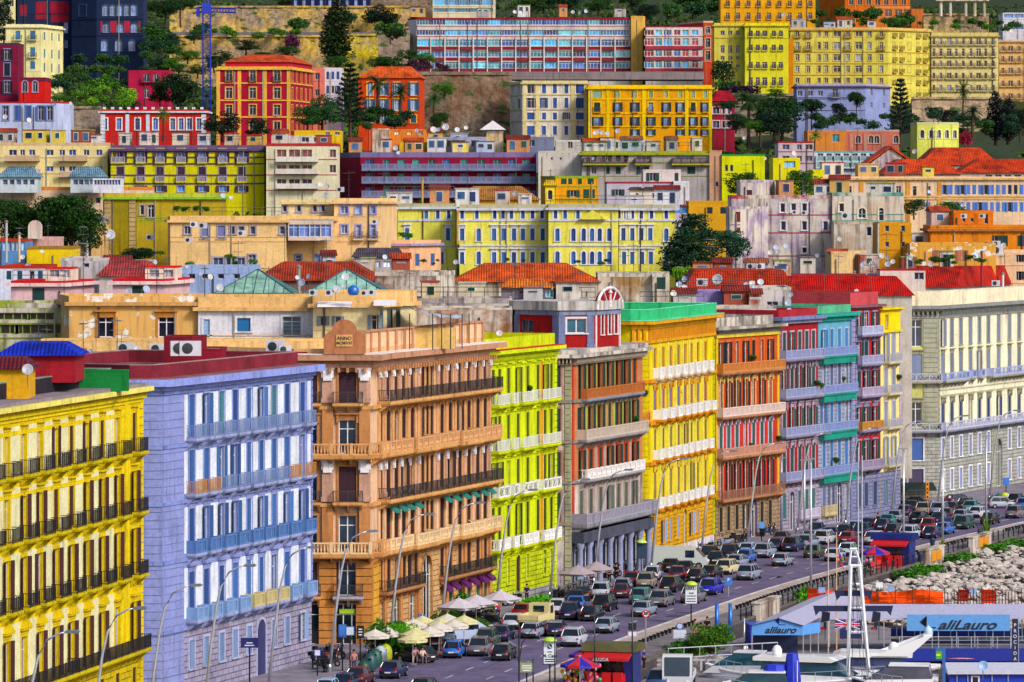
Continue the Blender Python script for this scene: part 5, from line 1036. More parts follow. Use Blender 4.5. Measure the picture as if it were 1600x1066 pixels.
BB('orange_hill_house','burnt orange hill house with an orange tiled roof and blue shutters behind palms',560,655,122,200,960,'cc4008',[(129,149),(155,173),(180,192)],[578,599,620,646],7,roof=2.4,roofc='e05c18',sink=8,sh='o',shc='184c70',sur='f',surc='e8b840',gl='7090b8',right=(663,970),fr='d8dce8')
b=BB('glass_apartments','wide modern apartment block with blue glass bays, red panels and white bands',652,985,28,118,1270,'d8ccc8',[(30,39,dict(w=18)),(47,55,dict(w=19)),(62,72),(79,89),(97,107)],lin_(662,972,15),17,left=(637,1275),par=.4,parc='a01830',sink=6,gl=['30a0d8','2c6cb0','2090a8','284c90','5cc0d8'],fr='e8e0e8')
f=b.f[1]
for y0,y1 in ((73,78),(90,95),(107,112)): f.boxes('red_band',[(0,f.L,0,.05,ZP(y1,1270),ZP(y0,1270))],'8c2030')
for k,p in enumerate(lin_(662,972,15)):
    if k%2: f.boxes('balcony_front',[(f.u(p-9),f.u(p+9),0,.5,ZP(y+1,1270),ZP(y-5,1270)) for y in (78,95,112)][:3],'8c3040')
f.boxes('mullion_row',[(f.u(p)-.15,f.u(p)+.15,0,.3,ZP(112,1270),ZP(58,1270)) for p in [x+11 for x in lin_(662,950,14)]],'ece0dc')
b.f[0].win(b.f[0].L/2,ZP(40,1272),ZP(31,1272),1.0); 
BB('ochre_stair_tower','plain ochre stair tower between the two glass apartment blocks',986,1004,25,130,1268,'e0b050',[],[],right=(1008,1272),par=.2,sink=6)
b=BB('glass_apartments','smaller modern apartment block with blue glass bays and raspberry balconies',1009,1098,41,132,1262,'e0d0cc',[(47,55),(60,71),(78,88),(95,106),(116,124)],[(1014,12),(1029,8),(1043,10),(1058,8),(1071,8),(1086,8)],10,par=.3,parc='902040',sink=6,gl=['38a8e0','3070b0','902840','48b0d0'],fr='f0e8ec')
f=b.f[0]
for y0,y1 in ((72,77),(89,94),(107,112)): f.boxes('red_band',[(0,f.L,0,.35,ZP(y1,1262),ZP(y0,1262))],'b03850')
BB('orange_red_tower_house','orange red tower house with a bay front between glass block and yellow palazzi',1099,1114,33,130,1275,'d04018',[(42,52),(60,74),(80,94)],[1106],6,left=(1060,1290),par=.4,parc='e0c0a0',sink=6,sur='f',surc='e0b090')
BB('cream_top_apartments','cream apartment house with wide blue glass at the top centre',676,774,-30,22,1330,'e0d4b0',[(-2,8,dict(w=17)),(13,19,dict(w=17))],[688,707,724,742,760],17,par=.3,sink=6,gl='3c9cd0')
BB('navy_long_house','long low navy house with pale pillars at the top edge',455,577,-20,20,1340,'101c50',[(0,17)],lin_(462,570,9),4,par=.3,sink=6,gl='6c88c0')
b=BB('white_yellow_hill_palazzo','white and cream hill palazzo with vivid blue shutters',816,918,126,215,990,'e4dccc',[(131,146),(153,169),(176,187),(197,211)],[(830,10),(850,5),(867,5),(885,5),(906,10)],6,left=(797,1005),par=.4,parc='e0d0a0',cor='d8c890',sink=6,sh='c',shc='2c58a8',sur='f',surc='f0e8d8',courses=[149,172,190],pils=[820,840,895,915],pilc='e8d490',sider=[('l',[(133,146),(154,169),(176,187)],2,1.0)])
b=BB('golden_hill_palazzo','golden hill palazzo with dark green shutters and yellow pilasters',919,1112,133,222,984,'e8a000',[(142,153,dict(w=4.5,sh='R',shc='88a898',cols=[(933,12),965,992,1017,1041,1063,1083,1102])),(160,175,dict(bal='iron',bw=.1,bd=.4)),(183,197,dict(bal='iron',bw=.1,bd=.4)),(202,212,dict(cols=[992,1017,1063,1083,1102]))],[(933,8),965,992,1017,1041,1063,1083,1102],6,par=.5,parc='f0c800',cor='f0c400',sink=6,sh='o',shc='102c30',sur='f',surc='f0d000',gl='6c8cc0',courses=[156,178,199],pils=[922,950,1006,1073,1110],pilc='f0cc00')
BB('domed_red_house','dark red house with a rounded crimson roof beside the golden hill palazzo',1114,1148,158,218,996,'981c3c',[(168,178),(189,200)],[(1119,8),(1131,4),(1139,4)],4,roof=2.2,roofc='a80828',sink=6,sur='f',surc='e0c8d8',gl='384878')
BB('yellow_hill_house','yellow hill house with dark shutters left of the tall yellow palazzo',1116,1163,36,135,1240,'d8cc50',[(48,55),(71,83),(88,94),(101,106)],[1129,1141,1153],5,par=.5,cor='d0c040',sink=6,gl='382430',courses=[60])
BB('yellow_hill_house','brighter yellow hill house with paired balconies, in front of the orange one',1164,1232,36,135,1236,'e0d828',[(48,57),(70,79),(97,107),(121,134)],[1173,1184,(1195,6),1209,1220],5,par=.5,cor='d8cc30',sink=6,gl='402434',bal='iron',bw=.1,bd=.4,courses=[60])
BB('amber_hill_tower','tall amber apartment tower behind the yellow hill house',1126,1274,-30,60,1300,'e8a808',[(1,10),(20,30)],lin_(1137,1266,9),5,par=.5,sink=40,gl='5c3028',bal='iron',bw=.1,bd=.4)
BB('amber_hill_tower','amber side block with few windows left of the big yellow palazzo',1222,1240,60,135,1245,'c87c08',[(75,82),(95,102),(115,122)],[1226],4,par=.4,sink=8,gl='5c3028')
b=BB('orange_mansion','orange mansion with an arcaded terrace at the top right',1320,1422,-20,22,1380,'dc6c10',[(-8,8)],lin_(1330,1412,7),6,left=(1280,1390),par=.4,sink=10,gl='402018',sur='f',surc='e89038')
BB('orange_loggia','orange open loggia terrace in front of the orange mansion',1363,1422,10,38,1350,'e08028',[(15,26)],[1372,1388,1404,1417],9,par=.5,parc='e89050',sink=8,gl='583028',cat='loggia')
BB('orange_annex','small orange brick annex with a slanted edge right of the loggia',1424,1443,14,42,1340,'d8742c',[],par=.3,sink=8)
Yh=dict(gl=['402838','30304c','707890'],fr='e4dcc8')
cols1=[(1246,4.5),(1263,4.5),(1280,3.5),(1291,4.5),(1308,9),(1325,4.5),(1342,8),(1359,4.5),(1377,4.5)]
rws=[(48,57),(66,77),(85,95),(103,113),(122,130)]
b=BB('big_yellow_palazzo','biggest yellow hill palazzo, five visible storeys with brown balconies',1235,1388,43,200,1262,'d8cc58',rws,cols1,5,right=(1455,1275),par=.5,parc='d8b470',cor='c0a040',sink=8,sur='s',surc='c8b450',courses=[82,100,118],sider=None,**Yh)
f=b.f[0]
for p in (1246,1263,1325,1377):
    for y in (58,78): f.bal(f.u(p)-1,f.u(p)+1,ZP(y,1262),'iron','6c5038','c8a848',.7,.15,False)
g=b.f[-1]
for (y0,y1) in rws+[(140,149),(158,167),(176,186)]:
    for i,p in enumerate((1397,1408,1421,1434,1445)):
        g.win(g.u(p),ZP(y1,1267),ZP(y0,1267),.8 if i!=2 else 1.1,sur='s',surc='c8b450',gl='303450' if i!=2 else '984c30'); 
        if i!=2: g.bal(g.u(p)-.8,g.u(p)+.8,ZP(y1+1,1267),'iron','6c5038','c8a848',.6,.15,False)
b=BB('pale_yellow_hill_palazzo','pale yellow hill palazzo with many small paired balconies next to the biggest one',1455.5,1560,51,205,1274,'e0d08c',[(60,70),(76,88),(95,104),(114,123),(133,142),(152,161)],[(1459,3.5),(1470,3.5),(1483,6),(1494,3.5),(1505,3.5),(1517,3.5),(1529,6),(1540,3.5),(1552,3.5)],4,par=.8,parc='d8c878',cor='c0a868',sink=8,bal='iron',balc='705848',bw=.35,bd=.6,**Yh)
b=BB('peach_hill_palazzo','peach hill palazzo with brown balconies at the right edge',1561,1680,62,205,1282,'e0b474',[(72,80),(88,97),(106,115),(126,135),(146,154)],[(1567,4),(1579,6),(1592,4),(1605,4)],4,par=.4,parc='d8c0b0',cor='c89868',sink=8,bal='iron',balc='705848',bw=.35,bd=.6,**Yh)
BB('lavender_hill_house','long lavender blue hill house with dark balconies behind the trees',1245,1352,131,190,1000,'8c98cc',[(142,150,dict(cols=[1250,1266,1282])),(139,152,dict(cols=[(1305,7)],bal='iron')),(162,170,dict(cols=[(1305,8)]))],[],6,right=(1391,1010),par=.4,parc='b0a8b8',cor='584c70',sink=8,gl='182848',sider=[('r',[(139,149),(160,169)],2,1.0)])
BB('white_modern_house','white modern house with striped balconies at the top right corner',1567,1640,20,50,1310,'d8d8e4',[(22,28),(38,46)],[1576,1592,1608],12,par=.2,sink=6,gl=['5a2838','4070b0'])
# walls on the hillside
def wall(label,x0,x1,yt,yb,Y,c,mat='rock',name='retaining_wall',th=3,Y1=None):
    a,b_=W(x0,yb,Y),W(x1,yb,Y1 or Y); z1a=ZP(yt,Y); z1b=ZP(yt,Y1 or Y) if Y1 is None else z1a+(ZP(yt,Y1)-ZP(yt,Y))*0+0
    d=Vector((b_.x-a.x,b_.y-a.y)); L=d.length; m=MB(); n=max(2,int(L/2)); r=random.Random(int(x0))
    z0=a.z-5-a.z; top=z1a-a.z
    for i in range(n):
        for j in range(4):
            def P(i,j): return (L*i/n,0.25*math.sin(i*1.7+j*2.1),z0+(top-z0)*j/4)
            m.quad(P(i,j),P(i+1,j),P(i+1,j+1),P(i,j+1))
    m.box(0,L,.26,th,z0,top-.01); m.box(-.1,L+.1,-.35,.5,top,top+.5)
    return ob(name,m.mesh(name,mat),None,(a.x,a.y,a.z),math.atan2(d.y,d.x),c,label,'retaining wall')
wall('tall brown retaining wall below the glass apartments',660,800,117,200,1010,'80604c','rock')
wall('upper yellow rock retaining wall with a road on top, top left',265,640,12,50,1330,'e0b850')
wall('lower yellow rock retaining wall above the crimson hill palazzo',265,560,58,110,1250,'d8b048')
wall('bright yellow rock face beside the stairs, centre top',528,590,56,95,1230,'e8cc20')
wall('yellow rock face behind the blue crane',268,338,90,170,1120,'c8a850')
wall('brown retaining wall with stairs left of the glass apartments',585,640,45,110,1240,'988478')
wall('stone retaining wall with white plants at the top right',1443,1545,24,50,1330,'c8a870')
wall('low stone wall under the yellow hill palazzo',1425,1560,155,185,1100,'c4a888')
wall('low wall beside the palms under the lavender house',1130,1280,150,230,1040,'8c8478')
wall('rough stone wall between blue house and crenellated villa',110,157,170,215,930,'a08c80')
wall('brown rock wall behind the top centre houses',575,680,-10,35,1360,'6c5848')
BB('parking_deck','road deck on top of the tall brown retaining wall',640,1100,112,118,1013,'8c8084',par=.1,depth=14,sink=2,cat='road deck',zb=ZP(117,1013)-1)
# roads cut into the slope (cars stand on them)
for nm,x0,x1,y,Y,wd in (('road',262,640,50.5,1262,30),('road',262,660,10,1340,20)):
    a=W(x0,y,Y); b_=W(x1,y,Y); struct(nm,MB().box(a.x,b_.x,Y-1,Y+wd,a.z-1.0,a.z).mesh('road','rough'),'706c74')
# crane
def crane():
    Y=960; r=ob('tower_crane',None,None,tuple(W(323,175,Y)),0,None,'blue lattice tower crane beside the crimson hill palazzo','crane'); s=FPX/Y; H=(175-45)/s+3
    def lat(m,a,b,w,n):
        a=Vector(a); b=Vector(b); d=(b-a).normalized(); up=Vector((0,1,0)); sd=d.cross(up).normalized()
        cs=[sd*w+up*w,sd*w-up*w,-sd*w-up*w,-sd*w+up*w]
        for c_ in cs: m.tube([a+c_,b+c_],.11,4)
        for i in range(n):
            p=a.lerp(b,i/n); q=a.lerp(b,(i+1)/n)
            for k in range(4): m.tube([p+cs[k],q+cs[(k+1)%4]],.07,3)
    m=MB(); lat(m,(0,0,-3),(0,0,H),.75,18); ob('mast',m.mesh('mast','paint'),r,c='1428b0')
    m=MB(); lat(m,(0,0,H+.8),(46/s,0,H+.6),.4,10); ob('jib',m.mesh('jib','paint'),r,c='1428b0')
    m=MB(); lat(m,(0,0,H+.8),(-15/s,0,H+.8),.5,3); m.box(-16/s,-11/s,-.9,.9,H-.6,H+1.3); ob('counter_jib',m.mesh('counter_jib','paint'),r,c='1428a8')
    m=MB(); m.box(-.9,.9,-.9,.9,H,H+2.0); ob('cabin',m.mesh('cabin','paint'),r,c='1c34b8')
    m=MB(); lat(m,(0,0,H+2),(-4/s,0,H+45/s),.3,6); ob('apex_mast',m.mesh('apex_mast','paint'),r,c='3848a8')
crane()
# pergola
m=MB()
for p in (1470,1485,1509,1523,1538): a=W(p,20,1328); m.tube([(a.x,1328,a.z-1),(a.x,1328,ZP(2,1328))],.45,8)
a,b_=W(1462,2,1328),W(1545,2,1328); m.box(a.x,b_.x,1327,1331,a.z,a.z+.5); ob('pergola',m.mesh('pergola','old'),None,c='c8b890',label='stone pillared pergola on the hill at the top right',cat='pergola')
# ================================================================ street, promenade, water
CV=[Vector(p) for p in ((-30,290),(-14,332),(1.0,382),(8.7,415.7),(25.2,471.8),(35.1,500),(43.6,525),(60.5,567),(82,612),(110,660))]
def dens(P,st=4.0):
    out=[]
    for a,b in zip(P,P[1:]):
        n=max(1,int((b-a).length/st))
        out+=[a.lerp(b,i/n) for i in range(n)]
    out.append(P[-1])
    for _ in range(6): out=[out[0]]+[(out[i-1]+out[i]*2+out[i+1])/4 for i in range(1,len(out)-1)]+[out[-1]]
    return out
CL=dens(CV)
def off_line(P,d):
    o=[]
    for i,p in enumerate(P):
        t=(P[min(i+1,len(P)-1)]-P[max(0,i-1)]).normalized(); o.append(p+Vector((t.y,-t.x))*d)
    return o
def rdir(y):
    for a,b in zip(CL,CL[1:]):
        if a.y<=y<=b.y: return (b-a).normalized()
    return Vector((.3,.95)).normalized()
def atY(P,y):
    for a,b in zip(P,P[1:]):
        if a.y<=y<=b.y: return a.lerp(b,(y-a.y)/(b.y-a.y))
    return P[-1]
def strip(name,A,B,z0,z1,c,mat='rough'):   # closed slab between two lines (A left, B right)
    m=MB()
    for i in range(len(A)-1):
        a0,a1,b0,b1=A[i],A[i+1],B[i],B[i+1]
        m.quad((*a0,z1),(*b0,z1),(*b1,z1),(*a1,z1)); m.quad((*b0,z0),(*b1,z0),(*b1,z1),(*b0,z1)); m.quad((*a1,z0),(*a0,z0),(*a0,z1),(*a1,z1))
    a0,b0=A[0],B[0]; m.quad((*a0,z0),(*b0,z0),(*b0,z1),(*a0,z1))
    return struct(name,m.mesh(name,mat),c)
SL=off_line(CL,6.6)
LFT=[Vector((-420,p.y)) for p in CL]
strip('ground',LFT,SL,-4,-0.01,'6c6474')
struct('ground_behind',MB().box(-420,80,660,690,-4,-0.012).mesh('ground','rough'),'6c6474')
RL=off_line(CL,-15.8)
strip('road',RL,CL,-.5,0.0,'6a6080')
strip('building_pavement',off_line(CL,-26),RL,-.5,0.13,'8a8290'); strip('kerb_strip',CL,off_line(CL,.3),-.5,.14,'d8d0d0')
strip('promenade_strip',off_line(CL,.302),off_line(CL,2.7),-.5,.13,'b8a8a0'); strip('promenade',off_line(CL,2.702),off_line(CL,6.6),-.5,.125,'7c7478')
struct('sea',MB().box(-600,2500,-200,6000,-9,-2.5).mesh('sea','water'),'3c5c88')
qp=[G(880,1180,-1.2),G(1140,1100,-1.2),G(1150,1046,-1.2),G(1412,1044,-1.2),G(1412,985,-1.2)]
sp=[Vector((p.x-.3,p.y,-1.2)) for p in SL if 340<p.y<460]
struct('quay',MB().prism([(p.x,p.y) for p in qp]+[(p.x,p.y) for p in sp[::-1]],-4,-1.2).mesh('quay','rough'),'8c848c')
# dashed lane marks
for off,nm in ((-3.3,'lane_marking'),(-6.7,'lane_marking')):
    P=off_line(CL,off); m=MB(); acc=0
    for a,b in zip(P,P[1:]):
        L=(b-a).length; t=(b-a)/L; n=Vector((t.y,-t.x))*.08; k=0
        s=0
        while s<L:
            if (acc+s)%6.5<2.6: 
                e=min(L,s+.5); p,q=a+t*s,a+t*e; m.quad((*(p-n),.004),(*(p+n),.004),(*(q+n),.004),(*(q-n),.004))
            s+=.5
        acc+=L
    struct(nm,m.mesh(nm,'rough'),'c8c0c8')
m=MB(); rp=random.Random(8); PL=off_line(CL,-8)
for k in range(70):
    a=PL[rp.randint(4,len(PL)-2)]; d=rdir(a.y); n=Vector((d.y,-d.x)); q=a+n*rp.uniform(-6.5,7); l,w=(rp.uniform(.5,3.5),rp.uniform(.3,1.1)) if k%3 else (rp.uniform(6,16),.07)
    m.quad((*(q-n*w),.002),(*(q+n*w),.002),(*(q+n*w+d*l),.002),(*(q-n*w+d*l),.002))
struct('asphalt_patches',m.mesh('asphalt_patches','rough'),'4c4460')
strip('edge_line',off_line(CL,-.45),off_line(CL,-.33),-.3,.004,'c8c0cc')
m=MB()
for y in (1033,1038.5,1044): p,q=G(505,y),G(548,y-3); m.quad((p.x,p.y-.5,.005),(q.x,q.y-.5,.005),(q.x,q.y+.5,.005),(p.x,p.y+.5,.005))
struct('crosswalk',m.mesh('crosswalk','rough'),'d0c8d4')
# sea wall with parapet blocks and railing
w_=strip('sea_wall',off_line(CL,6.2),SL,-3,.3,'6c6460'); tag(w_,'long grey stone sea wall along the promenade edge','wall')
if 'kind' in w_: del w_['kind']
for (x0,x1,py,lab) in ((1170,1204,970,'masonry block with yellow weeds above the marina tent'),(1412,1436,884,'masonry block with two orange panels nearest the lower kiosk'),(1478,1510,862,'masonry block with two yellow orange panels, middle of the sea wall'),(1555,1588,838,'masonry block with a red and orange panel at the right of the sea wall')):
    a=atY(SL,G(x0,py).y+2); d=rdir(a.y); L=8.0; r=ob('parapet_block',None,None,(a.x,a.y,0),math.atan2(d.y,d.x),None,lab,'wall block')
    ob('block',MB().box(0,L,-.35,.35,-.5,1.35).box(-.1,L+.1,-.45,.45,1.352,1.5).mesh('block','old'),r,c='8c7c70')
    if x0>1200:
        for k in (0,1): ob('panel',MB().box(L*.3+k*2.2,L*.3+k*2.2+1.9,-.42,-.355,.1,1.15).mesh('panel','paint'),r,c='e09018' if k or x0<1550 else 'c83018')
R_=ob('promenade_railing',None,None,tuple(atY(SL,440))+(0,),0,None,'low dark iron railing with bollard posts along the sea wall','railing')
pm=MB().lathe([(.09,0),(.07,.2),(.06,.9),(.1,1.0),(.06,1.1),(0,1.15)],(0,0,0),8).mesh('post','metal')
P=off_line(CL,6.35); acc=0; mm=MB(); o0=R_.location; k=0
for a,b in zip(P,P[1:]):
    if not 432<a.y<600: continue
    L=(b-a).length; n=max(1,int(round(L/2.0)))
    for i in range(n):
        p=a.lerp(b,i/n); k+=1
        if k<=100: ob('post',pm,R_,(p.x-o0.x,p.y-o0.y,.25),c='181c28')
    for z in (.6,1.0): mm.tube([(a.x-o0.x,a.y-o0.y,z+.15),(b.x-o0.x,b.y-o0.y,z+.15)],.03,4)
ob('rail',mm.mesh('rail','metal'),R_,c='20242c')
# black planter bollards
bm=MB().lathe([(.2,0),(.16,.1),(.26,.45),(.34,.5),(.3,.56),(0,.56)],(0,0,0),8).mesh('bollard','rough')
P=off_line(CL,2.95); acc=0; k=0
for a,b in zip(P,P[1:]):
    L=(b-a).length
    for i in range(3):
        p=a.lerp(b,i/3); k+=1
        if 395<p.y<640 and (k//11)%7!=3: ob('bollard',bm,None,(p.x,p.y,.12),k,'20242c','squat black planter shaped bollard in the row between the two promenade pavings','bollard','black bollards along the promenade',sc=.72)
# ---------------------------------------------------------------- cars
def make_car(kind):
    D=dict(hatch=(3.95,1.70,1.46,.95,.15,.62),city=(3.55,1.62,1.54,.75,.06,.5),suv=(4.4,1.84,1.68,1.05,.15,.62),wagon=(4.5,1.76,1.5,1.2,.15,.75),sedan=(4.5,1.76,1.42,1.15,.75,.7),mpv=(4.3,1.8,1.66,.85,.1,.8))[kind]
    L,Wd,H,hood,deck,rake=D; hl=L/2; hw=Wd/2; belt=.93 if kind not in('suv','mpv') else 1.02
    r=ob('parked_car',None); b=MB()
    st=[(-hl,.42,belt-.2,.86),(-hl+.12,.28,belt-.02,.95),(-hl+.5,.24,belt,1),(hl-hood-.3,.24,belt,1),(hl-hood*.5,.24,belt-.1,.99),(hl-.18,.28,belt-.22,.93),(hl,.4,belt-.4,.82)]
    rings=[]
    for (x,zb,zt,wf) in st:
        w=hw*wf; rings.append([(x,-w*.93,zb),(x,-w,zb+.16),(x,-w,zt-.16),(x,-w*.9,zt),(x,0,zt+.03),(x,w*.9,zt),(x,w,zt-.16),(x,w,zb+.16),(x,w*.93,zb)])
    n=len(rings[0]); b.v=[p for q in rings for p in q]
    for i in range(len(rings)-1):
        for j in range(n):
            j2=(j+1)%n; b.f.append((i*n+j,(i+1)*n+j,(i+1)*n+j2,i*n+j2)); b.m.append(0)
    b.f.append(tuple(range(n))); b.f.append(tuple((len(rings)-1)*n+j for j in range(n-1,-1,-1))); b.m+=[0,0]
    ob('body',b.mesh('body','gloss',True),r,c='c0c0c0')
    xr=-hl+deck+.12; xf=hl-hood; tr=.35 if kind in('hatch','city','mpv','suv') else .6
    B=[(xr,-hw*.9,belt),(xf,-hw*.9,belt),(xf,hw*.9,belt),(xr,hw*.9,belt)]; T=[(xr+tr,-hw*.72,H-.06),(xf-rake,-hw*.72,H-.06),(xf-rake,hw*.72,H-.06),(xr+tr,hw*.72,H-.06)]
    m=MB(); 
    for i in range(4): m.quad(B[i],B[(i+1)%4],T[(i+1)%4],T[i])
    ob('window_glass',m.mesh('window_glass','glass'),r,c='101820')
    m=MB(); T2=[(p[0],p[1]*1.03,H-.075) for p in T]; m.quad(*T2); q=[(p[0]*.97+.0,p[1]*.9,H) for p in T]; m.quad(*q)
    for i in range(4): m.quad(T2[i],T2[(i+1)%4],q[(i+1)%4],q[i])
    for i in range(4): m.tube([B[i],T[i]],.05,5)
    for s in (-1,1):
        for t in (.38,.7) if kind!='city' else (.5,):
            x0=xr+(xf-xr)*t; x1=xr+tr+(xf-rake-xr-tr)*t; m.tube([(x0,s*hw*.9,belt),(x1,s*hw*.725,H-.06)],.035,4)
    if kind=='suv':
        for s in (-1,1): m.tube([(xr+tr,s*hw*.66,H+.05),(xf-rake,s*hw*.66,H+.05)],.025,4)
    ob('roof',m.mesh('roof','gloss'),r,c='c0c0c0')
    ob('bumper',MB().box(-hl-.04,-hl+.3,-hw*.86,hw*.86,.26,.5).mesh('bumper','rubber'),r,c='24242a'); ob('bumper',MB().box(hl-.28,hl+.04,-hw*.8,hw*.8,.26,.42).mesh('bumper','rubber'),r,c='24242a')
    wr=.31 if kind!='suv' else .35
    ty=MB().lathe([(wr*.62,-.1),(wr,-.1),(wr,.1),(wr*.62,.1)],(0,0,0),14); ty.xf(Matrix.Rotation(PI/2,4,'X')); tm=ty.mesh('wheel','rubber')
    rm=MB().lathe([(0,-.085),(wr*.62,-.1),(wr*.62,.1),(0,.085)],(0,0,0),10); rm.xf(Matrix.Rotation(PI/2,4,'X')); rmm=rm.mesh('rim','metal')
    for sx in (-hl+.75,hl-.8):
        for sy in (-1,1): w=ob('wheel',tm,r,(sx,sy*(hw-.08),wr),c='141416'); ob('rim',rmm,w,c='a0a4ac')
    tl=MB().box(-.05,.05,-.07,.07,0,.3 if kind in('hatch','city','mpv') else .16).mesh('tail_light','gloss')
    for s in (-1,1): ob('tail_light',tl,r,(-hl+.07 if kind in('hatch','city','mpv') else -hl+.0,s*hw*.84,belt-.3 if kind not in('hatch','city','mpv') else belt-.2),c='c01010')
    hm=MB().box(-.12,.08,-.18,.18,0,.16).mesh('headlight','gloss')
    for s in (-1,1): ob('headlight',hm,r,(hl-.1,s*hw*.62,.6),c='e0e4ec')
    ob('number_plate',MB().box(-hl-.06,-hl-.04,-.26,.26,.52,.64).mesh('number_plate','paint'),r,c='e0e0e8')
    mi=MB().box(-.08,.1,-.1,.1,0,.15).mesh('wing_mirror','gloss')
    for s in (-1,1): ob('wing_mirror',mi,r,(xf-.35,s*(hw+.06),belt),c='202020')
    return r
CARP={k:make_car(k) for k in ('hatch','city','suv','wagon','sedan','mpv')}
LEN=dict(hatch=3.95,city=3.55,suv=4.4,wagon=4.5,sedan=4.5,mpv=4.3)
CC=dict(black='0c0c12',navy='10184c',silver='8490a8',white='b4b8c8',blue='2464c0',royal='0c18b0',grey='6c6870',red='801018',green='0c4030',teal='3c8080',cream='ccc094',beige='8c8070',sky='8cb0e0',maroon='501020',brown='6c4c40',olive='384838')
placed=[]
KN=dict(hatch='hatchback',city='small city car',suv='off-road car',wagon='estate car',sedan='saloon car',mpv='tall family car')
def zone(px):
    for x,t in ((530,'by the lavender palazzo corner'),(640,'beside the green containers by the tan palazzo'),(790,'before the tan palazzo parasols'),(870,'before the lime palazzo'),(1005,'before the brown arcaded palazzo'),(1118,'before the golden palazzo'),(1218,'before the rust palazzo'),(1335,'before the crimson and turquoise palazzi'),(1410,'before the scarlet and pale yellow palazzi')):
        if px<x: return t
    return 'before the grey corner palazzo'
cars='''605,1062,hatch,navy,0 652,1090,hatch,black,0 552,1072,hatch,maroon,0 532,1082,hatch,navy,6 505,1092,city,sky,6 650,1036,hatch,black,62 704,1030,city,blue,3 679,1016,hatch,maroon,18 740,1027,suv,grey,5 779,1034,hatch,black,0 700,1008,sedan,sky,22 755,1013,suv,olive,4 778,1004,hatch,navy,2 820,999,hatch,silver,0 797,985,hatch,white,10 768,987,wagon,black,14 811,968,hatch,red,5
889,1012,suv,white,0 861,996,hatch,navy,12 940,991,hatch,silver,0 917,972,hatch,black,0 936,957,suv,black,0 886,970,suv,navy,6 868,962,city,white,10 898,947,wagon,black,14 897,957,sedan,blue,12 936,937,suv,white,8 917,941,hatch,black,14 959,936,hatch,maroon,8 970,928,wagon,silver,10 997,965,wagon,silver,0 994,946,mpv,teal,0 1025,950,suv,grey,0 985,917,wagon,red,12 1001,921,suv,beige,8 1017,908,city,white,10
1041,927,mpv,black,0 1075,944,suv,grey,0 1103,931,suv,royal,0 1082,911,hatch,black,0 1103,906,hatch,black,0 1128,899,mpv,cream,0 1161,908,suv,silver,0 1144,889,wagon,silver,2 1160,880,hatch,blue,3 1045,895,sedan,black,12 1066,899,sedan,black,10 1056,908,wagon,maroon,12 1104,877,mpv,black,8 1116,884,wagon,black,10 1122,875,suv,black,6 1164,869,hatch,sky,6 1187,873,suv,silver,0
1215,886,hatch,silver,0 1231,863,suv,navy,0 1210,862,hatch,navy,3 1218,851,wagon,brown,12 1244,861,mpv,silver,0 1265,873,wagon,olive,0 1297,878,hatch,white,0 1319,870,city,white,0 1319,851,hatch,red,0 1280,852,suv,white,0 1262,849,hatch,grey,8 1273,837,wagon,navy,12 1293,844,sedan,navy,6 1307,842,hatch,black,5 1324,839,suv,navy,4 1334,834,wagon,sky,10 1359,853,mpv,white,0 1353,829,hatch,navy,6 1367,830,hatch,navy,4 1382,823,sedan,teal,8 1395,817,wagon,silver,10 1390,839,city,black,0
1414,844,suv,white,0 1442,842,hatch,navy,0 1428,818,hatch,black,0 1440,806,suv,beige,12 1434,793,sedan,black,-75 1459,806,suv,silver,4 1469,836,hatch,blue,0 1462,820,wagon,navy,0 1498,828,suv,green,0 1496,815,hatch,silver,0 1540,820,hatch,black,0 1521,810,hatch,white,0 1479,790,hatch,navy,-30 1504,796,hatch,black,6 1534,795,city,white,-62 1579,811,mpv,grey,0 1581,789,hatch,black,4 1595,797,city,blue,2 1480,803,hatch,black,6 1447,830,city,red,4 1511,801,wagon,teal,10 1410,808,hatch,navy,12 1421,801,wagon,black,12 1474,813,hatch,maroon,3'''
for t in cars.split():
    x,y,kd,cn,dv=t.split(','); x=float(x); y=float(y); p=G(x,y); d=rdir(min(p.y,650)); a=math.atan2(d.y,d.x)+math.radians(float(dv)); L=LEN[kd]
    if float(dv)<-50 or float(dv)>50: c=Vector((p.x,p.y+.9))
    else: c=Vector((p.x+math.cos(a)*(L/2),p.y+math.sin(a)*(L/2)))
    for it in range(3):
        for (q,aa) in placed:
            v=c-q; dd=Vector((math.cos(a),math.sin(a))); al=v.dot(dd); ac=v.dot(Vector((dd.y,-dd.x)))
            if abs(al)<4.35 and abs(ac)<1.8:
                if abs(al)/4.4>abs(ac)/1.85: c+=dd*((4.4-abs(al))*(1 if al>=0 else -1))
                else: c+=Vector((dd.y,-dd.x))*((1.85-abs(ac))*(1 if ac>=0 else -1))
    placed.append((c,a))
    o=clone(CARP[kd],(c.x,c.y,0.0),a,dict(body=CC[cn],roof=CC[cn]),sc=.93)
    lead=(c-atY(CL,c.y)).length
    o['category']='car'; o['group']='cars on the seafront road'
    reg(o,'%s %s %s'%({'royal':'royal blue','sky':'sky blue'}.get(cn,cn),KN[kd],zone(x)))
for k in CARP.values(): drop(k)
_copies.clear()
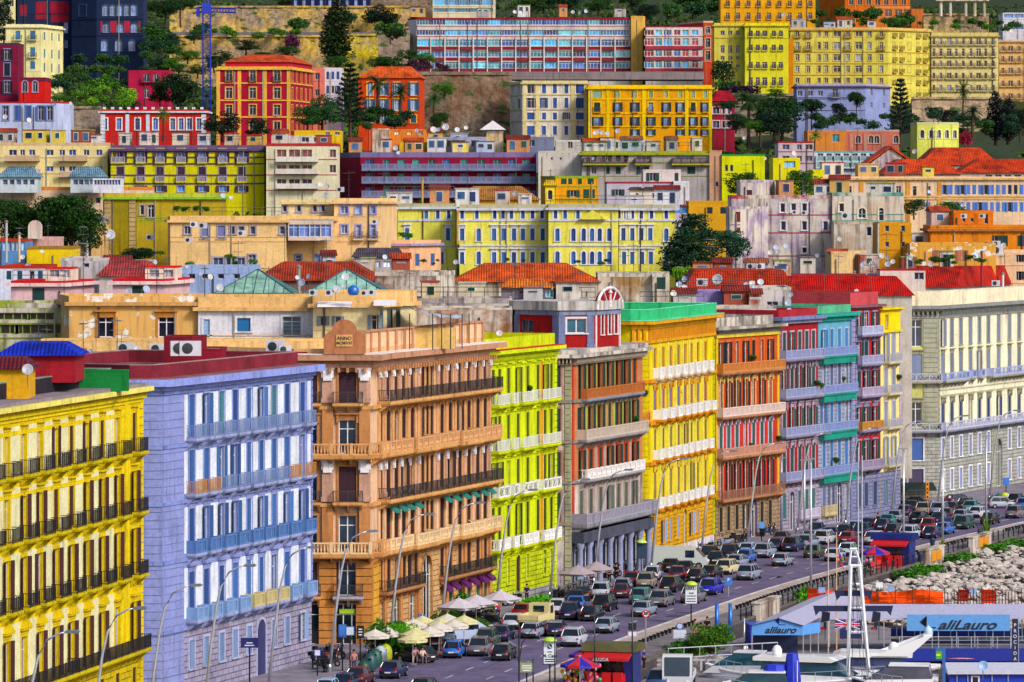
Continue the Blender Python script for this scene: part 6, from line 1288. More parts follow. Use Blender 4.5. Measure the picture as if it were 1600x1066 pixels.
def vanlike(name,label,cat,px,py,head,L,Wd,H,c,cab=None,kind='van',z=0.0):
    p=G(px,py,z); r=ob(name,None,None,(p.x,p.y+.9 if abs(head)>.7 and kind!='tr' else p.y+L/2*0+1.5,z),head,None,label,cat); hl,hw=L/2,Wd/2
    if kind=='van':
        m=MB(); m.extr([(-hl,.35),(hl-.1,.35),(hl,.8),(hl-.3,1.15),(hl-1.3,H-.15),(hl-1.7,H),(-hl,H)],-hw,hw,'y'); ob('body',m.mesh('body','gloss'),r,c=c)
        m=MB(); m.quad((hl-.34,-hw*.86,1.2),(hl-.34,hw*.86,1.2),(hl-1.26,hw*.86,H-.2),(hl-1.26,-hw*.86,H-.2)); m.xf(Matrix.Translation((.03,0,.03)))
        ob('windscreen',m.mesh('windscreen','glass'),r,c='182840')
        for s in (-1,1):
            m=MB(); m.box(hl-2.3,hl-1.35,s*(hw+.01)-.01,s*(hw+.01)+.01,1.2,H-.35)
            if name=='minibus':
                for k in range(3): m.box(-hl+.3+k*1.0,-hl+1.15+k*1.0,s*(hw+.01)-.01,s*(hw+.01)+.01,1.15,H-.35)
            ob('side_windows',m.mesh('side_windows','glass'),r,c='182840')
        bx0=MB().box(-hl-.02,-hl,-hw*.8,hw*.8,1.2,H-.3); ob('rear_window',bx0.mesh('rear_window','glass'),r,c='182840')
    else:
        m=MB(); m.extr([(hl-1.7,.5),(hl-.05,.5),(hl,1.2),(hl-.3,H),(hl-1.7,H)],-hw,hw,'y'); ob('cab',m.mesh('cab','gloss'),r,c=cab or c)
        m=MB(); m.quad((hl,-hw*.85,1.25),(hl,hw*.85,1.25),(hl-.24,hw*.85,H-.15),(hl-.24,-hw*.85,H-.15)); m.xf(Matrix.Translation((.03,0,0)))
        for s in (-1,1): ob('side_window',MB().box(hl-1.3,hl-.5,s*(hw+.01)-.01,s*(hw+.01)+.01,1.25,H-.2).mesh('side_window','glass'),r,c='182430')
        ob('windscreen',m.mesh('windscreen','glass'),r,c='182430'); ob('rear_window',MB().box(hl-1.74,hl-1.71,-.5,.5,1.4,H-.2).mesh('rear_window','glass'),r,c='182430')
        m=MB(); m.box(-hl,hl-1.8,-hw,hw,.75,.9)
        for s in (-1,1): m.box(-hl,hl-1.8,s*hw-.04,s*hw+.04,.9,1.35)
        m.box(-hl-.04,-hl+.04,-hw+.05,hw-.05,.9,1.35); ob('load_bed',m.mesh('load_bed','paint'),r,c=c)
    for sx in (-hl+.9,hl-.9):
        for sy in (-1,1):
            ty=MB().lathe([(.22,-.12),(.36,-.12),(.36,.12),(.22,.12)],(0,0,0),14); ty.xf(Matrix.Rotation(PI/2,4,'X')); w=ob('wheel',ty.mesh('wheel','rubber'),r,(sx,sy*(hw-.1),.36),c='141416')
            ty=MB().lathe([(0,-.1),(.22,-.12),(.22,.12),(0,.1)],(0,0,0),10); ty.xf(Matrix.Rotation(PI/2,4,'X')); ob('rim',ty.mesh('rim','metal'),w,c='9a9aa0')
    for s in (-1,1):
        ob('headlight',MB().box(hl-.12,hl+.03,s*hw*.7-.16,s*hw*.7+.16,.7,.9).mesh('headlight','gloss'),r,c='e8e8f0'); ob('tail_light',MB().box(-hl-.03,-hl+.05,s*hw*.9-.08,s*hw*.9+.08,.8,1.2).mesh('tail_light','gloss'),r,c='b01010')
    return r
vanlike('minibus','pale blue and white minibus standing sideways among cars by the cream parasols','minibus',725,1006,math.radians(12),4.9,1.8,1.95,'b8c8ec')
vanlike('white_van','long white panel van parked sideways before the golden palazzo','van',1064,890,math.radians(-8),5.8,2.0,2.3,'c4ccc8')
vanlike('flatbed_truck','cream flatbed truck with low slatted sides before the lime palazzo','truck',838,984,math.radians(72),5.0,1.9,2.15,'d8cc94',kind='tr')
vanlike('lorry','white lorry cab with an orange badge on the quay by the graffiti wall','lorry',1062,1078,math.radians(-95),6.0,2.4,2.9,'d0d4dc',kind='tr',z=-1.2)
p=G(1030,1080,-1.2)
q=make_car('mpv'); q.name='quay_car'; q.location=(p.x,p.y+1,-1.2); q.rotation_euler=(0,0,math.radians(-100)); tag(q,'dark blue family car facing us on the quay beside the white lorry','car')
for ch in q.children:
    if ch.name.startswith(('body','roof')): ch.color=lin('2c4478')
q=make_car('hatch'); q.name='quay_car'; p=G(1098,1019,-1.2); q.location=(p.x,p.y+1,-1.2); q.rotation_euler=(0,0,math.radians(-80)); tag(q,'navy car half hidden behind the small tree by the blue booths','car')
for ch in q.children:
    if ch.name.startswith(('body','roof')): ch.color=lin('182850')
# ---------------------------------------------------------------- scooters
def make_scooter():
    r=ob('scooter',None); 
    for x in (-.55,.6):
        t=MB().lathe([(.15,-.06),(.26,-.06),(.26,.06),(.15,.06)],(0,0,0),12); t.xf(Matrix.Rotation(PI/2,4,'X')); w=ob('wheel',t.mesh('wheel','rubber'),r,(x,0,.26),c='101012')
        t=MB().lathe([(0,-.05),(.15,-.05),(.15,.05),(0,.05)],(0,0,0),8); t.xf(Matrix.Rotation(PI/2,4,'X')); ob('rim',t.mesh('rim','metal'),w,c='909098')
    m=MB(); m.extr([(-.85,.55),(-.6,.35),(-.1,.3),(.3,.28),(.45,.6),(.42,.95),(.3,.9),(.2,.42),(-.05,.42),(-.15,.7),(-.85,.75)],-.18,.18,'y'); m.box(.5,.72,-.1,.1,.5,.6); ob('body',m.mesh('body','gloss'),r,c='202028')
    ob('seat',MB().box(-.85,-.12,-.15,.15,.752,.87).mesh('seat','rubber'),r,c='0c0c0c')
    ob('fork',MB().tube([(.6,0,.26),(.42,0,.98)],.05,6).mesh('fork','metal'),r,c='606068')
    m=MB(); m.tube([(.36,-.34,1.05),(.44,0,1.0),(.36,.34,1.05)],.025,5); m.box(.3,.42,-.36,-.3,1.1,1.22); m.box(.3,.42,.3,.36,1.1,1.22); ob('handlebar',m.mesh('handlebar','rubber'),r,c='1c1c1c')
    m=MB(); m.quad((.5,-.16,.98),(.5,.16,.98),(.38,.14,1.35),(.38,-.14,1.35)); ob('windscreen',m.mesh('windscreen','glass'),r,c='a0b0c0')
    ob('headlight',MB().box(.44,.52,-.09,.09,.82,.96).mesh('headlight','gloss'),r,c='e8e8f0'); ob('top_box',MB().box(-1.15,-.8,-.2,.2,.8,1.12).mesh('top_box','rubber'),r,c='181820')
    return r
SCP=make_scooter()
sc=[(503,1046,'0c0c10'),(512,1050,'141414'),(516,1042,'303438'),(498,1038,'181c30'),(520,1032,'602020'),(527,1030,'101014'),(508,1030,'101830')]+[(733+3.5*i,977-2.3*i,random.choice(['101c50','0c1430','181c28'])) for i in range(9)]+[(798,947,'e0e4f0'),(806,946,'c8ccd8')]+[(955+5.5*i,903-2.2*i,random.choice(['101018','d0d0d8','202428','401018'])) for i in range(9)]+[(1094+7*i,869-2*i,random.choice(['181820','808890'])) for i in range(4)]+[(1131,853,'7c8cb0'),(1157,848,'141820'),(1163,846,'202028'),(580,1032,'181c24'),(1193,838,'142048'),(1199,837,'182858'),(1205,835,'203060'),(868,940,'303440'),(876,938,'101014'),(884,936,'282830')]
for (x,y,c) in sc:
    p=G(x,y,.13); o=clone(SCP,(p.x,p.y,.13),random.uniform(-.3,.9)+(PI if random.random()<.3 else 0)+.6,dict(body=c)); o['category']='scooter'; o['group']='parked scooters along the pavement'
    hx=lin(c); nm='pale' if sum(hx[:3])>.8 else ('reddish' if hx[0]>2*hx[2] else ('blue' if hx[2]>1.8*hx[0] and hx[2]>.02 else 'black'))
    reg(o,'%s scooter parked on the pavement %s'%(nm,zone(x)))
drop(SCP); _copies.clear()
# ---------------------------------------------------------------- people
ppl=[(1086,1000,'walk','101018','8c7c5c',.2,'man in a black top and khaki trousers walking by the round sign'),(1105,996,'walk','101014','141c38',-.3,'man in a black t-shirt and jeans on the promenade'),(1095,1006,'walk','18181c','101014',.5,'woman in dark clothes bending behind the two promenade walkers'),
(1165,1036,'stand','e8e8f0','14183c',.8,'man in a white shirt beside the marina tent'),(823,942,'stand','141830','18203c',0,'person in dark clothes by the lime palazzo door'),(975,1072,'stand','d8e0f4','c8d0e8',.4,'person in white with a pale cap beside the kiosk'),(1006,1046,'stand','1c2c88','181c30',1.2,'person in a blue jacket by the quay wall'),
(903,1072,'stand','141418','101018',2.5,'customer in black before the red kiosk counter'),(884,1078,'stand','e0e4f0','202840',.3,'person with a white top and backpack near the balloons'),(915,1068,'walk','101014','20243c',1,'person in black reaching toward the balloons'),(894,1080,'stand','202838','282c40',0,'person in a dark blue shirt beside the balloons'),
(924,916,'stand','141820','1c2440',.5,'person standing under the grey arcade parasols'),(952,912,'stand','0c0c10','0c0c10',.3,'person in black leaning by the arcade columns, left one'),(963,908,'stand','101014','101018',-.4,'person in black by the arcade columns, right one'),(1356,884,'stand','0c0c10','141420',0,'person in black under the kiosk parasol on the far promenade'),(1343,882,'walk','3c6cc0','20284c',0,'person in light blue beside the far kiosk balloons'),
(649,1035,'sit','d8a8b0','a08890',0,'person in pink sitting at a low wall by the lamp'),(660,1036,'sit','c8b8b0','706070',.4,'person in a pale top sitting beside the lamp post'),(581,1030,'sit','2450c8','202840',1.0,'scooter rider in a bright blue shirt by the bins'),(553,1050,'stand','c08080','404060',0,'person in a pinkish shirt between cars and containers'),
(1048,1072,'sit','c81820','202020',0,'driver in a red shirt in the lorry cab'),(778,962,'sit','c83050','203060',0,'person in a red top sitting by the blue scooters'),(995,884,'stand','203058','101828',0,'person in navy near the parked scooters of the golden palazzo'),(1372,826,'stand','101018','101018',.6,'person in a doorway of the scarlet palazzo')]
for (x,y,ps,sh,tr,rz,lab) in ppl:
    z=-1.2 if (x>1120 and x<1200 or x==1048) else .13; p=G(x,y,z)
    zz=z
    o=clone(PP[ps],(p.x,p.y,zz),rz,dict(shirt=sh,trousers=tr)); o['label']=lab; o['category']='person'
    if x==581: o.location.z=.35
    if x==1048: o.location=(p.x,p.y+.5,z+.9)
for k in PP.values(): drop(k)
_copies.clear()
# ---------------------------------------------------------------- lamps
def make_lamp():
    r=ob('street_lamp',None); pts=[(0,0,0),(.55,0,5.2),(1.0,0,8.4),(1.35,0,9.9),(1.9,0,10.9),(2.6,0,11.3),(3.1,0,11.42)]
    pts2=[Vector(pts[0])]
    m=MB().tube(pts,[.13,.11,.09,.08,.07,.06,.055],8); ob('pole',m.mesh('pole','metal',True),r,c='c8ccd8')
    m=MB(); m.extr([(0,0),(.9,.04),(1.0,.1),(.8,.2),(.1,.16)],-.2,.2,'y'); ob('lamp_head',m.mesh('lamp_head','metal'),r,(3.0,0,11.35),c='8890a0')
    ob('diffuser',MB().box(3.2,3.85,-.14,.14,11.33,11.36).mesh('diffuser','glass'),r,c='c8ccd0')
    ob('base_sleeve',MB().lathe([(.22,0),(.22,.5),(.15,.7)],(0,0,0),8).mesh('base_sleeve','metal'),r,c='9098a8'); return r
LP=make_lamp()
for (hx,hy) in ((124,990),(229,953),(315,917.5),(400,886),(497,858),(590,833),(679,806),(757,788),(840,768),(922,751.6),(989,736),(1076,718.7),(1152,707),(1223,694.7),(1299,679),(1373,670.6),(1443,660),(1514,651.6),(1594,643)):
    Y=27.6*FPX/(hy-HY); x=XP(hx,Y)-3.9; o=clone(LP,(x,Y,.1),random.uniform(-.1,.1)); o['category']='street lamp'; o['group']='tall curved street lamps along the seafront'
    reg(o,'tall curved silver street lamp on the building side of the road')
drop(LP); _copies.clear()
def pole(name,px,py,top,r_,c,lab,cat,z=.12,head=None):
    p=G(px,py,z); h=(py-top)*p.y/FPX; m=MB().tube([(0,0,0),(0,0,h)],[r_*1.3,r_],8); o=ob(name,None,None,tuple(p),0,None,lab,cat); ob('pole',m.mesh('pole','metal',True),o,c=c)
    if head=='l': ob('lamp_head',MB().box(-.5,.5,-.12,.12,h,h+.12).box(-.1,.1,-.1,.1,h-.3,h).mesh('lamp_head','metal'),o,c='a0a8b0')
    return o
for px,py,tp in ((1267,917,718),(1412,858,702),(1473,857,716),(1541,824,682),(1221,832,716),(1257,840,720)):
    o=pole('lamp_post',px,py,tp,.1,'d0d4e0',None,'lamp post',head='l'); o['group']='tall straight white lamp posts'; reg(o,'tall straight white lamp post beside the promenade')
# ---------------------------------------------------------------- parasols
def parasol(px,py,ztop,rad,n,c,lab,cat='parasol',c2=None,droop=.7,grp=None):
    p=G(px,py,ztop); r=ob('parasol',None,None,(p.x,p.y,.13),0,None,lab,cat,grp); h=ztop-.13; m=MB(); seg=n*2 if c2 else n
    ap=(0,0,h)
    for i in range(n):
        a0,a1=2*PI*i/n+.3,2*PI*(i+1)/n+.3; am=(a0+a1)/2
        P=lambda a,rr,z:(rr*math.cos(a),rr*math.sin(a),z); k=i%2 if c2 else 0
        m.quad(ap,P(a0,rad,h-droop),P(am,rad*.97,h-droop+.04),P(a1,rad,h-droop),k)
        m.quad(P(a0,rad,h-droop),P(a0,rad,h-droop-.2),P(a1,rad,h-droop-.2),P(a1,rad,h-droop),k)
    ob('canopy',m.mesh('canopy',['paint','paint_blue'] if c2 else 'paint'),r,c=c); ob('pole',MB().tube([(0,0,0),(0,0,h+.15)],.04,6).mesh('pole','metal'),r,c='e0dcd0')
    if not c2:
        m=MB(); 
        for i in range(n): a=2*PI*i/n+.3; m.tube([(0,0,h-.02),(rad*math.cos(a),rad*math.sin(a),h-droop-.02)],.015,3)
        ob('ribs',m.mesh('ribs','metal'),r,c='b0a890')
    ob('base',MB().lathe([(.35,0),(.35,.1),(.06,.14)],(0,0,0),10).mesh('base','rough'),r,c='707070'); return r
mm_=MATS['paint'].copy(); mm_.name='paint_blue'; MATS['paint_blue']=mm_
nt_=mm_.node_tree; b_=nt_.nodes['Principled BSDF']
for l_ in list(b_.inputs['Base Color'].links): nt_.links.remove(l_)
b_.inputs['Base Color'].default_value=lin('2418a8')
for (x,y,yl) in ((586,983,0),(606,980,0),(618,975,0),(636,971,1),(660,962,1),(646,967,0),(649,981,1),(645,989,1),(672,979,0),(686,972,0),(689,966,1),(710,968,0),(725,961,1),(699,959,0)):
    o=parasol(x,y,2.75,1.28,8,'d8d098' if yl else 'd8d0c4',None,droop=.55,grp='cafe parasols before the tan palazzo'); reg(o,('yellowish' if yl else 'off-white')+' round cafe parasol before the tan palazzo')
for (x,y,rd,lab) in ((717,934,2.0,'big pale grey parasol nearest the cream parasols'),(744,929,2.0,'big pale grey parasol between its two neighbours by the tan palazzo'),(782,922,2.0,'big pale grey parasol before the lime palazzo'),(903,883,1.9,'big mauve parasol before the grey arcade, left one'),(932,877,1.8,'big mauve parasol before the grey arcade, right one')):
    parasol(x,y,3.3,rd,4,'c8c0cc' if x<800 else 'a898a4',lab,droop=.8)
parasol(906,1026,3.0,1.6,10,'c81828','red and blue striped parasol beside the near kiosk',c2=1,droop=.6); parasol(1367,854,3.0,1.6,10,'c01838','red and blue striped parasol beside the far kiosk',c2=1,droop=.6)
parasol(913,1013,3.0,1.3,10,'b01828','smaller red and blue parasol behind the near kiosk',c2=1,droop=.5)
# cafe furniture
for k,(x,y) in enumerate([(590+9*i,1012-2*(i%3)-i*.9) for i in range(12)]+[(740+7*i,968-i*1.5) for i in range(4)]+[(880+8*i,928-i*2.2) for i in range(6)]):
    p=G(x,y,.13); t=ob('cafe_table',None,None,(p.x,p.y,.13),k,cat='table',group='cafe tables on the pavement'); ob('table_top',MB().box(-.4,.4,-.4,.4,.72,.76).mesh('table_top','paint'),t,c='7c7468'); ob('leg',MB().tube([(0,0,0),(0,0,.72)],.05,5).mesh('leg','metal'),t,c='303038'); reg(t,'small cafe table '+zone(x))
    for s in (-1,1):
        if s==1 and k%2: continue
        c=ob('cafe_chair',None,None,(p.x+s*.75,p.y,.13),0,cat='chair',group='cafe chairs on the pavement'); ob('seat',MB().box(-.22,.22,-.22,.22,.42,.47).mesh('seat','paint'),c,c='504848'); ob('backrest',MB().box(s*.2-.02,s*.2+.02,-.22,.22,.5,.9).mesh('backrest','paint'),c,c='504848')
        lm=cache('clg',lambda:MB().box(-.02,.02,-.02,.02,0,.42).mesh('leg','metal'))
        for a in (-.19,.19):
            for b in (-.19,.19): ob('leg',lm,c,(a,b,0),c='303030')
        reg(c,'dark cafe chair '+zone(x))
# ---------------------------------------------------------------- vegetation
def leaves(pts,size,seed,name='crown',flat=0.0):
    rs=np.random.RandomState(seed); n=len(pts); pts=np.asarray(pts)
    a=rs.normal(size=(n,3)); a/=np.linalg.norm(a,axis=1)[:,None]; b=rs.normal(size=(n,3)); b[:,2]*=1-flat; b-=a*(a*b).sum(1)[:,None]; b/=np.linalg.norm(b,axis=1)[:,None]
    s=size*rs.uniform(.6,1.3,size=(n,1)); a=a*s; b=b*s*.7
    v=np.stack([pts-a,pts-b,pts+a,pts+b],1).reshape(-1,3); me=bpy.data.meshes.new(name)
    me.vertices.add(4*n); me.vertices.foreach_set('co',v.astype('f').ravel()); me.loops.add(4*n); me.loops.foreach_set('vertex_index',np.arange(4*n)); me.polygons.add(n); me.polygons.foreach_set('loop_start',np.arange(0,4*n,4)); me.polygons.foreach_set('loop_total',np.full(n,4)); me.materials.append(MATS['leaf']); me.update(); return me
def blob_pts(blobs,n,rs,shell=.35):
    vol=np.array([b[3]*b[4]*b[5] for b in blobs])**.7; vol/=vol.sum(); out=[]
    for b,k in zip(blobs,(vol*n).astype(int)+1):
        d=rs.normal(size=(k,3)); d/=np.linalg.norm(d,axis=1)[:,None]; r=(1-shell*rs.rand(k,1)**1.5); out.append(np.array(b[:3])+d*r*np.array(b[3:6]))
    return np.concatenate(out)
def tree_mesh(kind,seed):
    rs=np.random.RandomState(seed); B=[]; T=MB(); n=4200; sz=.2
    if kind=='broad':      # 10 m tall, 9 m wide
        for i in range(44): a=rs.rand()*6.28; r=rs.rand()**.5*3.3; z=5.4+rs.uniform(-3.9,3.5)*(1-(r/4.6)**2); B.append((r*math.cos(a),r*math.sin(a),z,rs.uniform(.8,1.6),rs.uniform(.8,1.6),rs.uniform(.6,1.2)))
        T.tube([(0,0,-1),(.1,0,2),(0,.1,4.5)],[.35,.25,.18],7)
        for i in range(6): a=i*1.05; T.tube([(0,0,2.5),(1.2*math.cos(a),1.2*math.sin(a),4.3),(2.2*math.cos(a),2.2*math.sin(a),6)],[.16,.1,.05],5)
    elif kind=='pine':     # umbrella
        for i in range(44): a=rs.rand()*6.28; r=rs.rand()**.5*3.8; B.append((r*math.cos(a),r*math.sin(a),6.4+rs.uniform(-2.4,2.7)*(1-r/5),rs.uniform(.9,1.6),rs.uniform(.9,1.6),rs.uniform(.5,.9)))
        T.tube([(0,0,-1),(.2,0,3),(0,.1,7.5)],[.3,.24,.16],7)
        for i in range(7): a=i*.9; T.tube([(0,0,6),(1.4*math.cos(a),1.4*math.sin(a),7.5),(2.6*math.cos(a),2.6*math.sin(a),8.3)],[.12,.09,.05],5)
    elif kind=='conifer':
        for z in np.arange(1.0,10,.62):
            R=4.3*(1-z/10.9)**.62+.2
            for i in range(int(5+R*3.2)): a=rs.rand()*6.28; r=R*rs.uniform(.35,1); B.append((r*math.cos(a),r*math.sin(a),z+rs.uniform(-.3,.3)-r*.1,.75,.75,.32))
        T.tube([(0,0,-1),(0,0,5),(0,0,10)],[.35,.2,.05],7); n=6500; sz=.19
    elif kind=='cypress':
        for z in np.arange(.6,10,.5): R=1.5*math.sin(min(1,z/2.2)*1.57)*(1-(z/10.4)**3)+.1; B+= [(rs.uniform(-.3,.3)*R+R*.35*math.cos(k*2.1+z),R*.35*math.sin(k*2.1+z),z,R*.6,R*.6,.6) for k in range(3)]
        T.tube([(0,0,-1),(0,0,6)],[.25,.1],6); n=2600; sz=.17
    elif kind=='araucaria':
        T.tube([(0,0,-1),(0,0,6),(0,0,10.6)],[.3,.18,.04],7); L=[]
        for z in np.arange(1.5,10.4,.8):
            R=3.3*(1-z/11.2)**.75+.25; k=7
            for i in range(k):
                a=i*6.28/k+z*1.3; e=(R*math.cos(a),R*math.sin(a),z+.25*R); T.tube([(0,0,z),(R*.6*math.cos(a),R*.6*math.sin(a),z),e],[.06,.04,.02],4)
                for j in range(60): t=rs.rand()**.6; L.append((e[0]*t+rs.normal()*.12,e[1]*t+rs.normal()*.12,z+.25*R*t*t+rs.normal()*.1))
        return leaves(L,.16,seed),T.mesh('trunk','rough')
    elif kind=='palm':
        T.tube([(0,0,-1),(.1,0,3),(0,0,7)],[.42,.32,.3],8); m=MB()
        for i in range(38):
            a=rs.rand()*6.28; el=rs.uniform(-.5,1.3); L=3.3; p=Vector((0,0,7.1)); d=Vector((math.cos(a)*math.cos(el),math.sin(a)*math.cos(el),math.sin(el))); q=[p.copy()]
            for s in range(8): p=p+d*(L/8); d=(d+Vector((0,0,-.17))).normalized(); q.append(p.copy())
            for s in range(8):
                u=(q[s+1]-q[s]).normalized(); sd=u.cross(Vector((0,0,1))).normalized(); w=.62*math.sin(PI*min(1,(s+1.2)/9))
                for sg in (-1,1):
                    for h in (0,.5):
                        b=q[s].lerp(q[s+1],h); m.tri(b,b+u*.16,b+sd*sg*w+u*.35+Vector((0,0,-.28)))
        return m.mesh('crown','leaf'),T.mesh('trunk','rough')
    elif kind=='bush':
        for i in range(9): a=rs.rand()*6.28; r=rs.rand()**.5*1.2; B.append((r*math.cos(a),r*math.sin(a),.75+rs.uniform(-.2,.5),rs.uniform(.5,.9),rs.uniform(.5,.9),rs.uniform(.4,.7)))
        n=900; sz=.15; T.tube([(0,0,-.5),(0,0,.8)],[.08,.05],5)
    elif kind=='hedge':
        L=np.stack([rs.uniform(-3,3,1600),rs.uniform(-.6,.6,1600),rs.uniform(.05,1.0,1600)+.1*rs.normal(size=1600)],1); T.box(-2.9,2.9,-.35,.35,-.3,.6); return leaves(L,.15,seed),T.mesh('stems','rough')
    elif kind=='agave':
        m=MB()
        for i in range(34): a=rs.rand()*6.28; el=rs.uniform(.1,1.3); d=Vector((math.cos(a)*math.cos(el),math.sin(a)*math.cos(el),math.sin(el))); s=Vector((-math.sin(a),math.cos(a),0)); m.tri(s*.09,-s*.09,d*1.3)
        T.tube([(0,0,-.4),(0,0,.2)],.15,6); return m.mesh('crown','leaf'),T.mesh('trunk','rough')
    return leaves(blob_pts(B,n,rs),sz,seed),T.mesh('trunk','rough')
TM={}
HT=dict(broad=10,pine=9.6,conifer=10.3,cypress=10.3,araucaria=10.8,palm=9,bush=2.0,hedge=1.2,agave=1.3); WD=dict(broad=8.6,pine=9.6,conifer=8,cypress=3.1,araucaria=7,palm=6.6,bush=3.4,hedge=6.6,agave=2.4)
NM=dict(broad='broadleaf_tree',pine='umbrella_pine',conifer='conifer_tree',cypress='cypress_tree',araucaria='araucaria_tree',palm='palm_tree',bush='garden_bush',hedge='clipped_hedge',agave='spiky_plant')
def T(kind,px,yt,yb,wpx,Y,lab=None,c='2c4c18',trunk='4c3c2c',cat=None,seed=None,grp=None,z=None):
    sd=(seed if seed is not None else int(px)%2); key=(kind,sd)
    if key not in TM: TM[key]=tree_mesh(kind,sd+11)
    s=FPX/Y; h=(yb-yt)/s/HT[kind]; w=wpx/s/WD[kind]; p=W(px,yb,Y)
    r=ob(NM[kind],None,None,(p.x,p.y,p.z if z is None else z),(px*1.7)%6.28,None,None,cat or ('bush' if kind in('bush','hedge','agave') else 'tree'),grp); r.scale=(w,w,h)
    ob('trunk' if kind not in('bush','hedge') else 'stems',TM[key][1],r,c=trunk); ob('crown' if kind not in('bush','hedge','agave') else 'foliage',TM[key][0],r,c=c)
    if lab: r['label']=lab
    else: reg(r,{'broad':'leafy green tree','bush':'low green bush','pine':'dark umbrella pine','cypress':'slim dark cypress','hedge':'clipped green hedge'}.get(kind,kind+' tree')+' on the hillside gardens')
    return r
DG='2c5420'; MG='44781c'; LG='6ca01c'; BG='204434'
T('conifer',1082,331,430,108,652,'huge dark conifer beside the yellow villa',BG,seed=3); T('conifer',1072,352,430,80,650,'shaggy dark conifer leaning on the left of the huge one',BG,seed=4)
T('broad',1142,350,412,72,660,'bluish green cedar right of the huge conifer','1c5040'); T('bush',1066,412,436,34,640,'bright green bush at the foot of the huge conifer',LG)
for px,yt,yb,w in ((18,302,395,60),(52,312,400,64),(86,296,402,74),(112,292,402,66),(140,318,402,46),(70,330,410,60)): T('broad',px,yt-6,yb,w*1.25,652-px*.05,None,'1c4410',grp='dense green trees left of the olive tower'); REG[-1]=(REG[-1][0],'dense dark green tree left of the olive tower')
T('cypress',528,-6,98,58,1170,'tall shaggy dark cypress at the top centre','1c3014'); T('cypress',516,10,96,40,1168,'second shaggy cypress close against the tall one','24381c',seed=5)
T('araucaria',547,98,205,66,900,'tall tiered araucaria left of the orange hill house','0c2c20'); T('araucaria',1407,122,222,50,935,'tall tiered araucaria before the lavender hill house','0c2834')
T('broad',503,143,206,70,890,'leafy tree with pale gaps before the crimson hill palazzo','205028'); T('broad',480,160,206,50,885,'lower tree left of the leafy one by the crimson palazzo','205024',seed=2)
T('palm',590,117,186,46,935,'palm before the orange hill house, left one','2c4018'); T('palm',626,132,190,42,930,'palm before the orange hill house, right one','20401c'); T('palm',678,145,196,34,945,'small palm left of the brown retaining wall','28501c'); T('broad',686,170,204,36,940,'round tree under the small palm','1c4818')
T('pine',258,-8,50,64,1190,'big umbrella pine beside the castle palazzo','143818'); T('pine',282,-12,38,52,1200,'second umbrella pine right of the big one','183c18',seed=1); T('conifer',6,-10,66,40,1060,'dark tiered conifer at the top left corner','102c28')
T('broad',278,104,172,66,952,'big dark round tree right of the magenta cottage','10341c'); T('broad',250,120,172,40,955,'dark tree overlapping the magenta cottage','143c18',seed=2); T('palm',255,170,216,30,884,'short palm before the crenellated villa','386018')
T('broad',347,170,218,66,850,'round dark clipped tree left of a similar smaller one','10281c'); T('broad',403,180,220,46,848,'smaller round dark clipped tree above the lemon apartments','10281c',seed=2)
T('broad',597,4,46,60,1300,'dark tree beside the brown wall at the top centre','0c2018'); T('bush',610,30,62,52,1220,'dark green bush by the hill road',DG); T('bush',655,88,110,38,1060,'purple leaved bush by the stairs','401838'); T('bush',457,48,78,24,1215,'purple bougainvillea on the yellow rock wall','50184c'); T('bush',608,84,110,44,1090,'green bush left of the purple one','28481c')
T('broad',1010,2,36,44,1310,'dark tree above the small glass apartment block','14302c'); T('broad',830,-14,24,60,1330,'dark tree behind the glass apartments, left',DG); T('broad',880,-16,20,70,1335,'dark tree behind the glass apartments, middle',BG); T('broad',935,-8,22,50,1330,'dark tree behind the glass apartments, right',DG)
T('broad',1222,140,218,86,965,'large dark green tree left of the lavender hill house','143c18'); T('broad',1210,168,222,70,955,'dark tree below the large one beside the palms','123028',seed=2); T('pine',1268,148,198,44,990,'umbrella pine before the lavender house, left one','143418'); T('pine',1338,136,190,30,990,'umbrella pine before the lavender house, right one','183c14'); T('broad',1312,156,190,28,985,'small dark tree between two umbrella pines','0c2420')
T('palm',1170,144,222,52,975,'big palm beside the dark red domed house','24401c'); T('palm',1188,150,222,36,980,'second palm right of the big one','2c4820'); T('palm',1505,128,192,26,1010,'tall thin palm before the pale yellow hill palazzo','243c18'); T('palm',1520,164,212,44,960,'squat palm below the thin one','183820'); T('palm',1273,205,240,26,880,'little palm by the pink terraced house','40701c')
T('cypress',1556,140,220,40,990,'massive dark cypress clump by the peach hill palazzo','101c2c'); T('cypress',1575,150,220,40,985,'second dark cypress clump at right','141c34',seed=5); T('broad',1594,160,218,44,980,'dark tree at the right edge of the hill','142818'); T('broad',1480,166,200,36,1005,'dark low tree before the pale yellow hill palazzo','101c24'); T('bush',1507,200,228,26,915,'magenta bougainvillea beside the yellow chapel villa','8c1048')
T('broad',1130,84,150,40,1200,'ivy covered tree below the yellow hill houses','143018'); T('bush',1138,118,160,44,1150,'ivy bush beside the purple flowers',DG); T('bush',1160,130,150,60,1120,'purple flowering bush under the yellow hill houses','30103c')
T('broad',1252,258,310,50,800,'green tree between the lime houses','2c5c10'); T('broad',1158,262,310,56,795,'leafy tree before the left lime house','284c18'); T('broad',1486,308,352,52,720,'leafy green tree above the orange house','3c6c14'); T('broad',1428,306,340,40,715,'dark green tree left of the orange house','1c4820')
T('pine',216,380,432,56,560,'flat layered dark pine on the terraces below the olive tower','10301c'); T('pine',1220-5,220,245,20,890,'small round tree on the terrace',DG)
for px,y,w in ((276,330,14),(290,331,18),(308,330,18),(322,331,14)): T('bush',px,y-10,y,w,640,None,'2c6410'); REG[-1]=(REG[-1][0],'terrace bush on the peach house roof')
for px,y,w in ((628,372,16),(640,373,14)): T('bush',px,y-11,y,w,660,None,'2c6410'); REG[-1]=(REG[-1][0],'bush on the annex roof terrace')
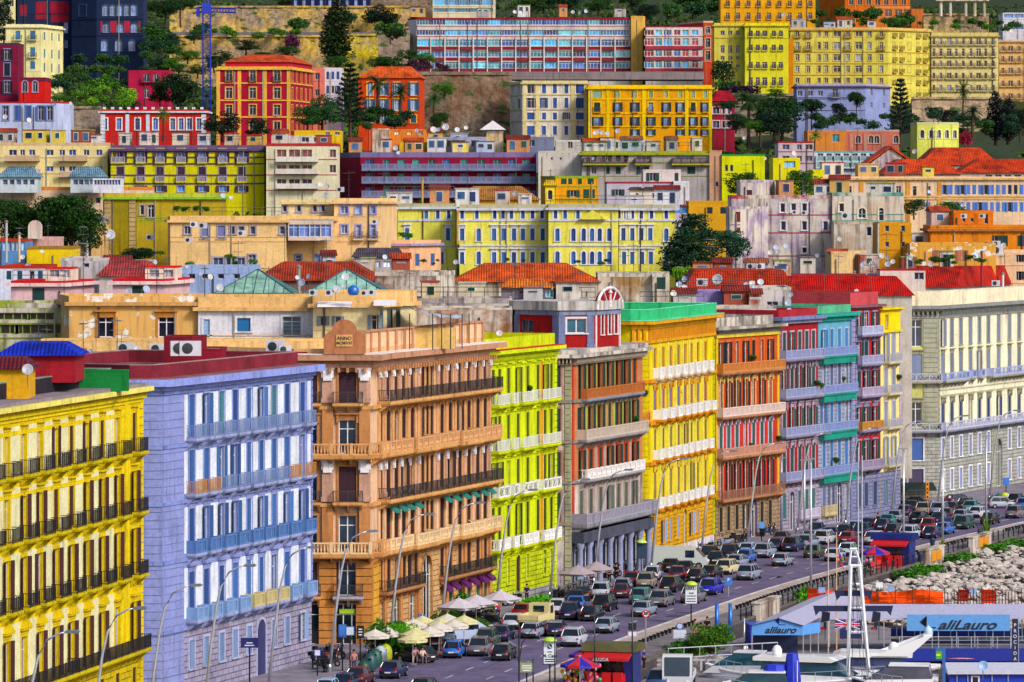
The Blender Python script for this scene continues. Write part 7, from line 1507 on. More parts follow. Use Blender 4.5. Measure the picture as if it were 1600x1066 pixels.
rr=random.Random(3)
ob('ground_cover',leaves(GCOV,.75,77,'ground_cover',.6),None,c='38501c',kind='stuff',label='dense green undergrowth covering the hillside',cat='undergrowth')
def scat(n,x0,x1,y0,y1,Ya,Yb,cs,wmin,wmax,txt,kind='bush'):
    for i in range(n):
        t=rr.random(); px=rr.uniform(x0,x1); y=y0+(y1-y0)*t; Y=Ya+(Yb-Ya)*t; w=rr.uniform(wmin,wmax); T(kind,px,y-w*.55,y,w,Y,None,rr.choice(cs),seed=rr.randint(0,2)); REG[-1]=(REG[-1][0],txt)
scat(34,72,215,100,158,1095,965,[DG,MG,BG,'203c28','3c5c28'],22,44,'green bush on the slope below the castle palazzo')
scat(16,108,205,138,172,975,935,[LG,MG,'4c7c18'],20,34,'bright green bush above the crenellated villa')
scat(10,228,300,52,104,1110,1090,[DG,BG],26,44,'dark bush below the umbrella pines')
scat(14,556,646,180,206,935,915,[DG,BG,'1c4014'],26,40,'dark garden bush before the orange hill house')
scat(14,265,480,44,60,1262,1240,[DG,MG],16,30,'bush along the hill road')
scat(12,1275,1420,24,45,1330,1300,[DG,BG,MG],22,40,'bush around the orange mansion')
scat(16,1235,1440,36,44,1275,1270,[DG,'3c5c20'],12,22,'plant on the roof of the biggest yellow palazzo')
scat(12,1450,1590,36,50,1296,1290,[DG,MG],14,26,'plant above the pale yellow hill palazzo')
scat(18,1270,1430,186,204,965,945,[DG,BG,'203820'],18,34,'bush in the garden of the lavender hill house')
scat(8,1430,1600,180,205,985,960,[DG,BG],20,34,'bush under the hill palazzi at the right')
scat(8,1040,1130,6,30,1400,1350,[DG,BG],30,60,'dark bush behind the hill palazzi')
scat(12,455,650,22,50,1350,1300,[DG,BG],24,44,'bush above the hill road')
scat(10,150,420,398,432,600,560,[MG,'3c7018','28501c'],12,22,'potted bush on the terraces of the left houses')
scat(10,600,1050,408,420,660,640,[MG,'2c5820'],8,14,'small terrace bush before the yellow villa')
scat(10,1430,1540,405,418,640,620,[MG,DG],12,20,'terrace bush by the old ochre house')
scat(10,640,700,105,120,1020,1020,['501038',DG],14,22,'flowering bush at the edge of the parking deck')
scat(40,0,700,60,175,1180,960,[DG,BG,MG,'20381c'],26,50,'garden tree on the left hillside','broad')
scat(16,1125,1240,150,215,1010,950,[DG,BG,MG,'182c20'],26,44,'garden tree left of the lavender hill house','broad')
scat(12,1395,1600,190,215,1000,960,[DG,BG],22,34,'garden tree under the pale yellow hill palazzo','broad')
scat(16,420,700,0,40,1420,1350,[DG,BG],30,60,'tree at the top of the hill','broad')
scat(10,780,1110,-6,22,1440,1340,[DG,BG],40,60,'tree at the hilltop behind the glass apartments','broad')
# street level greens
def TG(kind,px,py,hm,wm,lab,c,z=.13,cat=None):
    p=G(px,py,z); s=FPX/p.y; r=T(kind,px,py-hm*s,py,wm*s,p.y,lab,c,cat=cat); r.location.z=z; return r
TG('hedge',836,953,1.3,7,'bright green hedge before the lime palazzo','4c9c10').rotation_euler=(0,0,1.2)
for k,(px,py,h,w,c) in enumerate(((592,1030,3.2,3,'2c6414'),(610,1026,3.6,3.4,'34701c'),(632,1028,3.4,3.2,'4c9c10'),(640,1022,2.2,2.6,'3c8014'),(700,992,2.6,3,'2c6418'),(716,968,3.0,3.2,'347018'),(733,962,2.4,3,'38741c'),(690,985,2.0,2.4,'2c5c18'),(742,990,1.6,2.6,'40701c'),(662,1004,1.6,2.4,'2c5c18'),(545,1006,2.0,1.8,'2c5c20'),(760,960,2.2,2.8,'2c6014'))): o=TG('bush' if k%2 else 'broad',px,py,h,w,None,c); REG[-1]=(REG[-1][0],'leafy shrub among the cafe parasols'); o['category']='shrub'
TG('agave',765,1000,1.6,2.6,'small spiky palm between the parked cars','4c6c28'); TG('broad',1110,1040,4.2,4.2,'small light green tree before the blue booths','4c7c1c',-1.2)
for k,(px,py,w) in enumerate(((1052,1028,2.6),(1062,1026,2.6),(1072,1024,2.8),(1084,1022,2.6),(1094,1020,2.4))): o=TG('agave' if k%2 else 'bush',px,py,1.5,w,None,'2c5c20',-.4); REG[-1]=(REG[-1][0],'spiky green shrub on the bank beside the quay wall')
TG('bush',1257,940,1.8,2.0,'bright green round bush at the end of the orange netting','4c9418',0); TG('agave',1541,842,3.2,3.6,'big spiky bush at the foot of a lamp post','4c6c20'); TG('agave',1472,858,1.4,2.2,'little grassy tuft at the foot of a lamp post','70782c')
for k,(px,py,w) in enumerate(((1420,907,4),(1436,902,4),(1452,897,3.5),(1490,882,4.5),(1505,878,4.5),(1552,864,4),(1585,858,5),(1596,856,4),(1353,905,2.5),(1246,952,2.5))): o=TG('bush',px,py,1.2,w,None,'3c7c18',-.6); REG[-1]=(REG[-1][0],'weedy green bush on the rocks below the sea wall')
# rocks
def rocks():
    rs=np.random.RandomState(5); base=MB(); import bmesh
    bm=bmesh.new(); bmesh.ops.create_icosphere(bm,subdivisions=1,radius=1); V=np.array([v.co[:] for v in bm.verts]); Fc=[[v.index for v in f.verts] for f in bm.faces]; bm.free()
    vs=[];fs=[];k=0
    P=[p for p in CL if 448<p.y<640]
    for i in range(7500):
        a=P[rs.randint(len(P)-1)]; d=rdir(a.y); o=6.9+rs.rand()*27; q=a+Vector((d.y,-d.x))*o+d*rs.uniform(-2,2); s=rs.uniform(.18,.5)*(1.0 if rs.rand()<.8 else 1.7)
        z=-.35-(o-6.9)*.06+rs.uniform(-.25,.25)
        sc=np.array([s*rs.uniform(.8,1.4),s*rs.uniform(.7,1.2),s*rs.uniform(.35,.65)]); v=V*sc*(1+rs.uniform(-.22,.22,size=(len(V),1))); t=rs.rand()*6.28; c,sn=math.cos(t),math.sin(t)
        v=np.stack([v[:,0]*c-v[:,1]*sn+q.x,v[:,0]*sn+v[:,1]*c+q.y,v[:,2]+z],1); vs+=v.tolist(); fs+=[[j+k for j in f] for f in Fc]; k+=len(V)
    me=bpy.data.meshes.new('boulders'); me.from_pydata(vs,[],fs); me.materials.append(MATS['rough']); ob('boulders',me,None,c='c0b6b0',kind='stuff',label='pale rock rubble sloping from the sea wall into the water',cat='rocks')
    strip('rock_bed',off_line(CL,6.6),off_line(CL,36),-4,-2.1,'584c4c')
rocks()
# ================================================================ kiosks, signs and the marina
def bx(name,mat,c,parent,*a,loc=(0,0,0),rz=0): return ob(name,MB().box(*a).mesh(name,mat),parent,loc,rz,c)
def kiosk(px,py,Y_dir,lab,big):
    p=G(px,py,.13); d=rdir(p.y); a=math.atan2(d.y,d.x)-PI/2; r=ob('kiosk',None,None,tuple(p),a,None,lab,'kiosk')
    bx('body','paint','101c70',r,-1.9,1.9,0,2.6,0,2.7); bx('counter','paint','c81018',r,-1.9,1.3,-.55,-.01,0,1.0); bx('serving_hatch','glass','180c10',r,-1.7,1.2,-.02,0,1.05,2.2)
    m=MB(); m.extr([(-.02,2.75),(-1.5,2.3),(-1.5,2.1),(-.02,2.6)],-1.9,1.9,'x'); ob('awning',m.mesh('awning','paint'),r,c='c81018')
    m=MB(); m.extr([(-.4,2.72),(3.0,2.72),(2.6,3.3),(0,3.3)],-2.2,2.2,'x'); ob('roof',m.mesh('roof','rough'),r,c='5c5838' if big else '182470')
    for k in (-1.2,0,.9): bx('drink_cooler','gloss','d01820',r,k-.35,k+.35,-1.0,-.56,0,1.15)
    text('lettering','ALGIDA',.36,r,(-.3,-1.53,2.2),0,'f0e8e8') if big else bx('sign_board','paint','e87818',r,-1.6,1.6,-.06,-.03,2.3,2.55)
    return r
kiosk(952,1072,0,'red counter snack kiosk with a thatched roof on the near promenade',True); kiosk(1393,884,0,'navy and red snack kiosk with red chairs on the far promenade',False)
for (px,py,n,lab) in ((893,1056,22,'bunch of colourful balloons left of the kiosk parasol'),(923,1056,20,'bunch of colourful balloons right of the kiosk parasol'),(1318,876,14,'colourful balloons and beach toys beside the far kiosk'),(1345,866,10,'red and yellow balloons below the far kiosk parasol')):
    p=G(px,py,1.4); r=ob('balloon_bunch',None,None,(p.x,p.y,.13),0,None,lab,'balloons',None); rs=random.Random(px)
    for i in range(n): c=rs.choice(['d01828','e8c810','2048c0','f0f0f0','20a040','e060a0','e87010']); ob('balloon',cache('bal',lambda:MB().lathe([(0,-.2),(.1,-.15),(.17,0),(.12,.14),(0,.18)],(0,0,0),8).mesh('balloon','gloss',True)),r,(rs.uniform(-.75,.75),rs.uniform(-.5,.5),rs.uniform(.5,2.1)),c=c)
rs=random.Random(4)
for i in range(10):
    p=G(1362+i*3.2,898-i*1.1-(i%3)*5,.13); c=ob('plastic_chair',None,None,tuple(p),rs.uniform(0,6),cat='chair',group='red plastic chairs by the far kiosk'); bx('seat','gloss','d01018',c,-.22,.22,-.22,.22,.4,.45); bx('backrest','gloss','d01018',c,-.22,.22,.18,.22,.46,.9)
    for a in (-.19,.19):
        for b in (-.19,.19): ob('leg',cache('plg',lambda:MB().box(-.02,.02,-.02,.02,0,.4).mesh('leg','gloss')),c,(a,b,0),c='c01018')
    reg(c,'red plastic chair beside the far kiosk')
def board(px,yt,yb,yg,wpx,c,frame,lab,txt=(),cap=None,cat='sign',z=.13,tc='181c30',round_=False,pc='24242c',name='sign'):
    p=G(px,yg,z); s=FPX/p.y; h=(yg-yt)/s; hb=(yb-yt)/s; w=wpx/s; r=ob(name,None,None,tuple(p),0,None,lab,cat)
    ob('pole',MB().tube([(0,.04,0),(0,.04,h-hb*.2)],.06,8).mesh('pole','metal'),r,c=pc)
    if round_:
        m=MB().lathe([(0,-.02),(w/2,-.02),(w/2,.02),(0,.02)],(0,0,0),20); m.xf(Matrix.Translation((0,-.03,h-w/2))@Matrix.Rotation(PI/2,4,'X')); ob('rim',m.mesh('rim','paint'),r,c=frame)
        m=MB().lathe([(0,-.02),(w*.37,-.02),(w*.37,.02),(0,.02)],(0,0,0),20); m.xf(Matrix.Translation((0,-.045,h-w/2))@Matrix.Rotation(PI/2,4,'X')); ob('panel',m.mesh('panel','paint'),r,c=c)
    else:
        bx('frame','paint',frame,r,-w/2-.06,w/2+.06,-.08,.08,h-hb-.06,h+.06); bx('panel','paint',c,r,-w/2,w/2,-.1,-.081,h-hb,h)
    for (t,fz,sz) in txt:
        if t=='=': bx('print_line','paint',tc,r,-w*sz,w*sz,-.112,-.1,h-hb*fz-.04,h-hb*fz+.04)
        else: text('lettering',t,sz,r,(0,-.115,h-hb*fz),0,tc)
    if cap: ob('cap',MB().lathe([(0,.35),(.3,.3),(.55,.12),(.6,0),(0,0)],(0,0,h+.05),14).mesh('cap','gloss',True),r,c=cap)
    return r
board(859,1003,1037,1072,19,'dce4f0','181820','white advertising panel with a round badge and big black lettering on a pole',[('M. Cars',.64,.36),('=',.46,.2),('=',.8,.42),('=',.9,.4)],cap='b0d840',z=.13)
rr_=board(1080,915,943,972,18,'dce4f0','181820','white advertising panel with four linked rings on a pole by the road',[('Audi',.42,.22),('=',.58,.42),('=',.74,.4),('=',.88,.42)],cap='b8d840')
for k in range(4):
    m=MB(); m.tube([(.13*math.cos(t*PI/8),-.11,.13*math.sin(t*PI/8)) for t in range(17)],.02,4,cap=False); ob('ring_mark',m.mesh('ring_mark','paint'),rr_,(-.3+.2*k,0,(972-915)/16.9-.32),c='202430')
rr_=[o for o in bpy.data.objects if o.parent is None and 'round badge and' in str(o.get('label'))][0]
m=MB().lathe([(0,0),(.2,0),(.2,.02),(0,.02)],(0,0,0),16); m.xf(Matrix.Rotation(PI/2,4,'X')); ob('badge',m.mesh('badge','paint'),rr_,(0,-.1,3.1),c='0c1c58'); ob('badge_quarters',MB().box(-.12,0,-.13,-.121,0,.12).box(0,.12,-.13,-.121,-.12,0).mesh('badge_quarters','paint'),rr_,(0,0,3.1),c='c8d8f0')
board(1002,849,872,893,14,'1c3c58','101018','dark advertising panel with a red blot beside the grey arcade',[],cap='c0e070',z=.13)
board(1009,953,965,1009,12,'f0f0f0','c81018','round speed limit sign reading 30 on a thin pole',[('30',.45,.42)],round_=True,pc='b8bcc8'); 
board(1062,973,983,1012,11,'c0d0ec','2c5cb0','round blue and white sign above a white board on the promenade',[],round_=True)
board(1062,985,997,1012,19,'d8dcf0','b0b8d0','blank white board under the round blue sign')
board(1138,903,914,932,10,'2c78d0','2c78d0','small blue square parking sign with white writing',[('P',.3,.4)],tc='f0f0f8',pc='b0b8c8')
board(988,988,994,1080,12,'e0e0e8','b0b0b8','thin pole with a small white plate near the kiosk'); board(988,975,983,1080,10,'181c24','101014','dark backed plate above the small white plate',[])
board(823,1036,1050,1072,20,'90a080','708060','greenish direction sign with two lines of white writing',[('=',.3,.36),('=',.55,.4),('=',.82,.3)],tc='f0f0e8')
board(659,961,977,1004,10,'4c78c8','2c50a0','pale blue notice board above the cream parasols'); board(535,977,995,1048,10,'3c78d8','2c60b0','blue notice board beside a lamp post at the tan corner'); board(547,980,992,1050,11,'c0d0e8','4060a0','pale sign with a round mark at the tan corner'); board(563,979,996,1046,9,'10141c','0c0c10','black menu board with white marks before the tan corner shop',[('=',.25,.3),('=',.5,.35),('=',.75,.3)],tc='e8e8f0')
board(496,1016,1024,1056,8,'d8dcf4','3048b0','small white and blue no parking sign by the motorcycles'); board(771,924,933,952,7,'4c50c8','c02030','small round no parking sign near the lime palazzo',[],round_=True)
board(1173+17,846-30,825,860-14,8,'5898e0','4080d0','small pale blue sign before the rust palazzo'); board(1091,842,850,868,5,'e8e8f0','c02030','little round no parking sign before the golden palazzo',round_=True); board(907,893,905,922,9,'70b0e8','5090d0','pale blue menu board under the grey arcade parasols')
board(390,998,1011,1082,25,'101c68','101c68','dark navy hanging sign with white writing on the lavender palazzo',[('=',.8,.3),('=',.5,.2)],tc='d8e0f8'); board(1484,777-3,783,806,5,'e0e0e8','c81828','round no entry sign by the corner palazzo',round_=True); board(1572,747,758,776,8,'3c78d8','3c78d8','small blue sign beside the portal of the corner palazzo')
r=ob('traffic_light',None,None,tuple(G(1449,797,.13)),0,None,'yellow traffic light with two stacked heads at the corner palazzo','traffic light'); ob('pole',MB().tube([(0,0,0),(0,0,3)],.07,6).mesh('pole','metal'),r,c='c0b030')
for z in (1.4,2.4): bx('signal_head','paint','e08810',r,-.2,.2,-.18,.1,z,z+.95); ob('lens',MB().box(-.1,.1,-.2,-.181,z+.65,z+.85).box(-.1,.1,-.2,-.181,z+.1,z+.3).mesh('lens','glass'),r,c='401008')
r=ob('traffic_pole',None,None,tuple(G(811,1110,.13)),0,None,'dark pole with two curved lamp arms at the bottom edge of the road','street lamp'); m=MB(); m.tube([(0,0,0),(0,0,6.6)],.07,6); m.tube([(0,0,3.5),(.2,0,5),(1.0,0,6.1),(2.4,0,6.6)],.05,6); m.tube([(0,0,3.5),(-.3,0,4.8),(-.8,0,5.2)],.05,6); ob('pole',m.mesh('pole','metal'),r,c='30343c')
bx('lamp_head','metal','a0a8b4',r,2.2,3.2,-.12,.12,6.58,6.7)
for px,yb,yt,l in ((929,1085,945,'left of the kiosk counter'),(867,1085,985,'beside the white car badge panel'),(833,1080,1030,'low one left of the badge panel'),(988,1083,918,'right of the kiosk')): pole('thin_pole',px,yb,yt,.05,'383c48','thin dark pole, '+l,'pole')
# containers
def bin_(px,py,c,lab,z=.13):
    p=G(px,py,z); r=ob('recycling_container',None,None,(p.x,p.y+.8,z),0,None,lab,'container'); r.scale=(.66,.66,.8); ob('shell',MB().lathe([(.75,0),(.85,.3),(.85,.9),(.7,1.35),(.4,1.62),(0,1.72)],(0,0,0),14).mesh('shell','paint',True),r,c=c); m=MB(); m.tube([(0,0,1.7),(0,0,1.9)],.08,6); ob('lifting_ring',m.mesh('lifting_ring','metal'),r,c='606060'); bx('slot','rubber','101010',r,-.2,.2,-.84,-.7,1.0,1.2)
for k,(x,y,c,l) in enumerate(((568,1060,'0a4434','biggest green bell container, nearest the camera'),(578,1048,'184c50','dark green bell container, second in the row at the tan corner'),(586,1041,'14503c','green bell container, third in the row at the tan corner'),(594,1036,'a8b4c4','white bell container in the row at the tan corner'),(602,1033,'a8b414','yellow bell container at the end of the row'),(1552,792,'0c4c48','dark green bell container left one by the portal'),(1561,789,'105850','dark green bell container middle one by the portal'),(1571,787,'c0d010','yellow topped bell container by the portal'))): bin_(x,y,c,l)
for x,y,l in ((1381+76,862,'near the second wall block'),(1531,848,'right of the third wall block'),(1438,885,'low one by the railing')):
    p=G(x,y,.13); r=ob('litter_bin',None,None,tuple(p),0,None,'dark blue litter bin on a post '+l,'bin'); ob('bin',MB().lathe([(.2,.5),(.3,1.2),(.33,1.25),(.15,1.5),(0,1.5)],(0,0,0),10).mesh('bin','paint'),r,c='182c50'); ob('post',MB().tube([(0,0,0),(0,0,.5)],.05,5).mesh('post','metal'),r,c='202028')
for y,l in ((1540,'at the right'),(1412,'small, near the lower kiosk')):
    pass
# quay wall with lettering, blue booths
Z=-1.2; a=G(985,1052,Z); b=G(1140,1052,Z); w_=bx('quay_wall','old','5c5450',None,a.x,b.x,a.y,a.y+.5,Z,.15); tag(w_,'dark graffiti covered wall behind the lorry on the quay','wall')
text('graffiti','ITTEVE',1.35,w_,((G(1105,1052,Z).x),a.y-.02,-.55),0,'b8b4c4'); text('graffiti','WFETU',1.2,w_,((G(1025,1052,Z).x),a.y-.02,-.55),0,'b0acbc')
m=MB(); p0=G(1044,1050,Z); L=G(1215,1040,Z)-p0
for z in (1.15,1.95): m.tube([(0,0,z),(L.x,L.y,z)],.05,5)
for i in range(8): t=i/7; m.tube([(L.x*t,L.y*t,0),(L.x*t,L.y*t,1.95)],.045,5)
ob('white_railing',m.mesh('white_railing','metal'),None,tuple(p0),0,'d0d4e0','white tubular railing along the quay','railing')
for (px,py,w,d,h,c,l) in ((1190,1012,2.1,2.0,2.0,'0c30b0','bright blue ticket booth on the quay by the tree'),(1212,1008,1.6,1.4,1.8,'1c58c8','lighter blue booth counter right of the ticket booth')):
    p=G(px,py,Z); r=ob('ticket_booth',None,None,tuple(p),.2,None,l,'booth'); bx('body','paint',c,r,-w/2,w/2,0,d,0,h); bx('roof','paint','2048c0',r,-w/2-.15,w/2+.15,-.15,d+.15,h,h+.12)
    for z in (.5,1.1): bx('notice','paint','c8d0e0',r,w*.15,w*.4,-.02,0,z,z+.4)
for x,l in ((1120,'left one'),(1141,'right one')): pole('blue_pole',x,1000,943,.16,'2c78e0','thick bright blue post by the ticket booth, '+l,'post')
pole('flag_pole',1163,1030,966,.06,'e0e8f0','short white pole behind the man in the white shirt','pole',z=-1.2)
# tents
p=G(1214,1030,Z); A=[W(1175,976,410),W(1216,965.5,410),W(1255,977,410)]; d=Vector((6.9,27.5,0)); r=ob('marina_tent',None,None,(A[1].x,410,Z),0,None,'lavender fabric marina tent with a pale blue lettered gable','tent'); o0=Vector((A[1].x,410,Z)); q=[v-o0 for v in A]
m=MB(); e=Vector((0,-.3,0)); m.quad(q[0]+e,q[1]+e,q[1]+d,q[0]+d); m.quad(q[1]+e,q[2]+e,q[2]+d,q[1]+d); ob('roof',m.mesh('roof','paint'),r,c='b4b0cc')
zb=ZP(992.5,410)-Z; m=MB(); m.extr([(q[0].x,zb),(q[2].x,zb),(q[2].x,q[2].z),(q[1].x,q[1].z),(q[0].x,q[0].z)],-.06,.0,'y'); g=ob('gable_banner',m.mesh('gable_banner','paint'),r,c='5c9ce8')
text('lettering','alilauro',.78,g,(.15,-.1,zb+.42),0,'101828',shear=.4,sx=1.15)
def sail(par,x,y,z,s,c):
    m=MB()
    for k in range(3): m.quad((x-.1*s-k*.16*s,y,z+.15*s+k*.12*s),(x+.12*s-k*.14*s,y,z-.1*s+k*.12*s),(x+.12*s-k*.02*s,y,z+.75*s),(x+.1*s-k*.02*s,y,z+.8*s))
    m.quad((x-.05*s,y,z-.12*s),(x+.75*s,y,z-.12*s),(x+.85*s,y,z-.02*s),(x+.05*s,y,z-.02*s)); ob('sail_emblem',m.mesh('sail_emblem','paint'),par,c=c)
sail(g,0,-.08,zb+.95,.75,'103c98')
m=MB(); bb_=[q[2],q[2]+Vector((1.6,2.2,0))]; m.quad(bb_[0]-Vector((0,0,.85)),bb_[1]-Vector((0,0,.85)),bb_[1]+Vector((0,0,.1)),bb_[0]); ob('side_banner',m.mesh('side_banner','paint'),r,c='5898e4')
pm_=MB().tube([(0,0,0),(0,0,zb+.4)],.05,5).mesh('post','metal')
for v in (q[0],q[2]): 
    for t in (0,.12,.25): w=v+d*t; ob('post',pm_,r,(w.x,w.y,0),c='d8dce8')
bx('back_curtain','paint','182858',r,q[0].x+.3,q[2].x-.3,3,3.1,0,zb)
a,b=XP(1296,418),XP(1665,418); r=ob('pier_canopy',None,None,(a,418,-.6),0,None,'long lavender fabric canopy over the blue pier','canopy'); L=b-a
m=MB(); z1=ZP(966,418)+.6; z2=ZP(944,421)+.6; m.quad((0,0,z1),(L,0,z1),(L,3,z2),(0,3,z2)); m.quad((0,3,z2),(L,3,z2),(L,6,z1),(0,6,z1)); m.quad((0,0,z1-.14),(L,0,z1-.14),(L,0,z1),(0,0,z1)); m.tri((0,0,z1),(0,3,z2),(0,6,z1)); ob('roof',m.mesh('roof','paint'),r,c='b0aecb')
pm_=MB().tube([(0,0,0),(0,0,z1)],.05,5).mesh('post','metal')
for i in range(14):
    for y in (.05,5.8): ob('post',pm_,r,(L*i/13,y,0),c='d0d8e8')
x0,x1=XP(1417,417.6)-a,XP(1578,417.6)-a; zt_,zb_=ZP(960.5,417.6)+.6,ZP(986,417.6)+.6
g=bx('banner','paint','5c9ce0',r,x0,x1,-.35,-.28,zb_,zt_); text('lettering','aliLauro',1.15,g,((x0+x1)/2+.7,-.4,zb_+.5),0,'101830',shear=.45,sx=1.35); sail(g,x0+1.6,-.38,zb_+.35,1.15,'101830')
g=bx('navy_screen','paint','141c50',r,XP(1312,418)-a,XP(1346,418)-a,-.1,-.05,ZP(998,418)+.6,ZP(974,418)+.6); text('lettering','TTO',.55,g,(XP(1331,418)-a,-.13,ZP(982,418)+.6),0,'c8d0f0')
# pier
z0=-.6; y0=416.5; r=ob('blue_pier',None,None,(XP(1405,y0),y0,z0),0,None,'blue beamed pier with white rails on piles','pier'); L=XP(1665,y0)-XP(1405,y0)
bx('deck','rough','787080',r,0,L,0,9,-.15,0); bx('beam','paint','0c2898',r,-1.2,L,-.25,0,-1.1,0); bx('back_beam','paint','102c90',r,0,L,9,9.2,.2,.9)
m=MB()
for z in (.35,.7,1.0): m.tube([(0,-.1,z),(L,-.1,z)],.03,4)
ob('rail',m.mesh('rail','metal'),r,c='d0d8e8'); pm_=MB().tube([(0,-.1,0),(0,-.1,1.0)],.04,4).mesh('rail_post','metal'); pl_=MB().tube([(0,.4,-3.5),(0,.4,-1.1)],.2,7).mesh('pile','rough')
for i in range(18): ob('rail_post',pm_,r,(L*i/17+(i%2)*.3,0,0),c='d8dce8')
for k,i in enumerate((60,70,140,150,200)): ob('pile',pl_,r,(i*y0/FPX*1.1,0,0),c='28242c')
# orange netting
def net(px0,px1,yt,yb,Y,c,lab):
    a,b=W(px0,yb,Y),W(px1,yb,Y); L=b.x-a.x; H=(yb-yt)*Y/FPX; m=MB(); n=int(L/.8); r=ob('safety_fence',None,None,(a.x,Y,a.z-1.2),0,None,lab,'fence')
    for i in range(n):
        for j in range(3):
            P=lambda i,j:(L*i/n,.25*math.sin(i*1.3+j),1.2+H*j/3*(1-.18*math.sin(i*.5)**2)); m.quad(P(i,j),P(i+1,j),P(i+1,j+1),P(i,j+1))
    ob('netting',m.mesh('netting','rough'),r,c=c); ps=MB().tube([(0,-.3,0),(0,-.3,H+1.5)],.04,5).mesh('post','metal')
    for i in range(int(L/1.6)+1): ob('post',ps,r,(i*1.6,0,0),c='584440')
    m=MB(); 
    for z in (1.5,2.0): m.tube([(0,-.3,z),(L,-.3,z)],.04,4)
    ob('rail',m.mesh('rail','metal'),r,c='c05828')
net(1262,1330,919,943,450,'e84010','orange safety netting left of the white mast frame'); net(1345,1474,921,947,449,'f05008','long orange safety netting behind the pier canopy'); net(1497,1514,921,940,449,'e02818','short red orange netting strip right of the long one'); net(1533,1556,921,943,449,'e83818','orange netting piece with a gap at the right')
m=MB(); 
for i in range(26): x=XP(1476+i*5,447); m.tube([(x,447,-1),(x,447,ZP(925 if i%3 else 920,447))],.04,4)
for z in (.2,1.0): m.tube([(XP(1476,447),447,z),(XP(1606,447),447,z)],.04,4)
ob('rusty_railing',m.mesh('rusty_railing','metal'),None,c='6c4038',label='rusty brown railing between orange nettings at the right',cat='railing')
for x,y,l in ((1284,922,'left of the mast'),(1374,914,'above the long netting'),(1392,919,'with dark top edge'),(1521,925,'blue one between nettings')):
    p=W(x,y,448.4); o=ob('notice_sheet',None,None,tuple(p),0,None,'small pale notice on the safety fence, '+l,'sign'); bx('panel','paint','88a8e0' if x!=1374 else 'e8e8f0',o,-.32,.32,0,.04,-.25,.25); bx('frame','paint','404860',o,-.34,.34,.041,.06,.2,.28)
# white mast frame
Y=388; zz=lambda y:ZP(y,Y); X=lambda x:XP(x,Y); r=ob('mast_frame',None,None,(X(1342),Y,zz(1056)),0,None,'tall white ladder shaped mast frame rising from the yachts','mast'); O=Vector((X(1342),Y,zz(1056))); V_=lambda x,y,k=0:(X(x)-O.x,k,zz(y)-O.z)
def bar(n,a,b,w,c='e4e8f4',k=0): ob(n,MB().tube([V_(*a,k),V_(*b,k)],w,6).mesh(n,'paint'),r,c=c)
bar('leg',(1325,1056),(1329,884),.17); bar('leg',(1358,1056),(1343,884),.17)
for y,a,b in ((884,1328,1345),(913,1328,1347),(950,1327,1350),(988,1326,1353)): bar('rung',(a,y),(b,y),.13)
bar('top_leg',(1327,884),(1330,858),.1); bar('top_leg',(1345,884),(1337,858),.1); bar('top_cap',(1328,858),(1339,858),.13); bar('top_rung',(1328,870),(1341,870),.07)
for x0,x1,y in ((1304,1364,930),(1271,1396,954)):
    m=MB(); a,b=X(x0)-O.x,X(x1)-O.x; z=zz(y)-O.z; m.extr([(a,z+.35),(a+.2,z-.45),(a+.5,z-.1),(b-.5,z-.1),(b-.2,z-.45),(b,z+.35)],.25,.5,'y'); ob('spreader',m.mesh('spreader','paint'),r,c='10184c')
for x in (1325,1331,1345,1352,1358): ob('stay',MB().tube([V_(x,1050,-.2),V_(1335,900,-.2)],.02,4).mesh('stay','metal'),r,c='404858')
for x,l in ((1289,'left'),(1368,'right')):
    p=W(x,984,390); o=ob('outboard_motor',None,None,tuple(p),0,None,'navy outboard motor with a red propeller hanging on the %s of the mast frame'%l,'outboard motor'); m=MB(); m.extr([(-.35,.6),(.35,.75),(.4,1.4),(-.2,1.5)],-.3,.3,'y'); m.box(-.12,.12,-.12,.12,0,.62); ob('cowling',m.mesh('cowling','gloss'),o,c='10183c'); m=MB(); m.lathe([(0,-.1),(.2,0),(.22,.1),(0,.2)],(-.2,-.05,.05),8); ob('propeller',m.mesh('propeller','gloss'),o,c='d01420')
p=W(1324,976,394); o=ob('ensign_flag',None,None,tuple(p),0,None,'blue flag with red and white crosses behind the mast frame','flag'); w,h=1.0,.42
bx('cloth','paint','182c88',o,-w,w,0,.02,-h,h); m=MB()
for s in (-1,1): m.tube([(-w,-.02,-s*h),(w,-.02,s*h)],.08,4)
m.box(-w,w,-.05,-.03,-.12,.12); m.box(-.12,.12,-.052,-.031,-h,h); ob('white_cross',m.mesh('white_cross','paint'),o,c='e8d8ec'); m=MB(); m.box(-w,w,-.07,-.055,-.06,.06); m.box(-.06,.06,-.072,-.056,-h,h)
for s in (-1,1): m.tube([(-w,-.07,-s*h),(w,-.07,s*h)],.03,4)
ob('red_cross',m.mesh('red_cross','paint'),o,c='d81848')
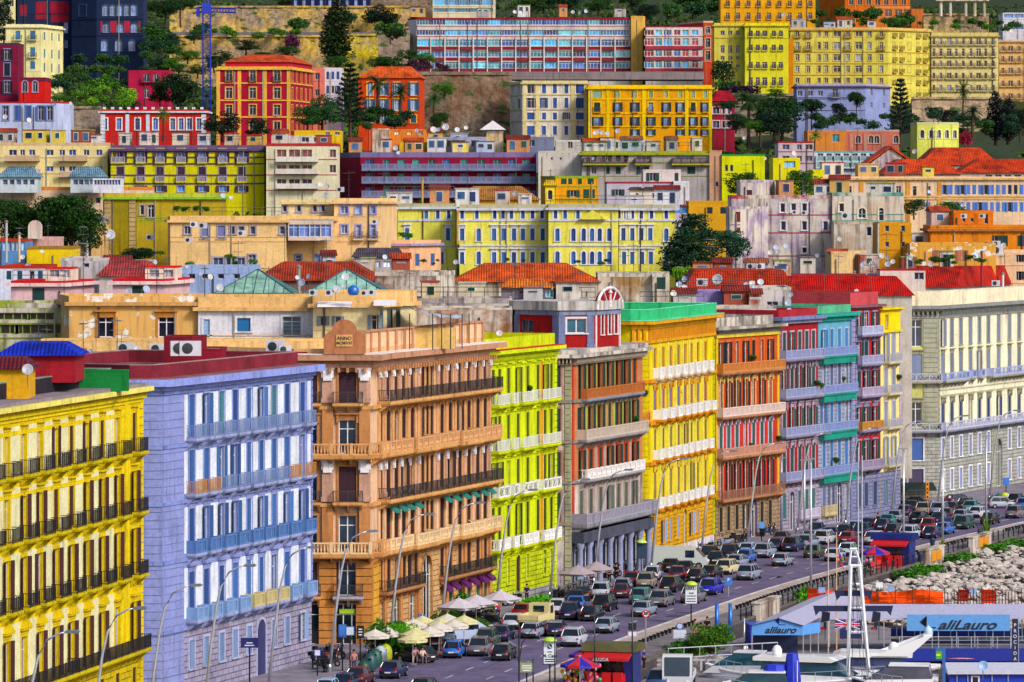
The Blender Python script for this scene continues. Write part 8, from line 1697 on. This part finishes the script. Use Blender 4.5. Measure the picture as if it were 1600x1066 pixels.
# boats
def yacht(px,py,a,L,B_,hullc,lab,fly=True,cabc='f0f0f4',glass='0c4050',arch=False,name='motor_yacht',sc_=1.3):
    p=G(px,py,-2.5); r=ob(name,None,None,(p.x,p.y,-2.5),a,None,lab,'boat'); m=MB(); R=[]; N=10
    for i in range(N+1):
        t=i/N; x=-L/2+L*t; w=B_/2*(1-max(0,(t-.45)/.55)**2.3)+.03; sh=1.25+.55*t*t; wl=w*.82 if t<.9 else w*.3
        R.append([(x,-wl,-.4),(x,-w,sh*.55),(x,-w,sh),(x,0,sh+.06),(x,w,sh),(x,w,sh*.55),(x,wl,-.4)])
    def loft(R,j0,j1):
        m=MB(); n=j1-j0; m.v=[q for r_ in R for q in r_[j0:j1]]
        for i in range(len(R)-1):
            for j in range(n-1): m.f.append((i*n+j,(i+1)*n+j,(i+1)*n+j+1,i*n+j+1)); m.m.append(0)
        return m
    m=loft(R,0,3); m2=loft(R,4,7); k=len(m.v); m.v+=m2.v; m.f+=[tuple(q+k for q in f) for f in m2.f]; m.m+=m2.m
    m.v+=R[0]; k=len(m.v)-7; m.f.append(tuple(range(k,k+7))); m.m.append(0); ob('hull',m.mesh('hull','gloss',True),r,c=hullc); ob('deck',loft(R,2,5).mesh('deck','paint'),r,c='e8e6e8')
    m=MB()
    for s in (0,2): m.tube([Vector(q[2+s])+Vector((0,0,.03)) for q in R],.07,5)
    ob('gunwale',m.mesh('gunwale','gloss'),r,c='f0f0f4')
    m=MB(); h0=1.35; c0,c1=-L*.28,L*.2; w=B_*.36; m.extr([(c0,h0),(c1+1.6,h0),(c1+.9,h0+.45),(c0,h0+.55)],-w,w,'y'); ob('cabin',m.mesh('cabin','gloss'),r,c=cabc)
    m=MB(); m.v=[(c0,-w*.98,h0+.5),(c1+1.0,-w*.9,h0+.45),(c1+1.0,w*.9,h0+.45),(c0,w*.98,h0+.5),(c0+.2,-w*.85,h0+1.3),(c1-.5,-w*.75,h0+1.3),(c1-.5,w*.75,h0+1.3),(c0+.2,w*.85,h0+1.3)]; m.f=[(0,1,5,4),(1,2,6,5),(2,3,7,6),(3,0,4,7)]; m.m=[0]*4; ob('windscreen',m.mesh('windscreen','glass'),r,c=glass)
    if fly: m=MB(); m.extr([(c0-.4,h0+1.3),(c1-.1,h0+1.3),(c1+.2,h0+1.42),(c1-.3,h0+1.62),(c0-.4,h0+1.55)],-w*.98,w*.98,'y'); ob('hardtop',m.mesh('hardtop','gloss'),r,c='f4f2f0'); ob('radome',MB().lathe([(.3,0),(.33,.3),(.2,.55),(0,.62)],(c0+.8,0,h0+1.58),10).mesh('radome','gloss',True),r,c='f0f0f4')
    if not fly: bx('cabin_roof','gloss','e8e8ec',r,c0+.2,c1-.4,-w*.86,w*.86,h0+1.29,h0+1.38)
    m=MB()
    for s in (-1,1):
        pts=[Vector(R[i][3-s])+Vector((0,-0*s,.65)) for i in range(5,N+1)]; m.tube(pts,.025,4)
        for q in pts: m.tube([q,q-Vector((0,0,.65))],.02,4)
    ob('bow_rail',m.mesh('bow_rail','metal'),r,c='b8bcc8')
    for k in (.28,.34,.4): ob('hatch',cache('hat',lambda:MB().box(-.25,.25,-.3,.3,0,.06).mesh('hatch','glass')),r,(L*k-.3,0,1.55+.5*k),c='30384c')
    if arch:
        m=MB()
        for s in (-1,1): m.extr([(-L*.05,h0+1.4),(-L*.42,h0+2.7),(-L*.46,h0+2.7),(-L*.3,h0+1.4)],s*w-.12,s*w+.12,'y')
        m.box(-L*.46,-L*.4,-w,w,h0+2.6,h0+2.75); ob('radar_arch',m.mesh('radar_arch','gloss'),r,c='f0f0f4'); ob('radome',MB().lathe([(.25,0),(.3,.25),(0,.5)],(-L*.43,0,h0+2.76),10).mesh('radome','gloss',True),r,c='b0d0e8')
    r.scale=(sc_,sc_,sc_); return r
yacht(1262,1098,math.radians(-20),10.0,3.6,'e8e8f0','white motor yacht with a teal windscreen, nearest the camera')
yacht(1352,1090,math.radians(174),9.2,3.6,'e8e8f0','white flybridge yacht with a slanted radar arch behind the mast frame',arch=True,glass='20284c')
yacht(1412,1106,math.radians(172),6.4,2.8,'0c1450','navy hulled motor boat with a white rim and a name on its side',fly=False,glass='403c48')
text('lettering','MARSO',.42,[o for o in bpy.data.objects if str(o.get('label')).startswith('navy hulled')][0],(-1.2,1.44,.95),PI,'e8e8f0')
yacht(1165,1084,math.radians(165),5.2,2.2,'e4e4ec','small white motor boat with a sharp bow beside the quay',fly=False,cabc='d8d8e0'); yacht(1190,1118,math.radians(175),6,2.4,'c8ccd8','small grey white boat below the blue covered boats',fly=False)
r=ob('dinghy',None,None,tuple(G(1434,1078,-2.5)),2.9,None,'pale inflatable dinghy stowed behind the navy boat','boat'); m=MB(); m.tube([(-1.8,-.7,1.9),(1.0,-.7,1.9),(2.0,0,2.05),(1.0,.7,1.9),(-1.8,.7,1.9)],[.25,.28,.24,.28,.25],8); ob('tube',m.mesh('tube','gloss',True),r,c='c8c4c8'); bx('floor','paint','b08858',r,-1.7,1.3,-.6,.6,1.75,1.85); ob('cradle',MB().box(-1,-.8,-.6,.6,-.3,1.75).box(.6,.8,-.6,.6,-.3,1.75).mesh('cradle','paint'),r,c='303040')
for x,w,h,l in ((1212,2.0,4.0,'left one'),(1238,1.1,4.9,'tall right one')):
    p=G(x,1118,-2.5); r=ob('covered_boat',None,None,tuple(p),0,None,'bright blue tarpaulin covered boat stern, '+l,'boat cover'); m=MB(); n=8
    for i in range(n): 
        a0,a1=2*PI*i/n,2*PI*(i+1)/n; f=lambda a,z,k:(w/2*k*math.cos(a)*1.2,.7*k*math.sin(a),z); 
        for z0_,z1_,k0,k1 in ((-.3,h*.6,1,.95+.1*(i%2)),(h*.6,h,.95+.1*(i%2),.7)): m.quad(f(a0,z0_,k0),f(a1,z0_,k0),f(a1,z1_,k1),f(a0,z1_,k1))
        m.tri(f(a0,h,.7),f(a1,h,.7),(0,0,h+.1))
    ob('tarpaulin',m.mesh('tarpaulin','paint'),r,c='1830c8'); bx('strap','paint','e0e4f0',r,w*.3,w*.36,-.75,-.7,.5,h*.9)
# blue shed, sign post, banner, board
Y=393; a=XP(1482,Y); r=ob('boat_shed',None,None,(a,Y,-2.5),0,None,'bright blue floating shed with a white roof and small window','shed'); m=MB(); L=XP(1670,Y)-a
bx('wall','paint','0c30b8',r,.1,L,0,5,-.3,ZP(1053,Y)+2.5); m.extr([(-.4,ZP(1053,Y)+2.5),(5.4,ZP(1053,Y)+2.5),(5.4,ZP(1053,Y)+2.7),(2.5,ZP(1036,Y)+2.3),(-.4,ZP(1053,Y)+2.7)],-.1,L+.2,'x'); ob('roof',m.mesh('roof','paint'),r,c='c8c8d8'); x=XP(1524,Y)-a; bx('window','paint','e8e8f4',r,x-.35,x+.35,-.06,-.01,ZP(1070,Y)+2.5,ZP(1056,Y)+2.5); bx('pane','glass','10182c',r,x-.22,x+.22,-.08,-.061,ZP(1068,Y)+2.5,ZP(1058,Y)+2.5)
for k in (1495,1512,1550,1575): x=XP(k,Y)-a; bx('pipe','metal','b8c0d8',r,x-.04,x+.04,-.1,-.02,0,ZP(1055,Y)+2.5)
p=W(1536,1041,391); o=ob('satellite_dish',None,None,(p.x,p.y,p.z-.5),0,None,'round pale blue satellite dish on the blue floating shed','satellite dish'); m=MB().lathe([(0,0),(.35,.06),(.42,.14),(.35,.03),(0,-.03)],(0,0,0),14); m.xf(Matrix.Translation((0,0,.5))@Matrix.Rotation(1.2,4,'X')); ob('reflector',m.mesh('reflector','paint',True),o,c='90b0e0'); ob('mount',MB().tube([(0,.1,-.6),(0,.1,.5)],.04,5).mesh('mount','metal'),o,c='707880')
p=W(1475,1080,390); o=ob('dock_sign',None,None,tuple(p),0,None,'blue dock post with a small green and yellow screen','sign'); bx('post','paint','2c60b0',o,-.12,.12,0,.2,0,(1080-1012)*.052); bx('arm','paint','2c60b0',o,-.7,-.121,0,.12,(1080-1016)*.052,(1080-1013)*.052); bx('screen','paint','40a830',o,-.65,-.15,-.02,.1,(1080-1030)*.052,(1080-1017)*.052); bx('screen_strip','paint','d8d820',o,-.63,-.3,-.03,-.021,(1080-1025)*.052,(1080-1022)*.052)
p=W(1586,1040,408); o=ob('banner_flag',None,None,tuple(p),0,None,'tall narrow navy banner with white letters down its length','banner'); h=73*408/FPX; bx('cloth','paint','141840',o,-.24,.24,0,.03,0,h); ob('pole',MB().tube([(.3,.05,-1.5),(.3,.05,h+.2)],.04,5).mesh('pole','metal'),o,c='c0c8d8')
for k,ch in enumerate('PROCIDA'): text('lettering',ch,.4,o,(0,-.03,h*(.86-.12*k)),0,'c8d0f0')
p=W(1500,1029,404); o=ob('paddle_board',None,None,tuple(p),-.08,None,'pink paddle board leaning by the blue pier','board'); m=MB(); m.lathe([(0,-.05),(1,0),(0,.05)],(0,0,0),16); m.xf(Matrix.Scale(1.25,4,(1,0,0))@Matrix.Scale(.35,4,(0,1,0))); ob('deck',m.mesh('deck','gloss',True),o,c='e08890'); ob('stand',MB().box(-.4,-.3,-.1,.1,-1.5,-.02).box(.3,.4,-.1,.1,-1.5,-.02).mesh('stand','metal'),o,c='505060')
for px,yb,yt,c,l in ((1294,1060,834,'e0d0c8','peach white thin one left of the mast frame'),(1307,1060,832,'e8c8a0','orange white thin one beside the mast frame'),(1341,900,700,'c8d0e0','thin grey one above the frame, left'),(1347,1056,712,'d0d8e8','long thin grey one above the frame, right')):
    Yp=400; z0=ZP(yb,Yp); m=MB().tube([(0,0,0),(0,0,(yb-yt)*Yp/FPX)],[.07,.045],6); ob('sailing_mast',m.mesh('sailing_mast','metal'),None,(XP(px,Yp),Yp,z0),0,c,'bare sailing mast, '+l,'mast')
# ================================================================ roof clutter
def make_dish():
    r=ob('satellite_dish',None); m=MB().lathe([(0,.0),(.25,.03),(.45,.1),(.55,.16),(.56,.14),(.45,.07),(.25,0),(0,-.03)],(0,0,0),16); m.xf(Matrix.Rotation(math.radians(72),4,'X')); m.xf(Matrix.Translation((0,0,1.1)))
    ob('reflector',m.mesh('reflector','paint',True),r,c='c0ccdc'); m=MB(); m.tube([(0,-.02,.6),(0,-.55,1.05)],.02,4); m.box(-.05,.05,-.62,-.52,1.0,1.12); ob('arm',m.mesh('arm','metal'),r,c='808088'); ob('mount',MB().tube([(0,.1,-.6),(0,.1,1.05)],.035,5).mesh('mount','metal'),r,c='606068'); return r
DP=make_dish()
D='''44,416,5,495 66,393,3,590 35,402,4,560 201,456,5,468 228,452,6,468 241,410,4.5,520 142,550,5,410 215,546,5.5,410 292,417,3,515 314,428,3,515 328,433,4.5,510 343,450,6,448 464,434,3.5,452 482,432,4,452 472,442,6,450 539,433,6,440 525,452,6,425 537,447,4,425 780,521,5,452 43,578,9,331 172,367,8,655
1069,437,4.5,585 1061,445,5,583 1069,449,4.5,560 1052,459,5,545 1121,437,8.5,584 1183,425,5,600 1166,445,4,570 1175,443,5,570 1188,441,5,572 1203,440,4.5,600 1178,452,5,561 1029,487,5.5,528 1231,474,5,561 1236,461,4,561 1233,487,5.5,553 1202,441,5,604 1211,387,4,660 1216,394,4,655 1203,395,4,655 1227,385,4,660 1311,374,4,675 1348,414,4,640 1363,413,5.5,635 1377,400,4.5,650 1371,402,4,650 1387,403,4,650 1395,409,4,648 1387,413,5,640 1422,403,4,640 1443,412,4,640 1455,413,5,640 1523,400,5,648 1532,400,5,648 1338,456,4,603 1270,461,5,600 1256,466,4,600 1230,474,4,599 1484,400,3,645 1568,384,4.5,652 1472,421,5,645 1277,400,3.5,650 1504,321,3,715 805,303,4.5,745
348,306,4,660 361,309,3,660 677,203,5,866 685,203,3.5,866 696,199,5.5,866 714,203,4,866 728,200,3.5,866 651,204,3,880 444,205,3.5,868 618,232,4,850 622,239,3,850 930,208,3.5,896 936,206,3.5,896 941,208,3.5,896 949,209,3.5,896 965,205,4,896 814,224,4,872 823,225,3.5,872 803,226,3,872 927,248,3,843 804,19,3,1268 813,20,3,1268 895,19,3,1266 915,18,3,1266 906,20,3,1266 1580,49,3,1280 1429,237,4,845 1224,24,3,1240 1163,216,3,900 1195,248,3,850 1240,240,4,865 60,268,3.5,724 8,183,4,890 45,188,4,890 110,162,3,900 500,289,4,745 512,292,4,740 508,305,4,660 601,402,4,640 712,410,4,660 1452,300,3,720 1545,384,4,655 86,163,3,900'''
hz=lambda x,y:('on the near roofs' if y>500 else 'near the glass pyramids' if y>400 and x<700 else 'among the right-hand red roofs' if y>400 else 'around the weathered palace' if y>290 and x>900 else 'on the left middle houses' if y>290 else 'on the hill roofs')
for t in D.split():
    x,y,r_,Y=[float(q) for q in t.split(',')]; p=W(x,y,Y); s=r_*Y/FPX/.56; o=clone(DP,(p.x,p.y,p.z-1.1*s),random.uniform(-.7,.7),dict(reflector=random.choice(['c0ccdc','a8b8d8','d0c8c8','b0b4c0'])),sc=s); o['category']='satellite dish'; o['group']='satellite dishes on the roofs'; reg(o,('large' if r_>5.4 else 'small' if r_<3.6 else 'pale')+' satellite dish '+hz(x,y))
drop(DP); _copies.clear()
def ant(): 
    r=ob('tv_antenna',None); ob('mast',MB().tube([(0,0,-1),(0,0,3.2)],.035,4).mesh('mast','metal'),r,c='505058'); m=MB().tube([(-.7,0,2.9),(.7,0,3.0)],.025,4)
    for i in range(7): x=-.65+i*.21; m.tube([(x,-.35,2.92+.01*i),(x,.35,2.92+.01*i)],.015,3)
    m.tube([(0,-.6,2.2),(0,.6,2.2)],.02,3)
    ob('aerial',m.mesh('aerial','metal'),r,c='707078'); return r
AP=ant()
for t in '''60,560,395 72,556,395 130,562,395 150,545,412 183,560,405 190,565,400 245,470,466 100,470,460 130,436,470 260,440,472 300,440,500 350,440,470 372,432,470 350,470,432 395,470,432 320,472,432 420,470,432 445,400,640 510,420,470 640,470,480 700,470,482 805,470,490 850,480,492 903,470,500 975,440,530 990,425,560 1065,440,585 1110,420,600 1150,445,572 1185,440,575 1220,455,585 1240,470,580 1288,455,600 1310,440,606 1360,455,606 1385,400,645 1420,430,630 1480,440,640 1530,440,650 1570,440,655 30,395,600 75,385,602 130,400,600 170,420,520 250,300,664 330,310,664 545,312,655 600,312,660 730,300,750 860,300,760 1000,265,795 1090,285,780 1165,290,700 1230,290,700 1330,270,810 1400,270,830 1500,265,830 430,215,852 600,205,880 650,215,870 745,215,870 820,215,880 900,215,900 1000,225,895 1075,245,850 1170,240,850 1290,230,870 1340,230,870 1460,235,860 700,22,1270 850,22,1270 1050,38,1262 1180,34,1240 1300,42,1262 1500,50,1275 120,160,905 40,160,905 240,108,985 380,100,935'''.split():
    x,y,Y=[float(q) for q in t.split(',')]; p=W(x,y,Y); o=clone(AP,tuple(p),random.uniform(0,3),sc=random.uniform(.7,1.25)); o['category']='antenna'; o['group']='television antennas on the roofs'; reg(o,'thin television antenna '+hz(x,y))
drop(AP); _copies.clear()
def ac():
    r=ob('air_conditioner',None); ob('casing',MB().box(-.55,.55,-.2,.2,0,.75).mesh('casing','paint'),r,c='c8c8d4'); m=MB().lathe([(0,0),(.28,0),(.28,.02),(0,.03)],(0,0,0),12); m.xf(Matrix.Rotation(PI/2,4,'X')); ob('fan_grille',m.mesh('fan_grille','metal'),r,(-.15,-.2,.38),c='404850'); return r
QP=ac()
for t in '''196,553,412,1.3 246,553,412,1.2 430,551,412,1.4 445,553,411,1 490,462,426,.7 515,462,425,.7 570,462,424,.6 582,461,424,.6 1174,421,604,1 1188,421,603,1 1470,432,645,1.4 1482,435,645,1.6 1556,447,640,1 1558,398,653,1.6 303,355,640,1 317,357,640,1 377,369,640,1 1322,342,684,1.2 1242,335,686,.8 1257,336,686,.8 1506,341,670,.8 1535,341,670,.8 1557,385,655,1 235,375,655,1 1097,447,582,1.2 586,350,646,.8 532,300,740,1 295,379,640,.9 900,465,500,.8'''.split():
    x,y,Y,s=[float(q) for q in t.split(',')]; p=W(x,y,Y); o=clone(QP,tuple(p),random.uniform(-.2,.2),sc=s); o['category']='air conditioner'; o['group']='air conditioners on walls and roofs'; reg(o,'boxy pale air conditioner '+hz(x,y))
for k,x in enumerate((283,297)): p=W(x,556,389); o=clone(QP,tuple(p),.15,sc=1.6); o['label']='tall twin fan air conditioner on the crimson roof shed, '+('left' if k==0 else 'right')+' one'; o['category']='air conditioner'
drop(QP); _copies.clear()
# chimneys, tanks
for k,(x,y,Y,h,c) in enumerate(((467,445,455,1.6,'8c8880'),(1534,425,640,2.6,'8c1420'),(1372,400,655,4.5,'a8a4a0'),(1567,440,650,1.0,'e0e0e0'),(136,390,650,5.5,'c8c4c8'),(10,385,600,3,'b0b0b8'),(1417,440,640,3.5,'a8a0a0'),(30,335+50,600,1.5,'d0b890'),(470,505,470-40,1.2,'e0c890'),(660,300,750,2,'c8a030'),(1335,440,640,1.2,'c0b8a8'))):
    p=W(x,y,Y); o=ob('chimney_pipe',None,None,(p.x,p.y,p.z-1),0,cat='chimney'); ob('pipe',MB().tube([(0,0,-1),(0,0,h+1)],.16 if h<5 else .22,8).mesh('pipe','paint'),o,c=c); ob('cowl',MB().lathe([(.24,0),(.28,.1),(.05,.3)],(0,0,h+1),8).mesh('cowl','paint'),o,c='807c78'); reg(o,('tall' if h>5 else 'short')+' chimney pipe '+hz(x,y))
p=W(552,462,424); o=ob('water_tank',MB().lathe([(0,0),(.7,.1),(.95,.6),(.9,1.2),(.4,1.6),(.2,1.7),(0,1.7)],(0,0,0),14).mesh('water_tank','gloss',True),None,(p.x,p.y,p.z),0,'1464c0','bright blue round water tank on the cream roof house','water tank',sc=.55)
# roof skylight plants on balconies of the front row, fluttering laundry
rr2=random.Random(9)
pl=tree_mesh('bush',40)[0]
for t in '''45,1062,345 52,1055,345 330,845,385 645,900,430 655,896,430 668,894,432 690,898,435 700,895,436 640,700,424 632,770,424 622,772,423 818,608,458 1000,615,497 950,660,492 985,656,494 1052,614,515 1165,697,540 1210,686,547 1270,600,556 1276,603,557 1300,720,562 1398,590,584 660,602,430 1310,593,566 1170,560,540 1350,738,574'''.split():
    x,y,Y=[float(q) for q in t.split(',')]; p=W(x,y,Y); o=ob('potted_plant',None,None,(p.x+.5,p.y,p.z-.35),0,cat='plant',group='potted plants on the balconies'); ob('foliage',pl,o,(0,0,.2),c=rr2.choice(['2c6414','3c7c18','286020']),sc=.32); ob('pot',MB().lathe([(.18,0),(.25,.3),(0,.3)],(0,0,0),8).mesh('pot','paint'),o,c='984828'); reg(o,'small potted plant on a balcony '+('of the yellow palazzo' if x<100 else 'of the lavender palazzo' if x<480 else 'of the tan palazzo' if x<760 else 'of the lime palazzo' if x<869 else 'of the brown palazzo' if x<1004 else 'of the golden palazzo' if x<1116 else 'of the rust palazzo' if x<1217 else 'in the crimson to yellow row'))
# ================================================================ little roof rooms, parapet rails and pergolas on the roofs
rh=random.Random(21)
HC_={'cream':'d8ccb0','white':'dcdce4','ochre':'d0a860','pinkish':'d0b0a4','grey':'a8a4a8','light grey':'c0bcc0','yellow':'dcc848','pale blue':'a8b8dc','orange':'d0905c','brick red':'a05040'}
def hut(px,py,Y,w,h,cn,zn):
    p=W(px,py,Y); d=rh.uniform(2.5,4); r=ob('rooftop_hut',None,None,(p.x,p.y,p.z-.3),rh.uniform(-.12,.12),None,None,'rooftop hut'); z=h+.3
    m=MB().box(-w/2,w/2,0,d,-.5,z); ob('wall',m.mesh('wall','plaster' if rh.random()<.6 else 'old'),r,c=HC_[cn])
    if rh.random()<.4: m=MB(); m.extr([(-.25,z),(d+.2,z),(d+.2,z+.1),(-.25,z+.1)] if rh.random()<.5 else [(-.3,z),(d+.2,z),(d/2,z+.7)],-w/2-.2,w/2+.2,'x'); ob('roof',m.mesh('roof','tile'),r,c=rh.choice(['c04820','8c3028','a06040']))
    else: ob('roof',MB().box(-w/2-.12,w/2+.12,-.12,d+.12,z,z+.14).mesh('roof','rough'),r,c=rh.choice(['b03038','b8b0a8','706870','88a050']))
    n=1 if w<3 else 2
    for i in range(n):
        x=-w/2+w*(i+.5)/n; ww=rh.choice([.7,.9,1.1]); zz=.5 if rh.random()<.5 else .9
        f=ob('window',MB().box(x-ww/2-.08,x+ww/2+.08,-.05,0,zz,z-.35).mesh('window','paint'),r,c=rh.choice(['e4e4ec','c8c0b8','90a0b8'])); ob('pane',MB().box(x-ww/2,x+ww/2,-.08,-.052,zz+.08,z-.43).mesh('pane','glass'),f,c=rh.choice(['1c2c50','103830','30507c']))
    reg(r,cn+' roof room '+zn)
for (x0,x1,y,Y,n) in ((0,165,222,845,5),(180,405,226,842,6),(425,520,224,838,2),(540,830,236,864,7),(912,1100,235,852,6),(1290,1460,275,808,4),(600,850,318,716,5),(970,1050,320,708,2),(1150,1400,303,700,5),(1460,1490,352,672,1),(650,930,465,497,5),(110,250,432,505,3),(480,640,420,548,3),(1070,1230,425,612,4),(1240,1500,420,640,5),(640,980,22,1275,5),(1240,1380,43,1268,4),(1440,1600,390,668,3),(1010,1100,474,545,2),(1120,1205,476,556,2),(640,760,225,872,2)):
    for k in range(n):
        px=x0+(x1-x0)*(k+rh.uniform(.15,.85))/n; hut(px,y,Y+rh.uniform(0,3),rh.uniform(1.6,4.2)*(.7 if Y<640 else 1),rh.uniform(1.3,2.3)*(.72 if Y<640 else 1),rh.choice(list(HC_)),hz(px,y))
def rail(x0,x1,y,Y,c,lab,h=1.0):
    a,b=W(x0,y,Y),W(x1,y,Y); L=b.x-a.x; m=MB(); 
    for z in (h*.5,h): m.tube([(0,0,z),(L,0,z)],.035,4)
    n=int(L/1.3)
    for i in range(n+1): m.tube([(L*i/n,0,-.1),(L*i/n,0,h)],.03,4)
    ob('terrace_railing',m.mesh('terrace_railing','metal'),None,tuple(a),0,c,lab,'railing')
for t in ((20,102,438,469,'6c5c64','thin dark railing around the left pink roof room'),(180,256,436,469,'6c5c64','thin dark railing around the right pink roof room'),(650,800,464,489,'145040','dark green railing on the long grey flat roof'),(805,930,464,502,'505860','grey railing on the stone ledge block'),(175,410,222,835,'584868','dark railing on the lemon apartments roof'),(270,440,336,645,'a08870','thin railing on the peach house roof'),(640,800,111,1012,'606068','guard railing on the tall brown retaining wall'),(800,918,123,989,'80786c','railing on the white and cream hill palazzo roof'),(1455,1600,367,664,'302c30','dark railing on the orange house terrace'),(900,1100,232,845,'80a030','railing on the olive banded apartments roof'),(1000,1100,470,537,'606060','railing on the low concrete roofs behind the golden palazzo'),(1060,1180,452,559,'70707c','railing above the lilac roof house'),(600,710,302,704,'808878','railing on the roof of the yellow villa left wing'),(860,1050,317,694,'707868','railing along the roof of the yellow villa centre')): rail(t[0],t[1],t[2],t[3],t[4],t[5])
flush_text()
finish_labels()
# ================================================================ camera, light, world
cam=bpy.data.cameras.new('camera'); cam.sensor_width=36; cam.lens=FPX/1600*36; cam.shift_y=-(533-HY)/1600.0; cam.clip_start=1; cam.clip_end=20000
co=bpy.data.objects.new('camera',cam); COL.objects.link(co); co.location=(0,0,HC); co.rotation_euler=(PI/2,0,0); SC.camera=co
w=bpy.data.worlds.new('World'); SC.world=w; w.use_nodes=True; nt=w.node_tree
sky=nt.nodes.new('ShaderNodeTexSky'); sky.sky_type='NISHITA'; sky.sun_disc=False
SD=Vector((0.62,-0.62,0.62)).normalized()
el=math.asin(SD.z); az=math.atan2(SD.x,SD.y)
sky.sun_elevation=el; sky.sun_rotation=az; sky.air_density=1.0; sky.dust_density=3.0
bg=nt.nodes['Background']; nt.links.new(sky.outputs[0],bg.inputs['Color']); bg.inputs['Strength'].default_value=0.15
l=bpy.data.lights.new('sun','SUN'); l.energy=2.6; l.angle=math.radians(11); l.color=(1,0.95,0.88)
lo=bpy.data.objects.new('sun',l); COL.objects.link(lo); lo.rotation_euler=SD.to_track_quat('Z','Y').to_euler()
SC.view_settings.view_transform='Standard'; SC.view_settings.look='None'; SC.view_settings.gamma=1; SC.view_settings.exposure=0.15
SC.cycles.max_bounces=4; SC.cycles.diffuse_bounces=2; SC.cycles.glossy_bounces=2
print('objects',len(bpy.data.objects))
